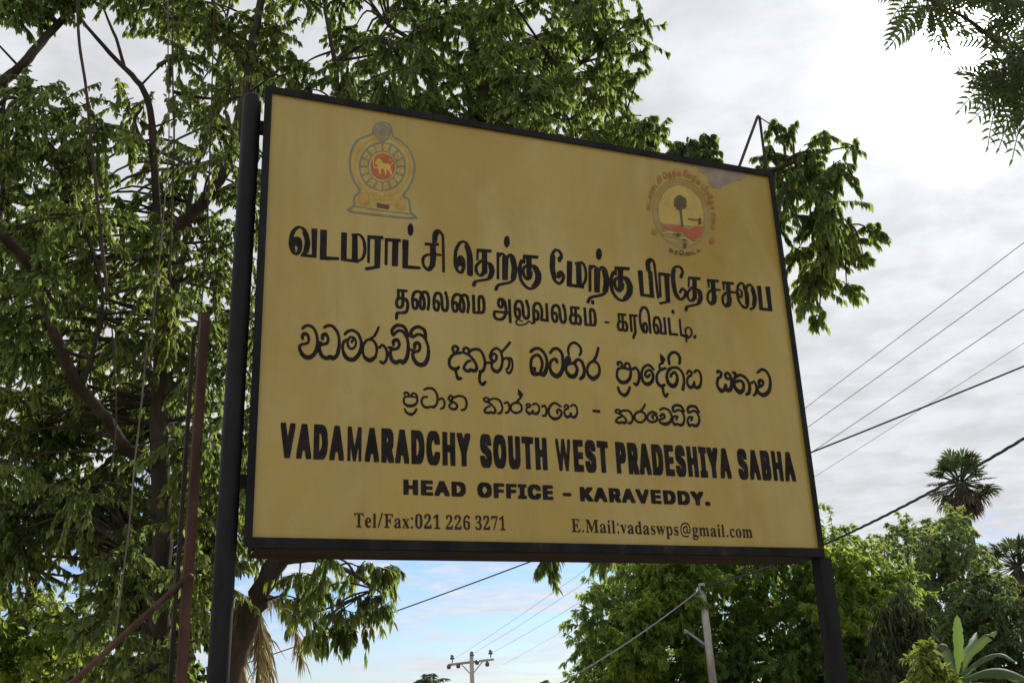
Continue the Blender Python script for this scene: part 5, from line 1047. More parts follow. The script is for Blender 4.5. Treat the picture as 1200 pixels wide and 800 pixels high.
        [468,1415,-2,15,-1,1,-2,-1,0,-14,-5,1,1,8,-2,2,-3,-1,-2,-8,-16,6,-12,7,-11,10,-11,12,-8,12,-9,21,-6,26,-2,25,4,32,8,27,13,26,15,22,21,20,21,14,23,9,23,4,23,-2,22,-8,17,-12,17,-18,12,-22,6,-17,5,-42,-6,-44,-9,-25,-13,-24,-13,-18,-19,-18,-18,-12,-2,2,-2,0,-2,-5,-21,-8,-1,17,-2,1,-1,-1,1,-17,-1,-1,-11,-2,-2,1,-1,16,-2,2,-2,-2,1,-17],
        [471,1460,15,-1,13,3,15,5,14,9,13,12,9,11,10,16,6,16,5,33,-3,24,-3,12,-9,15,-8,11,-12,9,-16,7,-14,2,-16,-1,-15,-4,-18,-10,-14,-12,-11,-14,-9,-16,-7,-17,-3,-18,-1,-18,3,-19,6,-17,10,-15,11,-11,14,-8],
        [476,1464,-14,2,-14,7,-12,10,-8,11,-6,12,-5,19,-1,17,3,21,5,16,9,18,12,16,12,11,12,8,17,6,16,2,15,-2,14,-5,12,-9,10,-12,7,-12,4,-13,3,-23,-4,-28,-4,-14,-7,-14,-10,-13,-12,-12,-13,-10,-15,-6,-12,-3],
    ],
    'l:red': [
        [477,1491,17,0,11,3,9,6,10,8,7,10,9,16,3,12,1,14,-1,13,-3,11,-8,13,-8,8,-10,5,-10,3,-9,0,-14,-4,-9,-5,-13,-11,-7,-11,-6,-12,-4,-13,-1,-14,1,-13,4,-12,6,-11,8,-8,10,-6],
    ],
    'l:gold': [
        [476,1512,8,1,-1,12,1,13,2,2,6,1,3,-1,4,-6,1,-19,7,1,0,14,2,9,2,2,4,-2,7,-11,2,-8,1,-1,5,1,2,1,-1,11,-6,12,-1,16,8,7,3,7,-4,11,-7,2,2,7,-1,2,-2,-1,-3,-9,3,-2,6,-2,2,-4,0,-6,-9,-9,-6,5,-22,-2,-11,19,-8,2,-10,-7,-2,-5,-4,-14,5,-5,6,-2,1,-2,-2,-5,-7,-6,-6,7,-1,6,-1,12,3,21,-1,1,-2,-1,-4,-25,2,-17,2,-8,2,-1,2,1,5,-1,7,5,5,-9],
    ],
    'l:dark': [
        [500,1359,18,-1,2,12,-1,6,-44,3,-9,-1,4,-17],
    ],
    'l:orange': [
        [408,1366,7,0,7,3,6,7,3,6,1,10,-2,9,-5,6,-7,4,-7,-1,-4,-3,-6,-7,-2,-6,-1,-10,1,-7,3,-6],
        [561,1366,5,-1,6,2,4,4,4,6,1,5,0,10,-4,7,-5,4,-6,0,-5,-2,-6,-9,-2,-6,1,-9,2,-6],
    ],
    'r:disc': [
        [1879,1393,11,-1,15,1,16,4,14,6,16,9,15,11,12,12,11,13,13,18,8,17,6,14,7,24,4,24,0,33,-4,21,-5,16,-7,17,-9,14,-7,8,-17,16,-14,9,-12,5,-14,3,-20,1,-14,-1,-16,-4,-19,-9,-12,-7,-13,-11,-16,-15,-10,-13,-10,-17,-10,-20,-6,-17,-5,-18,-3,-35,1,-23,5,-22,3,-12,7,-16,9,-14,9,-11,14,-12,12,-8,13,-6],
    ],
    'r:green': [
        [1872,1364,16,-1,18,2,17,3,18,7,16,7,17,11,15,13,14,14,13,17,12,18,10,21,7,19,7,25,4,22,0,18,-1,4,-3,4,-6,3,-8,0,-6,-3,-4,-5,-6,-42,-6,-20,-5,-13,-220,-15,-4,19,-2,22,0,18,4,26,0,6,-4,7,-7,4,-8,0,-7,-5,-3,-6,-3,-20,-2,-20,1,-21,5,-34,6,-17,7,-17,10,-16,8,-11,12,-13,11,-9,13,-8,14,-6,15,-5],
    ],
    'r:brown_ring': [
        [1878,1388,25,1,22,5,23,11,22,16,18,19,17,24,13,26,9,30,4,30,0,29,-5,25,-9,25,-12,21,-17,19,-20,13,-23,9,-12,2,-15,0,-24,-4,-24,-9,-24,-16,-21,-21,-18,-25,-15,-30,-8,-28,-4,-33,1,-29,5,-27,5,-13,7,-16,16,-21,18,-16,22,-11,12,-4],
        [1879,1394,-23,5,-12,6,-10,6,-10,9,-9,9,-13,19,-10,23,-5,27,-1,29,4,34,9,27,13,27,18,24,20,20,23,15,24,10,24,3,23,-2,21,-8,19,-13,15,-16,13,-21,9,-25,4,-28,0,-30,-4,-24,-9,-28,-12,-25,-14,-21,-20,-20,-22,-16,-21,-10,-21,-6],
        [1754,1518,2,-1,1,2,3,35,8,31,12,30,12,21,18,25,21,20,24,18,21,10,22,7,13,3,22,1,18,-3,18,-5,16,-7,15,-11,14,-12,11,-14,10,-16,9,-19,6,-22,4,-21,1,-21,-1,-24,-3,-23,1,-1,2,1,4,24,0,34,-5,32,-9,28,-13,25,-17,21,-19,16,-20,11,-24,8,-24,2,-27,-3,-26,-8,-23,-12,-25,-19,-22,-23,-16,-23,-16,-31,-10,-29,-6,-30],
        [1787,1597,4,0,0,3,-7,8,-4,0,0,-3],
        [2033,1602,2,-1,12,2,1,3,-2,2,-12,-2,-2,-2],
        [1795,1610,2,0,1,4,-7,9,-3,0,-1,-1,0,-2],
        [2029,1615,2,-1,11,3,2,1,0,3,-3,2,-11,-3,-2,-3],
        [1802,1623,2,0,2,3,-6,10,-3,1,-2,-3],
        [2024,1628,2,-1,11,5,2,1,0,2,-3,2,-12,-5,-1,-2],
        [1811,1635,2,0,2,3,-6,11,-2,1,-2,0,-1,-3],
        [2018,1640,2,0,11,5,1,4,-3,1,-11,-6,-1,-2],
        [1819,1647,3,-1,2,4,-5,12,-3,0,-1,-3],
        [2011,1651,2,0,11,7,1,1,-1,3,-2,0,-11,-6,-1,-3],
        [1831,1657,2,0,1,3,-4,12,-3,1,-1,-3,3,-12],
        [2002,1662,4,-1,10,8,0,3,-3,2,-9,-8,-2,-2],
        [1841,1666,2,0,2,3,-3,13,-3,1,-2,-2,3,-13],
        [1995,1670,1,0,11,10,-1,3,-3,0,-10,-9,0,-3],
        [1852,1675,3,0,1,2,-1,13,-3,2,-2,0,0,-3,1,-12],
        [1984,1678,2,0,2,1,8,10,0,3,-2,1,-2,-2,-9,-9],
        [1864,1682,3,0,1,2,0,14,-2,2,-4,-2,1,-14],
        [1973,1686,2,-2,2,2,8,10,-1,4,-2,0,-1,-1,-9,-11],
        [1876,1688,2,0,2,1,1,15,-2,2,-3,-1,0,-1,-1,-14],
        [1962,1690,3,0,2,3,6,9,-1,4,-3,-1,-7,-11],
        [1888,1693,3,-1,1,2,2,13,-2,3,-3,-2,-2,-13],
        [1951,1694,3,1,7,12,-2,4,-3,-1,-6,-12],
        [1900,1696,3,-1,2,3,3,13,-2,2,-3,-1],
        [1939,1696,3,2,6,13,-1,2,-3,0,-2,-2,-4,-11,0,-2],
        [1913,1698,3,-1,2,2,3,13,-1,3,-4,-2,-4,-13],
        [1927,1698,3,1,5,13,-2,3,-3,-2,-5,-12,0,-2],
    ],
    'r:red': [
        [1950,1405,2,-1,2,1,38,24,26,35,6,26,-46,-7,-36,-20,-26,2,-31,8,-31,0,-30,-5,-31,-2,10,-16,23,-6,8,-1,35,1,33,-3,22,-21],
    ],
    'r:dark': [
        [1900,1363,5,-1,5,2,4,5,2,5,1,10,-2,5,-4,3,-3,0,-5,-2,-6,-9,-2,-10,2,-4],
        [1907,1399,9,0,2,2,0,4,-3,2,-16,1,-2,-3,0,-4,3,-2],
        [1868,1414,10,0,7,4,4,7,0,4,-2,3,-3,2,-6,1,-7,-3,-7,-5,-15,3,-2,-1,-1,-3,2,-2,15,-2,1,-5],
        [1903,1467,4,1,2,4,-1,82,3,2,-1,5,10,5,2,-2,2,0,2,4,6,5,4,5,2,7,-2,9,4,1,1,2,-2,3,2,6,-1,8,-2,6,-6,4,-2,3,-8,-3,-4,8,-8,2,-8,-1,-5,-3,-9,-9,-3,-1,-1,-3,-6,-3,-5,-10,2,-7,-3,-7,-3,-1,-1,-2,3,-3,3,-8,0,-1,-4,-2,0,-3,3,-1,6,3,4,-2,0,-3,-5,-6,1,-3,2,0,3,3,2,-4,5,-2,1,-2,2,0,2,2,1,0,1,-83,1,-3],
        [1991,1494,2,-1,14,7,2,24,-1,7,-15,-5,-1,-6,-2,-1,-22,-2,-29,2,-2,-1,0,-3,2,-1,21,-2,30,2,2,-1],
    ],
    'r:pale': [
        [1876,1387,3,1,-1,2,-32,9,-38,1,-2,-2,2,-2,37,-1],
        [1927,1388,2,-1,47,16,1,2,-1,1,-30,-9,-19,14,-9,4,-6,3,-7,0,-21,-3,-6,1,-7,3,-19,14,-8,3,-10,0,-10,-2,-30,-8,-2,-2,1,-2,2,-1,31,8,17,1,7,-2,18,-14,7,-4,9,-1,21,3,6,0,6,-2,23,-15,-12,-4],
    ],
    'r:red_brown': [
        [2049,1405,5,-1,5,2,5,4,4,6,2,10,-2,6,-4,4,-5,1,-5,-1,-6,-4,-4,-6,-2,-7,0,-5,2,-6],
        [1747,1411,5,-1,4,0,6,4,4,6,2,11,-2,6,-4,4,-6,1,-4,-2,-4,-3,-4,-6,-2,-6,0,-6,2,-6],
        [2071,1480,5,0,0,3,-16,6,3,9,2,1,14,-3,1,0,1,2,-1,2,-19,4,-1,-2,-5,-16],
        [2069,1510,5,-1,6,1,6,4,1,4,-1,4,2,5,1,6,-1,5,-3,3,-3,1,-9,0,-3,-1,-3,-3,0,-5,5,-3,7,2,3,6,3,-5,-2,-6,-11,2,-5,-1,-2,-2,0,-4,3,-3,14,0,-2,-4,-3,-2,-5,0,-6,3,-2,-1,-1,-1,1,-1],
        [2071,1522,-2,2,2,1,5,0,3,-1,-2,-2],
        [1730,1532,8,0,4,1,3,3,0,4,-3,3,-6,0,-2,-1,-3,-6,-2,2,-1,2,2,5,4,2,12,-1,2,10,-1,2,-18,3,-2,-1,1,-3,15,-2,-1,-5,-11,0,-6,-4,-1,-3,0,-5,2,-4],
        [2072,1534,-1,2,1,2,4,1,0,-4],
        [1737,1535,-1,2,1,2,4,0,0,-2],
        [2079,1549,3,0,2,6,2,-1,1,-4,1,-1,3,1,0,17,-8,-1,-4,2,-3,0,-6,-2,-1,-4,0,-5,3,-2,6,-1],
        [2074,1558,0,4,3,3,1,-2,1,-5],
        [2084,1558,-1,4,3,1,1,-3],
        [1745,1567,5,0,3,13,0,4,-3,0,-4,-14,-16,3,-1,-3,1,0],
        [2079,1585,4,0,0,5,2,1,2,0,1,-5,3,1,-2,17,-9,-2,-7,0,-5,-4,0,-8,4,-2,6,1],
        [1753,1590,2,-1,2,2,4,12,0,6,-7,5,-10,1,-3,-4,0,-5,2,-2,11,-5,-1,-3,-1,-2,-14,5,-1,-1,-1,-2],
        [2074,1592,-2,1,0,3,1,2,3,1,1,-2,1,-4],
        [2083,1594,-1,4,3,1,1,-3],
        [1753,1604,-7,4,0,3,3,1,6,-3,2,-3,-1,-2,-1,-1],
        [2063,1606,5,0,6,2,4,4,1,6,1,2,3,0,1,-4,4,1,-4,16,-8,-3,-8,0,-5,-4,-1,-5,2,-4,3,-2,7,1,-1,-4,-5,-2,-4,1,-2,10,-6,2,-6,-3,2,-3,4,1,4,-9],
        [1771,1616,2,0,1,1,-3,9,-13,9,1,5,-1,2,-3,0,-7,-16,18,-10,1,2,-1,2,-12,7,0,2,1,2,1,0,11,-7],
        [2068,1619,-1,4,4,3,1,-2,1,-3],
        [2078,1624,0,3,2,1,1,-4],
        [2060,1634,6,0,6,5,0,6,-2,1,-6,-1,-1,1,5,7,6,4,5,2,4,-2,-6,-6,-1,-4,2,-3,5,0,4,2,3,6,0,3,-2,5,-4,2,-7,0,-11,-6,-6,-7,-3,-5,0,-6],
        [1774,1636,3,0,1,3,-12,9,0,4,2,0,11,-9,2,1,1,2,-12,11,2,5,-4,1,-9,-15],
        [2064,1637,-1,2,4,3,1,-2],
        [2082,1648,0,3,3,2,0,-3],
        [1786,1656,3,0,9,12,0,2,-3,0,-7,-9,-12,10,-2,0,-1,-3],
        [2041,1656,12,0,13,11,4,-3,2,2,0,2,-6,12,-2,1,-18,-16,1,-2,2,0,13,11,2,0,0,-3,-14,-11,-8,-2],
        [2041,1672,1,-1,2,1,21,21,2,7,-2,5,-5,1,-4,-1,-18,-19,-5,7,12,15,0,3,-2,0,-16,-18,1,-2,7,-10,3,-1,20,20,2,2,2,-1,1,-2,-2,-5,-19,-19],
        [1802,1677,6,1,2,3,1,3,-2,9,3,3,-1,2,-2,1,-3,-2,-2,3,3,5,-3,2,-2,4,2,5,2,0,4,-4,10,-19,2,0,2,1,-11,21,-3,3,-3,2,-5,0,-4,-4,0,-8,3,-4,-8,-9,5,-8,0,-6],
        [1803,1681,-1,5,2,3,2,-1,1,-4,-1,-2],
        [1775,1684,5,0,-1,5,-2,0,-3,-1],
        [1801,1692,-3,2,2,2,2,-2],
        [2015,1704,5,0,4,6,1,4,-2,5,1,3,1,1,4,-2,2,3,-11,9,-2,0,-5,-8,-5,-3,-2,-5,0,-6,1,-2,5,-1],
        [1861,1706,3,0,0,7,9,6,3,5,0,7,-2,5,-7,4,-1,3,5,4,-2,2,-13,-5,-1,-2,2,-8,-1,-9,2,-5,5,0,4,3,1,5,0,6,2,-1,2,-3,-1,-7,-11,-7,-1,-5],
        [1836,1708,3,0,5,0,2,3,1,5,-1,4,-4,4,-5,-1,-3,-7,-1,2,-3,7,0,6,2,6,4,3,3,0,3,-4,7,-22,2,0,2,2,-7,24,-3,3,-4,2,-5,0,-4,-3,-3,-6,-1,-6,1,-8,2,-6],
        [2017,1708,-2,2,4,4,1,-1,0,-3],
        [1976,1712,2,0,3,5,9,-2,5,2,3,2,5,7,3,9,1,6,-2,3,-6,2,-3,3,-3,0,-3,-2,-8,-18,0,-4,2,0,7,16,3,3,0,-3,-6,-15,-1,-3,4,0,6,14,3,4,1,0,1,-3,-1,-4,-8,-14,-3,-1,-7,3,-3,-1,-4,-4,-1,-4],
        [1842,1713,-3,4,1,3,3,-4],
        [2011,1713,-1,4,3,3,3,-3,-3,-4],
        [1882,1716,3,-1,1,7,8,4,4,5,2,6,0,13,-3,6,-3,2,-3,-1,-4,-2,-5,0,-3,-3,0,-6,2,-17,3,1,0,20,1,1,0,-2,2,-17,1,-1,3,1,0,20,1,1,2,-1,2,-8,-2,-12,-3,-3,-9,-4,-1,-5],
        [2018,1722,-1,2,3,3,1,-2,-2,-3],
        [1861,1724,-2,4,1,2,3,2,1,-6],
        [1966,1731,8,-1,4,4,5,10,0,6,-1,4,-5,2,-3,-2,-6,-17,-3,-1,-1,1,5,21,-4,0,-6,-23,0,-2],
        [1972,1734,-1,2,4,12,2,3,1,0,1,-3,-1,-6,-3,-6],
        [1861,1736,-2,4,2,1,1,0,1,-4],
        [1910,1736,13,0,3,2,1,4,0,7,-6,4,1,5,4,0,1,2,-1,2,-15,-1,-1,-11,-3,-7,0,-3],
        [1945,1736,3,-1,4,0,4,6,1,6,-1,4,-6,0,-4,-7,-1,3,0,5,2,9,4,6,1,-7,1,-2,5,0,2,2,2,4,1,6,-1,2,-3,2,-5,0,-4,-2,-4,-4,-3,-4,-2,-9,-1,-8,2,-7],
        [1951,1740,-1,1,2,6,1,-4],
        [1912,1740,-1,2,1,4,4,1,0,-5,-1,-2],
        [1921,1740,0,6,1,2,2,-2,-1,-3,-1,-2],
        [2009,1747,2,0,2,1,0,4,-2,1,-3,-1,0,-3],
        [1915,1752,-1,4,2,2,1,-2,0,-3],
        [1894,1764,3,-1,1,1,0,5,-2,1,-2,-2],
        [1956,1763,0,4,2,2,0,-4,-1,-3],
    ],
    'r:black': [
        [1849,1321,1,-1,2,0,8,5,3,14,5,1,0,3,-13,2,-4,0,-4,-15,1,-3,2,0,1,1,4,13,1,0,2,-1,-3,-13,-6,-4],
        [1879,1323,5,0,3,1,3,4,0,4,-3,3,-7,-1,-2,-2,-2,1,2,9,4,5,5,1,4,-2,1,-2,0,-20,4,0,1,18,-1,5,-3,3,-5,1,-7,-1,-4,-3,-3,-4,-2,-8,0,-6,3,-4],
        [1882,1326,0,3,2,3,1,-2,0,-2],
        [1905,1327,7,-1,5,3,0,4,-1,3,-7,2,2,3,4,1,4,-2,1,-5,-1,-5,1,-2,15,5,-2,17,-3,0,-2,-2,2,-13,-1,-1,-3,-1,-2,0,0,8,-3,4,-7,1,-6,-2,-4,-8,0,-6],
        [1910,1329,-2,3,3,2,2,-2,-1,-3],
        [1832,1332,5,-2,4,3,1,6,-5,4,-1,2,2,1,4,-1,1,2,-4,3,-12,4,-3,-7,-4,-2,-2,-5,3,-4,9,-2],
        [1836,1334,-3,1,1,4,2,0,2,-3],
        [1943,1336,3,0,17,8,0,3,-2,0,-14,-6,-3,13,-3,0,-1,-2],
        [1826,1337,-3,3,2,3,5,-2,-2,-3],
        [1830,1345,-1,3,3,1,0,-3],
        [1973,1352,3,0,15,11,1,2,-3,1,-13,-8,-5,11,-3,-1,-1,-2],
        [1950,1363,4,0,0,4,-4,-1],
    ],
    'torn': [
        [2123,1702,7,0,25,23,33,9,31,27,29,1,36,24,16,24,-214,10,-76,-4,0,-3,27,-37,38,-18,3,-35,11,-20],
        [1990,1799,10,0,8,17,-2,1,-69,-4,25,-13],
    ],
}


# ------------------------------------------------------------------ the signboard
O = Vector((-0.96349, 3.62117, 0))
SB = CAM_Z + 0.58016                     # height of the lower edge
ROT = math.atan2(0.372257, 0.92813)
SW, SH, SD = 2.44, 1.834, 0.25
sign = empty('signboard', O, ROT)
tag(sign, 'large yellow council signboard with black Tamil, Sinhala and English lettering between two black posts', 'signboard')


def decode(key):
    return [np.cumsum(np.array(row, float).reshape(-1, 2), axis=0) * 0.001 for row in GLYPHS[key]]


def printed(keys, name, mats, parent, y0, dy=0.0):
    """outlines -> filled flat shapes lying on the sheet, one mesh"""
    V, Fc, MI, n_ = [], [], [], 0
    for li, key in enumerate(keys):
        cs = decode(key)
        pts, ed, k = [], [], 0
        for c in cs:
            pts += [Vector(q) for q in c]
            ed += [(k + i, k + (i + 1) % len(c)) for i in range(len(c))]
            k += len(c)
        res = delaunay_2d_cdt(pts, ed, [], 0, 1e-6)
        W = np.array([tuple(q) for q in res[0]])
        T = np.array([list(q) for q in res[2]])
        cen = W[T].mean(1)
        inside = np.zeros(len(T), bool)         # even-odd: holes stay open
        for c in cs:
            for p_, q_ in zip(c, np.roll(c, -1, 0)):
                if p_[1] != q_[1]:
                    cut = (p_[1] <= cen[:, 1]) != (q_[1] <= cen[:, 1])
                    inside ^= cut & (cen[:, 0] < p_[0] + (cen[:, 1] - p_[1]) / (q_[1] - p_[1]) * (q_[0] - p_[0]))
        V += [(q[0], y0 - dy * li, SB + q[1]) for q in W]
        Fc += [[n_ + int(i) for i in f] for f in T[inside]]
        MI += [li] * int(inside.sum())
        n_ += len(W)
    me = bpy.data.meshes.new(name)
    me.from_pydata(V, [], Fc)
    for mm in mats:
        me.materials.append(mm)
    me.polygons.foreach_set('material_index', np.array(MI, dtype=np.int32))
    me.update()
    o = bpy.data.objects.new(name, me)
    COL.objects.link(o)
    o.parent = parent
    return o


FW = 0.029                                # width of the frame seen from the front
b = MB()
nx, nz = 24, 18                           # the sheet is a little slack in its frame
pv = []
for j in range(nz + 1):
    for i in range(nx + 1):
        u, v = i / nx, j / nz
        pv.append((FW * .6 + u * (SW - FW * 1.2), 0.0, SB + 0.008 + v * (SH - 0.030)))
b.add(pv, [(j * (nx + 1) + i, j * (nx + 1) + i + 1, (j + 1) * (nx + 1) + i + 1, (j + 1) * (nx + 1) + i) for j in range(nz) for i in range(nx)])
panel = b.build('panel', M['vinyl'], sign)
b = MB()
b.box((SW / 2, SD - 0.004, SB + SH / 2), (SW - .08, 0.004, SH - .08))
tag(b.build('back_panel', M['brown_paint'], sign), 'plain dark sheet closing the back of the sign')
fr = MB()
t_ = 0.006
yf = -0.012
fr.box((SW / 2, yf + .003, SB + SH - FW * .5 + .004), (SW, .006, FW))                      # front flanges
fr.box((SW / 2, yf + .003, SB - 0.004), (SW, .006, .036))
fr.box((FW * .5, yf + .0005, SB + SH / 2), (FW, .005, SH - .03))
fr.box((SW - FW * .42, yf + .0005, SB + SH / 2), (FW * .84, .005, SH - .03))
fr.build('frame', M['black_paint'], sign)
rl = MB()
rl.box((SW / 2 + .023, (SD - .006) / 2 - .006, SB - .0215), (SW - .052, SD, t_))                              # the tray behind the flanges
rl.box((SW / 2 + .023, (SD - .006) / 2 - .006, SB + SH - .001), (SW - .052, SD, t_))
rl.box((.050, (SD - .006) / 2 + .006, SB + SH / 2 - .01), (t_, SD - .024, SH - .0))
rl.box((SW - .0065, (SD - .006) / 2 + .006, SB + SH / 2 - .01), (t_, SD - .024, SH - .0))
for fx in (.33, .66):
    rl.bar((SW * fx, .06, SB + .0), (SW * fx, .06, SB + SH - .02), .03, .03)
rl.build('tray', M['brown_paint'], sign)
INK = M['ink']
for key, nm, mt, lab in (('tamil_name', 'lettering', INK, 'largest line of bold black Tamil lettering'), ('tamil_address', 'lettering', INK, 'small line of black Tamil lettering'),
                         ('sinhala_name', 'lettering', INK, 'large line of rounded black Sinhala lettering'), ('sinhala_address', 'lettering', INK, 'small line of black Sinhala lettering'),
                         ('english_name', 'lettering', INK, 'tall condensed black English capitals'), ('english_address', 'lettering', INK, 'short wide black English capitals'),
                         ('contact_line', 'lettering', M['ink_brown'], 'dark serif telephone and e-mail line')):
    tag(printed([key], nm, [mt], panel, -0.0016), lab)
lk = ['field', 'blue_grey', 'ochre', 'red', 'gold', 'dark', 'orange']
tag(printed(['l:' + k for k in lk], 'emblem', [M['print_' + k] for k in lk], panel, -0.0010, 0.0004), 'national emblem with a lion on a red disc inside a petal ring')
rk = ['disc', 'green', 'brown_ring', 'red', 'pale', 'dark', 'red_brown', 'black']
tag(printed(['r:' + k for k in rk], 'emblem', [M['print_' + k] for k in rk], panel, -0.0010, 0.0004), 'round council emblem with a palm on red ground')
tag(printed(['torn'], 'torn_patch', [M['torn']], panel, -0.0012), 'grey patch where the yellow sheet has peeled off')

# posts that carry it
b = MB()
PT = SB + SH - 0.02
b.tube([(-.060, .05, -.3), (-.056, .05, 1.5), (-.042, .05, PT - .01), (-.042, .05, PT)], [.037, .037, .037, .032], 20)
pl_ = b.build('post', M['black_paint'], sign, smooth=True)
tag(pl_, 'thick round black pipe post')
b = MB()
b.box((-.006, .05, SB + SH - .16), (.03, .030, .05))
b.build('bracket', M['black_paint'], pl_)
b = MB()
b.box((-.011, .05, SB + .22), (.034, .030, .05))
b.build('bracket', M['black_paint'], pl_)
b = MB()
b.box((SW + .010, .030, (SB - .022) / 2 - .15), (.060, .060, SB - .028 + .3))
tag(b.build('post', M['black_paint'], sign), 'square black steel post under the far corner')
# a forked stay of rusty rod standing on the top edge


def on_sign(x, y, dy=0.1):
    """local point of the signboard seen at a photo pixel, dy behind its face"""
    n_ = Vector((-math.sin(ROT), math.cos(ROT), 0))
    base = O + n_ * dy
    d = ray(x, y)
    p_ = CAM + d * ((base - CAM).dot(n_) / d.dot(n_))
    q = p_ - O
    h = Vector((math.cos(ROT), math.sin(ROT), 0))
    return Vector((q.dot(h), q.dot(n_), p_.z))


b = MB()
b.bar(on_sign(866, 196, .12), on_sign(888, 136, .12), .020, .008)
b.bar(on_sign(898, 200, .12), on_sign(890, 137, .12), .013, .007)
b.build('stay_rod', M['dark_rust'], sign)
b = MB()
b.tube([on_sign(889, 137, .12), on_sign(905, 147, .12), on_sign(932, 162, .14)], .003, 5)
b.build('stay_wire', M['dark_rust'], sign)

# ------------------------------------------------------------------ old iron post at the left
base = at(212, 830, 4.15)
ip = empty('iron_post', (base.x, base.y, 0), 0.5)
tag(ip, 'slender rusty angle-iron post with a slanting pipe brace, before the left tree', 'post')
topz = at(247, 366, 4.15).z
b = MB()
b.box((0, 0.0, (topz - .3) / 2), (.032, .005, topz + .3))
b.box((-.0175, .021, (topz - .3) / 2), (.005, .041, topz + .3))
b.build('upright', M['rust'], ip)
b = MB()
b.box((-.036, .055, (topz - .4) / 2 + .02), (.016, .016, topz + .2))
b.build('back_bar', M['dark_rust'], ip)
b = MB()
inv = (Matrix.Translation(ip.location) @ Matrix.Rotation(.5, 4, 'Z')).inverted()
pa, pb = at(224, 672, 4.14), at(60, 822, 4.35)
dd = (pb - pa)
pc = pa + dd * 1.9
b.tube([inv @ pa, inv @ (pa + dd), inv @ pc], .013, 10)
b.build('brace', M['rust'], ip, smooth=True)

# ------------------------------------------------------------------ trees
def base_under(x, y, Y):
    p = at(x, y, Y)
    return (p.x, p.y, 0.0)


def down(x, y, Y, r, flare=1.25):
    """first rows of a trunk: from under the frame straight down to the ground"""
    p = at(x, y, Y)
    k = 0
    yy = y
    while at(x, yy, Y).z > 0.0 and k < 400:
        yy += 10
        k += 1
    return [(x - (yy - y) * .03, yy + 15, Y, r * flare), (x - (yy - y) * .015, (y + yy) / 2, Y, r * 1.08)]


# many-stemmed tree behind the sign's near post
A = 8.2
tA = base_under(165, 800, A)
rowsA = [
    down(180, 800, A, 0.083) + [(183, 790, A, 0.083), (190, 640, A, 0.077), (186, 520, A, 0.072), (190, 400, A, 0.066), (197, 320, A, 0.061), (205, 275, A, 0.058), (235, 240, A, 0.055), (268, 190, A, 0.052), (284, 125, A, 0.047), (294, 65, A, 0.041), (306, 0, A, 0.036), (318, -60, A, 0.028)],
    [(190, 330, A, 0.050), (184, 250, A - .1, 0.039), (176, 130, A - .3, 0.030), (160, 95, A - .4, 0.025), (128, 62, A - .5, 0.019), (95, 22, A - .6, 0.015), (70, -20, A - .7, 0.011)],
    [(146, 80, A - .45, 0.017), (136, 45, A - .4, 0.014), (120, 8, A - .4, 0.010), (112, -20, A - .4, 0.008)],
    [(186, 180, A - .2, 0.028), (165, 162, A - .2, 0.019), (158, 140, A - .2, 0.017), (168, 125, A - .2, 0.011)],
    [(188, 545, A, 0.043), (150, 528, A - .3, 0.048), (125, 490, A - .6, 0.045), (92, 452, A - .9, 0.043), (68, 400, A - 1.2, 0.041), (48, 335, A - 1.4, 0.039), (25, 298, A - 1.6, 0.037), (-10, 268, A - 1.8, 0.032), (-60, 240, A - 2, 0.026)],
    [(204, 272, A, 0.033), (232, 243, A + .2, 0.028), (258, 226, A + .3, 0.025), (282, 218, A + .3, 0.019)],
    [(212, 110, A + .3, 0.019), (205, 108, A + .2, 0.017), (240, 115, A + .2, 0.015), (285, 112, A, 0.012), (330, 80, A, 0.010), (355, 78, A, 0.007)],
    [(186, 400, A + .3, 0.033), (210, 330, A + .5, 0.028), (226, 215, A + .6, 0.025), (250, 130, A + .7, 0.022), (258, 60, A + .8, 0.017), (270, 0, A + .9, 0.011)],
    [(95, 450, A - .9, 0.028), (110, 410, A - .8, 0.019), (118, 330, A - .8, 0.015), (70, 200, A - .9, 0.013), (30, 120, A - 1, 0.010)],
    [(188, 640, A, 0.044), (170, 655, A + .3, 0.039), (172, 720, A + .4, 0.036), (160, 830, A + .4, 0.039)],
]
gapsA = [(72, 60, 40, 36), (118, 75, 40, 34), (112, 185, 18, 26), (98, 660, 26, 34), (10, 665, 16, 14), (22, 490, 14, 18), (230, 740, 18, 30), (20, 5, 18, 12), (135, 740, 22, 30)]
polyA = [(-40, 110), (20, 135), (60, 130), (100, 210), (130, 110), (110, 20), (150, -40), (335, -40), (335, 70), (290, 120), (288, 360), (280, 660), (240, 680), (225, 800), (120, 830), (110, 700), (60, 640), (-40, 640)]
setA1 = clumps_in(polyA, 92, (A - .9, A + 1.5), (.32, .50), gapsA)
polyA2 = [(-40, 250), (90, 230), (200, 210), (330, 200), (300, 640), (215, 690), (205, 830), (60, 640), (-40, 620)]
setA2 = clumps_in(polyA2, 86, (A + .6, A + 2.6), (.42, .62), gapsA)
polyA3 = [(130, -30), (330, -30), (335, 60), (300, 80), (200, 60), (165, 30)]
setA2 += clumps_in([(105, 560), (235, 560), (225, 700), (200, 830), (112, 830), (118, 720), (120, 640)], 16, (A + .3, A + 1.8), (.34, .5), [(135, 740, 14, 20)])
setA2 += clumps_in([(-40, 470), (120, 470), (110, 600), (60, 640), (-40, 640)], 10, (A + .4, A + 2.0), (.36, .5))
setA2 += clumps_in([(-40, 560), (60, 570), (118, 600), (112, 640), (60, 640), (-40, 690)], 9, (A + .6, A + 2.2), (.34, .48))
setA2 += clumps_in([(205, 640), (245, 620), (250, 830), (200, 830)], 7, (A + .4, A + 1.6), (.26, .36))
setA3 = clumps_in(polyA3, 13, (A - .3, A + 1.2), (.34, .5), [(215, 15, 12, 10)])
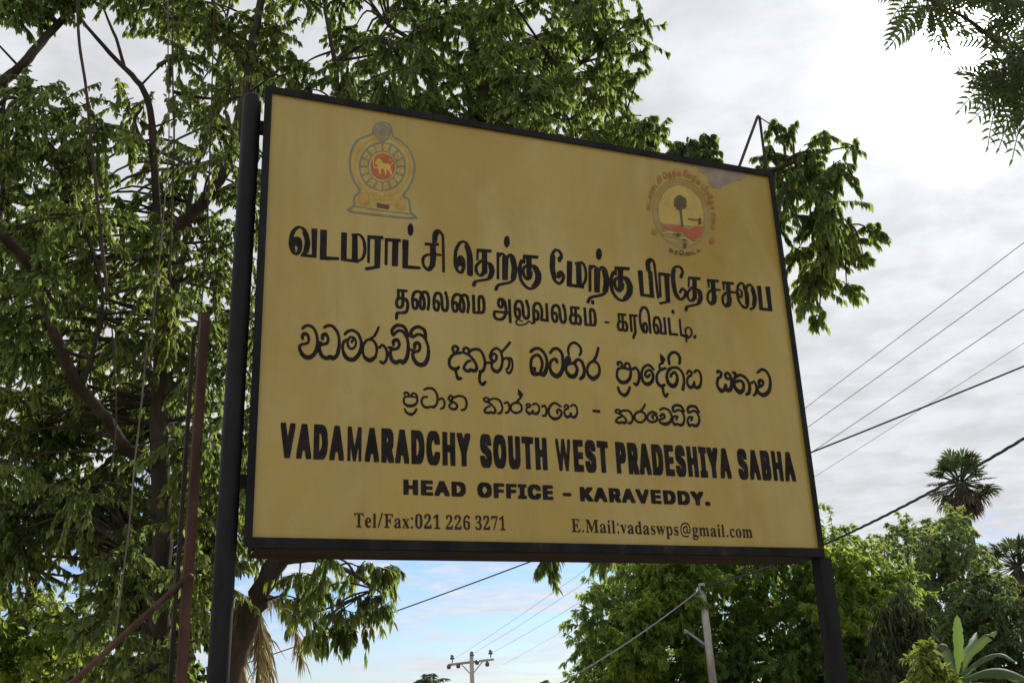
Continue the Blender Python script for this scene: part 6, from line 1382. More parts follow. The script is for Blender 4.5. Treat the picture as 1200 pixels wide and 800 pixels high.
tree('broadleaf_tree', 'many stemmed dark green tree with hanging creepers behind the round black post', tA, M['leaf_a'], M['bark'], rowsA,
     [(setA1, dict(per_twig=48)), (setA2, dict(per_twig=50)), (setA3, dict(per_twig=50))], 'big trees behind the sign',
     leafL=.060, leafW=.031, twigs_per=(13, 18), droop=1.1, hang=.45)

# tree whose trunk is out of the frame at the left edge
B_ = 7.0
tB = base_under(-150, 800, B_)
rowsB = [
    down(-150, 800, B_, 0.088) + [(-150, 790, B_, 0.088), (-140, 560, B_, 0.078), (-110, 350, B_, 0.068), (-60, 180, B_ + .1, 0.057), (0, 100, B_ + .2, 0.044), (28, 74, B_ + .2, 0.039), (55, 42, B_ + .3, 0.034), (90, 4, B_ + .3, 0.029), (112, -40, B_ + .4, 0.021)],
    [(-100, 330, B_, 0.036), (-40, 300, B_, 0.026), (0, 250, B_ + .1, 0.021), (2, 150, B_ + .2, 0.018), (8, 95, B_ + .2, 0.016)],
    [(-60, 180, B_, 0.026), (-10, 130, B_, 0.018), (18, 115, B_, 0.015), (48, 155, B_ + .2, 0.011), (85, 200, B_ + .3, 0.008)],
]
setB = clumps_in([(-60, 60), (-10, 70), (50, 70), (80, 110), (110, 140), (120, 200), (100, 330), (40, 400), (-60, 400)], 22, (B_ - .5, B_ + 1.0), (.28, .44), [(75, 55, 28, 20), (112, 185, 14, 18), (88, 250, 12, 12)])
setB += clumps_in([(-30, -30), (60, -30), (95, -10), (80, 10), (40, 25), (10, 18), (-30, 40)], 9, (B_ - .2, B_ + .6), (.2, .3))
tree('broadleaf_tree', 'leafy tree reaching in with one slanting limb from beyond the frame edge', tB, M['leaf_b'], M['bark'], rowsB,
     [(setB, dict(per_twig=42))], 'big trees behind the sign', leafL=.057, leafW=.030, twigs_per=(12, 16), droop=.9, hang=.4)

# leaning tree behind the sign: its crown shows above and beyond the board
C_ = 8.6
tC = base_under(255, 830, C_)
rowsC = [
    down(262, 815, C_, 0.094) + [(268, 800, C_, 0.090), (283, 752, C_, 0.088), (300, 705, C_, 0.086), (325, 658, C_, 0.083), (380, 570, C_ + .1, 0.083), (440, 450, C_ + .2, 0.079), (490, 320, C_ + .3, 0.071), (540, 200, C_ + .4, 0.064), (566, 110, C_ + .4, 0.053), (582, 40, C_ + .5, 0.038), (590, -20, C_ + .5, 0.026)],
    [(490, 320, C_ + .3, 0.060), (580, 250, C_ + .1, 0.053), (680, 210, C_, 0.045), (770, 215, C_ - .2, 0.038), (840, 225, C_ - .4, 0.032), (890, 205, C_ - .5, 0.022), (930, 190, C_ - .6, 0.017)],
    [(840, 225, C_ - .4, 0.026), (900, 250, C_ - .5, 0.021), (950, 255, C_ - .6, 0.015), (985, 265, C_ - .6, 0.009)],
    [(540, 200, C_ + .4, 0.045), (600, 130, C_ + .2, 0.038), (660, 90, C_, 0.026), (710, 50, C_ - .1, 0.017)],
    [(470, 380, C_ + .2, 0.045), (430, 250, C_, 0.038), (400, 130, C_ - .2, 0.030), (390, 60, C_ - .3, 0.022), (380, 10, C_ - .4, 0.015)],
    [(325, 658, C_, 0.038), (370, 655, C_ - .3, 0.026), (410, 670, C_ - .5, 0.019), (440, 690, C_ - .6, 0.011)],
    [(566, 110, C_ + .4, 0.038), (500, 60, C_ + .2, 0.026), (455, 30, C_, 0.019)],
]
gapsC = [(357, 30, 17, 22), (433, 100, 10, 16), (600, 52, 9, 10), (865, 8, 14, 12)]
topC = [(335, -40), (735, -40), (752, 30), (735, 70), (745, 95), (755, 125), (775, 150), (790, 172), (760, 195), (650, 170), (520, 150), (420, 130), (335, 105), (345, 60)]
setC = clumps_in(topC, 64, (C_ - 1.1, C_ + .9), (.30, .48), gapsC)
setC += clumps_in([(370, 60), (720, 40), (760, 170), (650, 170), (400, 120)], 24, (C_ + .9, C_ + 2.2), (.38, .5), gapsC)
setC += clumps_in([(360, -70), (740, -70), (745, 5), (360, 5)], 14, (C_ - .8, C_ + 1), (.32, .5), gapsC)
lobe1 = [(800, 195), (818, 168), (850, 190), (872, 196), (905, 170), (930, 162), (958, 165), (985, 185), (990, 215), (1010, 240), (1018, 275), (1000, 290), (985, 310), (965, 335), (950, 345), (930, 320), (910, 290), (880, 260), (820, 240)]
setC2 = clumps_in(lobe1, 25, (C_ - 1.2, C_ - .1), (.20, .32))
setC2 += clumps_in([(770, 185), (795, 168), (825, 172), (848, 186), (845, 205), (800, 215)], 7, (C_ - .9, C_ - .3), (.14, .22))
sprig = [(np.array(at(x, y, C_ - .6)), r) for x, y, r in ((828, 158, .14), (908, 146, .13), (925, 156, .15), (968, 158, .14), (1000, 172, .13), (1022, 272, .14), (960, 372, .13), (948, 355, .16), (1012, 300, .13), (992, 335, .14), (800, 178, .15), (770, 148, .15), (748, 90, .15), (752, 20, .16), (752, 62, .13))]
low = clumps_in([(345, 650), (455, 650), (460, 690), (445, 715), (415, 735), (395, 750), (355, 735), (335, 715), (338, 690)], 12, (C_ - 1.2, C_ - .2), (.16, .26))
low += [(np.array(at(x, y, C_ - .8)), r) for x, y, r in ((448, 712, .10), (405, 742, .12), (366, 742, .12), (450, 668, .14), (640, 660, .11), (706, 652, .11), (640, 648, .12))]
fill_ = clumps_in([(380, 160), (760, 230), (860, 260), (900, 380), (700, 420), (420, 380)], 16, (C_ - .6, C_ + 1), (.35, .5))
rowsC.append([(640, 560, C_ - .5, .012), (640, 600, C_ - .7, .010), (640, 640, C_ - .8, .006)])
rowsC.append([(420, 480, C_ + .2, .05), (540, 520, C_ - .3, .025), (640, 565, C_ - .5, .014), (700, 600, C_ - .7, .010), (706, 640, C_ - .8, .006)])
tree('broadleaf_tree', 'leaning tree whose green crown rises above the top edge of the yellow sign', tC, M['leaf_b'], M['bark'], rowsC,
     [(setC, dict(per_twig=50)), (setC2, dict(per_twig=48, hang=.7, droop=1.9)), (sprig, dict(per_twig=26, twigs_per=(6, 9), hang=.7, droop=1.8)), (low, dict(per_twig=24, twigs_per=(8, 11), hang=.8, droop=1.8, leafL=.078, leafW=.025)), (fill_, dict(per_twig=18))],
     'big trees behind the sign', leafL=.062, leafW=.033, twigs_per=(13, 18), droop=1.3, hang=.45)

# lighter tree low at the left
D_ = 11.0
tD = base_under(20, 830, D_)
rowsD = [down(22, 810, D_, .08) + [(24, 800, D_, .075), (28, 730, D_, .065), (40, 680, D_, .05), (60, 648, D_, .035), (80, 600, D_, .02)],
         [(26, 740, D_, .05), (5, 690, D_, .04), (-20, 660, D_, .03)], [(28, 730, D_, .05), (70, 720, D_ - .3, .03), (95, 740, D_ - .3, .02)]]
setD = clumps_in([(-40, 690), (20, 685), (60, 700), (105, 735), (112, 770), (100, 840), (-40, 860)], 34, (D_ - .8, D_ + 1.4), (.35, .52))
tree('broadleaf_tree', 'smaller light green tree low down behind the many stemmed tree', tD, M['leaf_c'], M['bark'], rowsD,
     [(setD, dict(per_twig=32))], 'big trees behind the sign', leafL=.085, leafW=.038, twigs_per=(9, 13), droop=.35)

# creepers and cords hanging through the left crown
HANG = 'creepers hanging from the trees'
def hanging(label, rows, r, mat, name='creeper'):
    p, rr = limb_px([(x, y, Y, r) for x, y, Y in rows], 6)
    b = MB()
    b.tube(p, rr, 6, wob=.1)
    tag(b.build(name, mat, smooth=True), label, 'creeper', HANG)

hanging('thick dark creeper dangling before the gap of sky in the left trees', [(91, -40, 6.6), (92, 40, 6.6), (101, 105, 6.6), (106, 160, 6.6), (113, 225, 6.6), (119, 280, 6.6), (126, 350, 6.6)], .012, M['vine'])
hanging('pale straight cord hanging down the middle of the forked trunk', [(197, -40, 6.7), (197, 60, 6.7), (198, 160, 6.7), (192, 250, 6.7), (182, 350, 6.7), (176, 420, 6.7)], .005, M['bark_grey'])
hanging('dark cord hanging close beside the pale straight cord', [(203, -40, 6.9), (202, 70, 6.9), (204, 170, 6.9), (200, 280, 6.9), (199, 330, 6.9)], .008, M['vine'])
hanging('thin creeper hanging nearest the round black post', [(252, -40, 6.8), (249, 80, 6.8), (246, 180, 6.8), (242, 280, 6.8), (236, 360, 6.8)], .006, M['vine'])
hanging('long thin pale creeper trailing low down beside the rusty iron post', [(172, 400, 6.6), (166, 470, 6.6), (158, 540, 6.6), (151, 620, 6.6), (142, 690, 6.6), (133, 760, 6.6)], .006, M['bark_grey'])
hanging('faint creeper low in the shade beneath the thick dark creeper', [(131, 380, 6.9), (134, 430, 6.9), (136, 500, 6.9), (128, 560, 6.9)], .006, M['vine'])
# loop of thin creeper crossing from the tree to the post
hanging('thin creeper looping across from the forked trunk to the round post', [(268, 192, 7.2), (280, 197, 7.0), (292, 196, 6.6), (302, 190, 6.4), (303, 170, 6.3), (301, 140, 6.3)], .006, M['bark_grey'])

# ---- neem near the camera: feathery sprays hanging in at the upper right
E_ = 3.7
tE = (4.6, 4.2, 0)
neem = empty('neem_tree', tE)
tag(neem, 'neem tree dangling feathery sprays of curved leaflets in front of the sun', 'tree')
limbsE = [([(4.6, 4.2, -.2), (4.55, 4.2, 1.2), (4.4, 4.15, 2.4), (4.1, 4.1, 3.4), (3.6, 4.0, 4.2), (3.0, 3.9, 4.55), (2.55, 3.8, 4.6)], [.15, .13, .12, .10, .07, .045, .025])]
p, r = limb_px([(1420, -120, E_, .03), (1320, -70, E_, .022), (1240, -30, E_, .016), (1180, -20, E_, .010), (1110, -28, E_, .006)], 4)
limbsE.append((p, r))
p, r = limb_px([(1420, 60, E_, .02), (1330, 40, E_, .016), (1260, 30, E_, .012), (1215, 50, E_, .008), (1190, 70, E_, .005)], 4)
limbsE.append((p, r))
p, r = limb_px([(1420, 150, E_ + .1, .018), (1330, 180, E_ + .1, .014), (1260, 205, E_ + .1, .010), (1215, 225, E_ + .1, .006)], 4)
limbsE.append((p, r))
kids = []
for i, (p, r) in enumerate(limbsE):
    if i:                                   # join each limb to the trunk's upper end
        p = [(3.9, 4.05, 3.8), tuple((np.array(p[0]) * .6 + np.array((3.9, 4.05, 3.8)) * .4 + np.array((0, 0, .15))))] + list(p)
        r = [.05, .04] + list(r)
    b = MB()
    b.tube(p, r, 8, wob=.05)
    kids.append(b.build('trunk' if i == 0 else 'branch', M['bark'], neem, smooth=True))
lvE, twE = Leaves(), MB()


def neem_leaf(p0, d, L=.26, pairs=8):
    """one feather: a drooping midrib with curved leaflets in pairs"""
    d = np.array(d, float)
    d /= np.linalg.norm(d)
    t = np.linspace(0, 1, pairs + 2)
    pts = np.array(p0)[None] + d[None] * (t * L)[:, None] + np.array([[0, 0, -1.0]]) * (t ** 2 * L * .35)[:, None]
    twE.tube([tuple(q) for q in pts], .0022, 3, caps=False)
    tan = norm(np.gradient(pts, axis=0))
    nrm = norm(np.array([[RNG.uniform(-.5, .5), -1.0, RNG.uniform(-.7, .4)]]))
    nrm = np.repeat(nrm, len(pts), 0)
    side = norm(np.cross(tan, nrm))
    for s in (-1, 1):
        k = np.arange(1, pairs + 1)
        dd_ = side[k] * s + tan[k] * RNG.uniform(.12, .38)
        Ls = .066 * np.sin(np.pi * (.25 + .6 * k / (pairs + 1))) * RNG.uniform(.9, 1.1)
        lvE.add(pts[k], dd_, nrm[k] + RNG.normal(0, .15, (pairs, 3)), Ls, .0125, droop=.10, fold=.1, sickle=-.50 * s)
    lvE.add(pts[-1:], tan[-1:], nrm[-1:], .035, .010, droop=.1, sickle=.2)


def neem_spray(x, y, Y, n, L=.21, spread=1.0, bias=(0, 0, 0)):
    c = np.array(at(x, y, Y))
    hit = nearest_on(limbsE[:3] if y < 180 else limbsE[3:], c)
    if hit is not None:
        q, qr = hit
        s = spline([(*q, .006), (*((q + c) / 2 + np.array([0, 0, .05])), .005), (*c, .003)], 4)
        twE.tube([tuple(k[:3]) for k in s], [float(k[3]) for k in s], 5, caps=False)
    for _ in range(n):
        d = RNG.normal(0, 1, 3) * np.array([1, .35, .7]) * spread + np.array(bias) + np.array([-.1, 0, -.25])
        neem_leaf(c + RNG.normal(0, .025, 3), d, L * RNG.uniform(.75, 1.15))


for x, y, n_ in ((1078, -12, 5), (1090, 2, 5), (1110, -12, 6), (1092, 16, 4), (1140, -26, 5), (1172, -8, 7), (1192, 12, 8), (1204, 40, 8), (1084, 12, 4), (1068, -8, 3), (1120, -4, 4), (1190, -10, 7), (1160, 62, 3), (1176, 84, 4), (1186, 104, 4), (1178, 40, 5), (1198, 112, 4), (1210, 0, 7), (1230, 30, 7),
                 (1188, 78, 7), (1200, 95, 8), (1172, 100, 4), (1215, 110, 8), (1196, 60, 6), (1225, 75, 7), (1160, 98, 3)):
    neem_spray(x, y, E_ + RNG.uniform(-.25, .35), max(2, int(n_ * .8)), .20, bias=(-.15, 0, .15))
for x, y, n_ in ((1218, 240, 2), (1224, 256, 2), (1236, 245, 3)):
    neem_spray(x, y, E_ + RNG.uniform(-.15, .25), n_, .13)
for x, y, n_ in ((1270, 0, 8), (1290, 60, 8), (1320, 10, 8), (1300, -40, 8), (1270, 100, 6)):
    neem_spray(x, y, E_ + RNG.uniform(-.3, .4), n_, .2)
kids.append(twE.build('twigs', M['bark'], neem, smooth=True))
kids.append(lvE.build('crown', M['leaf_neem'], neem))
to_local(kids, neem)

# ---- trees beyond the road, right of the sign
G = 30.0
tG = base_under(860, 820, G)
rowsG = [down(862, 815, G, .42) + [(862, 800, G, .40), (868, 750, G, .36), (880, 710, G, .30), (900, 670, G, .2), (915, 630, G, .12)],
         [(866, 760, G, .22), (820, 720, G, .18), (770, 700, G, .12), (730, 700, G, .08)], [(872, 740, G, .25), (950, 700, G - 1, .2), (1010, 680, G - 1, .14), (1060, 700, G - 1, .1)],
         [(880, 710, G, .2), (850, 670, G, .15), (830, 640, G, .1)], [(930, 705, G, .2), (970, 660, G, .14), (985, 630, G, .1)]]
crownG = [(682, 800), (676, 750), (684, 722), (705, 715), (700, 685), (722, 668), (735, 640), (800, 600), (900, 590), (985, 608), (1000, 640), (1020, 655), (1045, 672), (1062, 700), (1072, 740), (1085, 790), (1080, 850), (690, 850)]
setG = clumps_in(crownG, 150, (G - 3.0, G - .5), (.70, 1.05), [(905, 690, 12, 20), (685, 705, 10, 8)])
setG2 = clumps_in([(700, 840), (720, 690), (800, 620), (980, 630), (1040, 690), (1060, 840)], 50, (G, G + 2.5), (1.0, 1.4), [(905, 690, 10, 16)])
lit_clumps = clumps_in([(745, 665), (775, 650), (830, 640), (850, 680), (815, 715), (775, 740), (765, 790), (725, 800), (720, 750), (745, 700)], 56, (G - 3.9, G - 2.9), (.35, .55))  # front clumps of the crown, with sunlit brightness painted into their leaves
lit_clumps += clumps_in([(960, 640), (1010, 660), (1045, 700), (1000, 760), (950, 720)], 22, (G - 3.9, G - 3.0), (.3, .5))
mango = tree('mango_tree', 'large broad mango tree with lit-toned yellow green clumps below the sign', tG, M['leaf_mango'], M['bark'], rowsG,
             [(setG, dict(per_twig=52)), (setG2, dict(per_twig=34))], None, leafL=.155, leafW=.062, twigs_per=(15, 20), droop=.45, hang=.2, tw_r=.010, whorl=.50, flat=.85)
lvF, twF = Leaves(), MB()
grow(lit_clumps, [], lvF, twF, .145, .056, per_twig=36, twigs_per=(12, 16), droop=.4, hang=.1, tw_r=.010, whorl=.45)
sh = lvF.build('lit_toned_leaves', M['leaf_mango_lit'], mango)
tag(sh, 'yellow green mango leaves coloured lighter to look lit')
to_local([sh], mango)

H_ = 24.0
tH = base_under(1062, 840, H_)
setH = clumps_in([(1040, 690), (1062, 685), (1078, 715), (1088, 760), (1090, 850), (1010, 850), (1018, 760), (1030, 720)], 26, (H_ - .6, H_ + .8), (.42, .66))
tree('weeping_tree', 'drooping dull olive tree standing before the mango tree by the banana plant', tH, M['leaf_weep'], M['bark'],
     [down(1058, 830, H_, .16) + [(1058, 800, H_, .14), (1056, 750, H_, .10), (1055, 700, H_, .05)]],
     [(setH, dict(per_twig=22))], None, leafL=.22, leafW=.05, twigs_per=(10, 14), droop=1.3, hang=.9, tw_r=.010)

I_ = 44.0
tI = base_under(1090, 830, I_)
rowsI = [down(1085, 815, I_, .4) + [(1085, 790, I_, .36), (1085, 720, I_, .3), (1090, 680, I_, .22), (1095, 640, I_, .12)], [(1085, 700, I_, .2), (1050, 670, I_, .12)], [(1088, 690, I_, .2), (1125, 660, I_, .12)]]
setI = clumps_in([(1022, 720), (1024, 662), (1030, 636), (1055, 622), (1075, 612), (1100, 606), (1125, 604), (1143, 618), (1142, 645), (1150, 670), (1172, 690), (1170, 730), (1140, 760), (1060, 780)], 60, (I_ - 3, I_ + 2), (.9, 1.35), [(1083, 690, 8, 12)])
tree('broadleaf_tree', 'pale green rounded tree behind the mango tree, in front of the taller palm', tI, M['leaf_far'], M['bark_grey'], rowsI,
     [(setI, dict(per_twig=46))], 'trees beyond the road', leafL=.20, leafW=.085, twigs_per=(13, 17), droop=.3, tw_r=.018, whorl=.3)

J_ = 38.0
tJ = base_under(1160, 840, J_)
rowsJ = [down(1155, 830, J_, .3) + [(1155, 800, J_, .28), (1150, 750, J_, .2), (1145, 700, J_, .1)], [(1152, 760, J_, .15), (1180, 730, J_, .1)]]
setJ = clumps_in([(1092, 760), (1095, 715), (1110, 690), (1135, 680), (1165, 685), (1190, 705), (1215, 715), (1215, 800), (1100, 800)], 46, (J_ - 2, J_ + 2), (.8, 1.2))
tree('broadleaf_tree', 'deep green rounded tree rising behind the banana plant', tJ, M['leaf_shade'], M['bark'], rowsJ,
     [(setJ, dict(per_twig=46))], 'trees beyond the road', leafL=.185, leafW=.08, twigs_per=(13, 17), droop=.3, tw_r=.016, whorl=.3)

K_ = 19.0
tK = base_under(1085, 850, K_)
setK = clumps_in([(1072, 800), (1078, 762), (1090, 758), (1098, 775), (1112, 800), (1118, 850), (1065, 850)], 22, (K_ - .5, K_ + .5), (.20, .34))
tree('croton_shrub', 'lime green bushy shrub in front of the drooping olive tree', tK, M['leaf_lime'], M['bark'],
     [down(1090, 840, K_, .05) + [(1090, 820, K_, .04), (1090, 785, K_, .02)]],
     [(setK, dict(per_twig=14))], None, 'shrub', leafL=.17, leafW=.065, twigs_per=(8, 11), droop=.25, tw_r=.008)


# ---- palms
def fan_palm(name, label, x, y, Y, R_, group, skirt=True):
    c = at(x, y, Y)
    root = empty(name, (c.x, c.y, 0))
    tag(root, label, 'palm tree', group)
    b = MB()
    hz = c.z
    b.tube([(0, 0, -.3), (.05, 0, hz * .4), (0, .03, hz * .8), (0, 0, hz)], [R_ * .18, R_ * .13, R_ * .12, R_ * .13], 12, wob=.04)
    b.build('trunk', M['bark_grey'], root, smooth=True)

    def fans(n, elev, rp, rf, mat, pname, droop):
        V, Q, k = [], [], 0
        pet = MB()
        for i in range(n):
            az_ = i * 2.399 + RNG.uniform(-.2, .2)
            el = math.radians(RNG.uniform(*elev))
            d = Vector((math.cos(az_) * math.cos(el), math.sin(az_) * math.cos(el), math.sin(el)))
            st = Vector((0, 0, hz - R_ * .05))
            en = st + d * rp * RNG.uniform(.85, 1.1)
            pet.tube([st, en], .022 * R_, 4, caps=False)
            # fan blade: segments radiating from the petiole end
            side = d.cross(Vector((0, 0, 1))).normalized()
            up_ = side.cross(d)
            tilt = RNG.uniform(-.5, .5)
            up2 = up_ * math.cos(tilt) + side * math.sin(tilt)
            sd2 = d.cross(up2)
            ns = 15
            for j in range(ns):
                a = math.radians(-118 + 236 * j / (ns - 1))
                dj = d * math.cos(a) + sd2 * math.sin(a)
                wv = (sd2 * math.cos(a) - d * math.sin(a)) * rf * .085
                Lr = rf * (.80 + .20 * math.cos(a)) * RNG.uniform(.88, 1.08)
                p1 = en + dj * Lr * .62 + up2 * .03 * R_ * (j % 2)
                p2 = en + dj * Lr - Vector((0, 0, droop * Lr))
                V += [en, p1 + wv, p2, p1 - wv]
                Q.append((k, k + 1, k + 2, k + 3))
                k += 4
        pet.build('petioles', M['palm_brown'] if mat is M['palm_brown'] else M['palm_green'], root)
        o = quads_object(pname, np.array([tuple(v) for v in V]), np.array(Q), mat, root)
        return o
    fans(34, (-30, 80), R_ * .70, R_ * .44, M['palm_green'], 'crown', .10)
    if skirt:
        fans(24, (-80, -38), R_ * .66, R_ * .42, M['palm_brown'], 'dead_leaf_skirt', .3)
    return root


PALMS = 'fan palms above the trees'
fan_palm('fan_palm', 'tall fan palm standing clear against the sky over the pale rounded tree', 1125, 564, 52.0, 1.72, PALMS)
fan_palm('fan_palm', 'lower fan palm half cut off by the edge of the picture', 1192, 662, 48.0, 1.45, PALMS)


def frond(root, name, p0, d, L, mat, droop=.6, n=22, leaflet=.32, w=.03, hang=.5):
    """feather palm leaf: arching midrib with two ranks of leaflets"""
    p0, d = Vector(p0), Vector(d).normalized()
    pts = []
    for i in range(n + 1):
        t = i / n
        pts.append(p0 + d * (L * t) + Vector((0, 0, -droop * L * t * t)))
    b = MB()
    b.tube(pts, [max(.004, .02 * L / 2 * (1 - .85 * i / n)) for i in range(n + 1)], 5)
    V, Q, k = [], [], 0
    for i in range(2, n + 1):
        tan = (pts[i] - pts[i - 1]).normalized()
        side = tan.cross(Vector((0, 0, 1)))
        side = side.normalized() if side.length > .1 else tan.orthogonal()
        for s in (-1, 1):
            for q in (0, .5):
                p = pts[i - 1].lerp(pts[i], q)
                ll = leaflet * (math.sin(math.pi * (.15 + .75 * i / n))) * RNG.uniform(.8, 1.15)
                dl = (side * s * RNG.uniform(.5, .9) + tan * RNG.uniform(.4, .8) + Vector((0, 0, -hang * RNG.uniform(.6, 1.5)))).normalized()
                wv = tan.cross(dl)
                wv = (tan - dl * tan.dot(dl)).normalized() * w
                e = p + dl * ll + Vector((0, 0, -hang * .3 * ll))
                m_ = p + dl * ll * .5
                V += [p, m_ + wv, e, m_ - wv]
                Q.append((k, k + 1, k + 2, k + 3))
                k += 4
    me_b = b.build(name, M['palm_dry'] if mat is M['palm_dry'] else M['palm_green'], root, smooth=True)
    quads_object('leaflets', np.array([tuple(v) for v in V]), np.array(Q), mat, me_b)
    return me_b


def coconut(name, label, x, y, Y, R_, nf, group, lo=(-20, 75)):
    c = at(x, y, Y)
    root = empty(name, (c.x, c.y, 0))
    tag(root, label, 'palm tree', group)
    b = MB()
    b.tube([(0.3, 0, -.3), (.18, 0, c.z * .5), (0, 0, c.z)], [.2, .14, .11], 10, wob=.03)
    b.build('trunk', M['bark_grey'], root, smooth=True)
    for i in range(nf):
        a = i * 2.399
        el = math.radians(RNG.uniform(*lo))
        frond(root, 'frond', (0, 0, c.z - .05), (math.cos(a) * math.cos(el), math.sin(a) * math.cos(el), math.sin(el)), R_ * RNG.uniform(.85, 1.1), M['palm_green'], .5, 12, R_ * .28, R_ * .022)
    return root


FARP = 'far coconut palms on the skyline'
coconut('coconut_palm', 'far coconut palm top beside the power pole with the crossarm', 505, 800, 75.0, 1.7, 13, FARP)
coconut('coconut_palm', 'far coconut palm top close to the edge of the mango tree', 632, 806, 78.0, 1.5, 12, FARP)

# dead fronds hanging down behind the leaning trunk
DY = 11.0
dp = at(282, 704, DY)
dry = empty('coconut_palm', (dp.x, dp.y, 0))
tag(dry, 'coconut palm with straw coloured dead fronds drooping beside the leaning trunk', 'palm tree')
b = MB()
b.tube([(-.2, .3, -.3), (-.1, .2, dp.z * .5), (0, .1, dp.z)], [.12, .10, .09], 10, wob=.03)
b.build('trunk', M['bark_grey'], dry, smooth=True)


def dry_frond(rows, leaflet, w):
    s = spline([(*at(x, y, Y), 1) for x, y, Y in rows], 9)[:, :3] - np.array([dp.x, dp.y, 0])
    n = len(s)
    b = MB()
    b.tube([tuple(q) for q in s], [.016 * (1 - .8 * i / n) for i in range(n)], 5)
    V, Q, k = [], [], 0
    tan = norm(np.gradient(s, axis=0))
    for i in range(3, n):
        for sd in (-1, 1):
            for q in (0, .35, .7):
                p = s[i - 1] * (1 - q) + s[i] * q
                side = np.cross(tan[i], [0, 1, .2])
                d = norm(tan[i] * RNG.uniform(.3, .8) + side * sd * RNG.uniform(.15, .5) + RNG.normal(0, .22, 3) + np.array([0, 0, -RNG.uniform(.5, 1.1)]))
                ll = leaflet * RNG.uniform(.6, 1.15)
                wv = norm(np.cross(d, RNG.normal(0, 1, 3))) * w
                e = p + d * ll + np.array([0, 0, -.25 * ll])
                m_ = p + d * ll * .5
                V += [p, m_ + wv, e, m_ - wv]
                Q.append((k, k + 1, k + 2, k + 3))
                k += 4
    o = b.build('frond', M['palm_dry'], dry, smooth=True)
    quads_object('leaflets', np.array(V), np.array(Q), M['palm_dry'], o)
    o['label'] = 'dead straw coloured frond'


dry_frond([(282, 704, DY), (296, 712, DY - .1), (308, 736, DY - .2), (314, 770, DY - .25), (318, 830, DY - .3)], .30, .010)
dry_frond([(282, 704, DY), (300, 706, DY - .3), (304, 740, DY - .5), (302, 830, DY - .6)], .30, .011)
dry_frond([(282, 704, DY), (308, 696, DY), (334, 708, DY), (347, 740, DY), (354, 772, DY)], .22, .008)
dry_frond([(282, 704, DY), (276, 716, DY), (280, 760, DY), (292, 830, DY)], .30, .010)
for a in range(5):
    frond(dry, 'frond', (0, 0, dp.z), (-.6 + .15 * a, .6, .3 - .08 * a), 1.1, M['palm_green'], .6, 14, .3, .012, .5)

# ---- banana plant
bp_ = at(1128, 800, 20.0)
ban = empty('banana_plant', (bp_.x, bp_.y, 0))
tag(ban, 'banana plant with one upright light green leaf and broad arching leaves', 'banana plant')
b = MB()
b.tube([(0, 0, -.2), (0, 0, 1.0), (0, 0, bp_.z - .1)], [.15, .12, .07], 12)
b.build('stem', M['leaf_c'], ban, smooth=True)


def banana_leaf(p0, rows, w, roll=0.0, name='leaf', lab=None):
    """midrib through pixel rows, blade folded into a shallow V along it"""
    s = spline([(*at(x, y, Y), 1) for x, y, Y in rows], 7)[:, :3] - np.array([bp_.x, bp_.y, 0])
    n = len(s)
    tan = norm(np.gradient(s, axis=0))
    ref = np.array([math.sin(roll), -math.cos(roll) * .8, .6])
    side = norm(np.cross(tan, ref[None]))
    nn = np.cross(side, tan)
    V, Q = [], []
    for i in range(n):
        t = i / (n - 1)
        ww = w * (math.sin(math.pi * min(1, max(0, (t * .93 + .07)))) ** .55) * RNG.uniform(.80, 1.08)
        f1, f2 = (.3, .22) if lab else (-.75 + RNG.uniform(-.15, .15), -.12)          # old blades hang down on both sides of the midrib
        V += [s[i] + side[i] * ww + nn[i] * ww * f1, s[i] + side[i] * ww * .5 + nn[i] * ww * f2, s[i], s[i] - side[i] * ww * .5 + nn[i] * ww * f2, s[i] - side[i] * ww + nn[i] * ww * f1]
    for i in range(n - 1):
        for k in range(4):
            Q.append((i * 5 + k, i * 5 + k + 1, i * 5 + k + 6, i * 5 + k + 5))
    o = quads_object(name, np.array(V), np.array(Q), M['banana_young'] if lab else M['banana_leaf'], ban)
    if lab:
        o['label'] = lab
    return o


banana_leaf(None, [(1124, 790, 20), (1123, 760, 20), (1122, 738, 20), (1121.5, 720, 20)], .10, 0, 'leaf', 'upright light green leaf still half furled')
banana_leaf(None, [(1126, 790, 20), (1140, 765, 19.8), (1158, 745, 19.6), (1168, 739, 19.4)], .085, .5)
banana_leaf(None, [(1128, 790, 20), (1148, 772, 19.6), (1172, 765, 19.2), (1190, 775, 18.8)], .09, .2)
banana_leaf(None, [(1128, 795, 20), (1155, 785, 19.4), (1180, 786, 19.0), (1212, 800, 18.6)], .13, -.1)
banana_leaf(None, [(1122, 790, 20), (1112, 770, 20.3), (1104, 755, 20.5), (1098, 756, 20.8)], .09, -.4)
banana_leaf(None, [(1122, 795, 20), (1108, 788, 19.6), (1095, 790, 19.4), (1084, 800, 19.2)], .10, .2)
banana_leaf(None, [(1126, 790, 20), (1134, 768, 20.6), (1142, 752, 21), (1145, 740, 21.5)], .10, .3)
banana_leaf(None, [(1128, 800, 20), (1150, 800, 19.2), (1175, 806, 18.8), (1200, 822, 18.4)], .14, -.2)

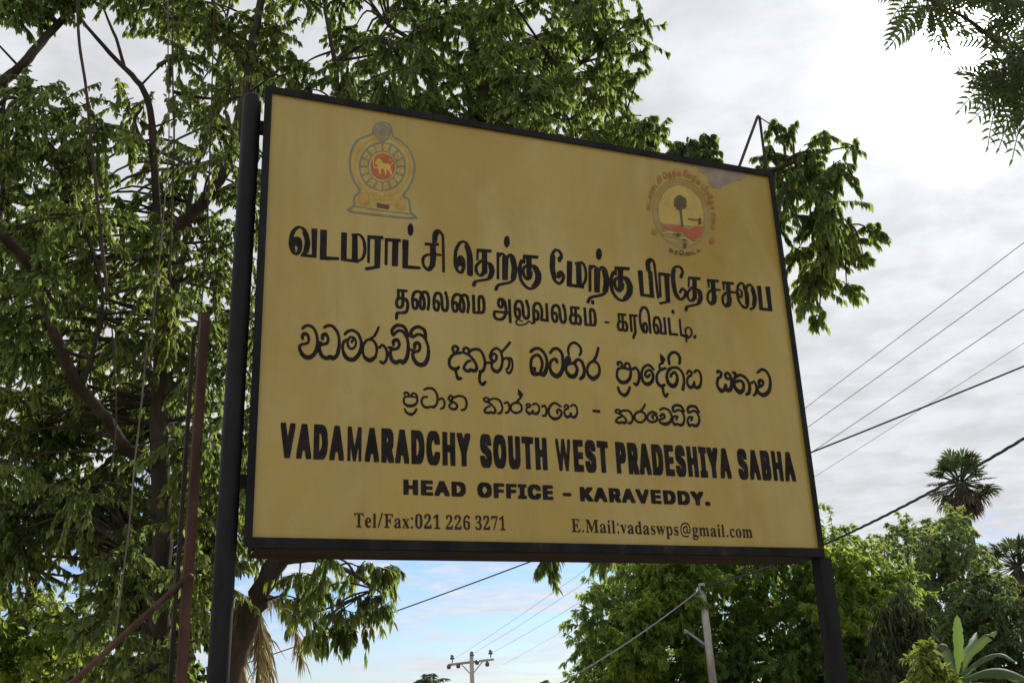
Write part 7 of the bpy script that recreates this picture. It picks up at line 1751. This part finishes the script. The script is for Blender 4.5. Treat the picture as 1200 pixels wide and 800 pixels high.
# ------------------------------------------------------------------ poles and wires
def crossarm_pole():
    Y = 60.0
    top = at(552.5, 763, Y)
    root = empty('utility_pole', (top.x, top.y, 0), 0.0)
    tag(root, 'distant power pole with a crossarm of insulators seen under the sign', 'utility pole')
    b = MB()
    b.tube([(0, 0, -.3), (0, 0, top.z - .1)], [.16, .11], 10)
    b.build('pole', M['concrete'], root, smooth=True)
    inv = Matrix.Translation(-Vector((top.x, top.y, 0)))
    loc = lambda x, y, dy=0: inv @ at(x, y, Y + dy)
    b = MB()
    b.bar(loc(526, 778.5), loc(579, 772), .13, .13)
    b.bar(loc(540, 777, -.1), loc(552, 790, -.1), .06, .06)
    b.bar(loc(566, 774, -.1), loc(554, 789, -.1), .06, .06)
    b.build('crossarm', M['concrete'], root)
    for x, y in ((530, 776), (553, 772), (575, 770)):
        b = MB()
        p = loc(x, y)
        b.tube([p, p + Vector((0, 0, .16)), p + Vector((0, 0, .18)), p + Vector((0, 0, .26)), p + Vector((0, 0, .28)), p + Vector((0, 0, .38)), p + Vector((0, 0, .42))], [.03, .03, .12, .13, .07, .11, .05], 10)
        b.build('insulator', M['porcelain'], root, smooth=True)
    for x, y in ((526, 780), (537, 779), (559, 775), (571, 777)):
        b = MB()
        p = loc(x, y, -.12)
        b.tube([p + Vector((0, 0, .12)), p + Vector((0, 0, .04)), p, p + Vector((0, 0, -.12)), p + Vector((0, 0, -.16))], [.04, .10, .12, .11, .05], 10)
        b.build('insulator', M['porcelain'], root, smooth=True)
    return root


crossarm_pole()
PY = 26.0
pt_ = at(822, 683, PY)
pole = empty('utility_pole', (pt_.x, pt_.y, 0))
tag(pole, 'plain grey concrete pole in front of the mango tree carrying the twisted cable', 'utility pole')
b = MB()
pb_ = at(838, 800, PY)
b.tube([Vector((.10, 0, -.3)), Vector((0.04, 0, pt_.z * .5)), Vector((0, 0, pt_.z))], [.105, .095, .085], 12)
b.build('shaft', M['concrete'], pole, smooth=True)
b = MB()
q0, q1 = at(804, 739, PY - .1) - Vector((pt_.x, pt_.y, 0)), at(828, 756, PY) - Vector((pt_.x, pt_.y, 0))
b.tube([q0, q1], .03, 6)
b.tube([q0 + Vector((-.05, 0, 0)), q0 + Vector((.02, 0, -.02))], .05, 6)
b.build('bracket', M['wire_grey'], pole)
b = MB()
b.box((0.0, -.10, pt_.z - .12), (.1, .06, .10))
b.build('clamp', M['dark_rust'], pole)

LINES = 'bare wires crossing the sky'
cable('power_wire', 'highest bare wire rising over the sky beyond the sign corner', at(533, 771, 60), at(1330, 185, 13), .25, .0075, M['wire_grey'], 'wire', LINES)
cable('power_wire', 'second bare wire just below the highest one', at(553, 766, 60), at(1330, 224, 12.6), .25, .0075, M['wire_grey'], 'wire', LINES)
cable('power_wire', 'third bare wire between the close upper pair and the thick lower cable', at(575, 765, 60), at(1330, 274, 12.2), .25, .0075, M['wire_grey'], 'wire', LINES)
cable('power_wire', 'faint fourth wire running just above the thick service cable', at(590, 778, 62), at(1330, 318, 15), .2, .0055, M['wire_grey'], 'wire', LINES)
cable('service_cable', 'black service cable passing under the sign from the palm fronds and rising beyond it', at(-60, 876, 34), at(1420, 338, 11), .50, .012, M['wire'], 'cable')
CAB = 'twisted cable spans on the concrete pole'
cable('twisted_cable', 'twisted grey cable span falling away below the sign from the concrete pole', at(823, 688, PY), at(540, 856, 23), .25, .012, M['wire_grey'], 'cable', CAB, twist=3)
cable('twisted_cable', 'twisted black cable span rising past the tall fan palm from the concrete pole', at(823, 688, PY), at(1420, 372, 12), .42, .017, M['wire'], 'cable', CAB, twist=3)
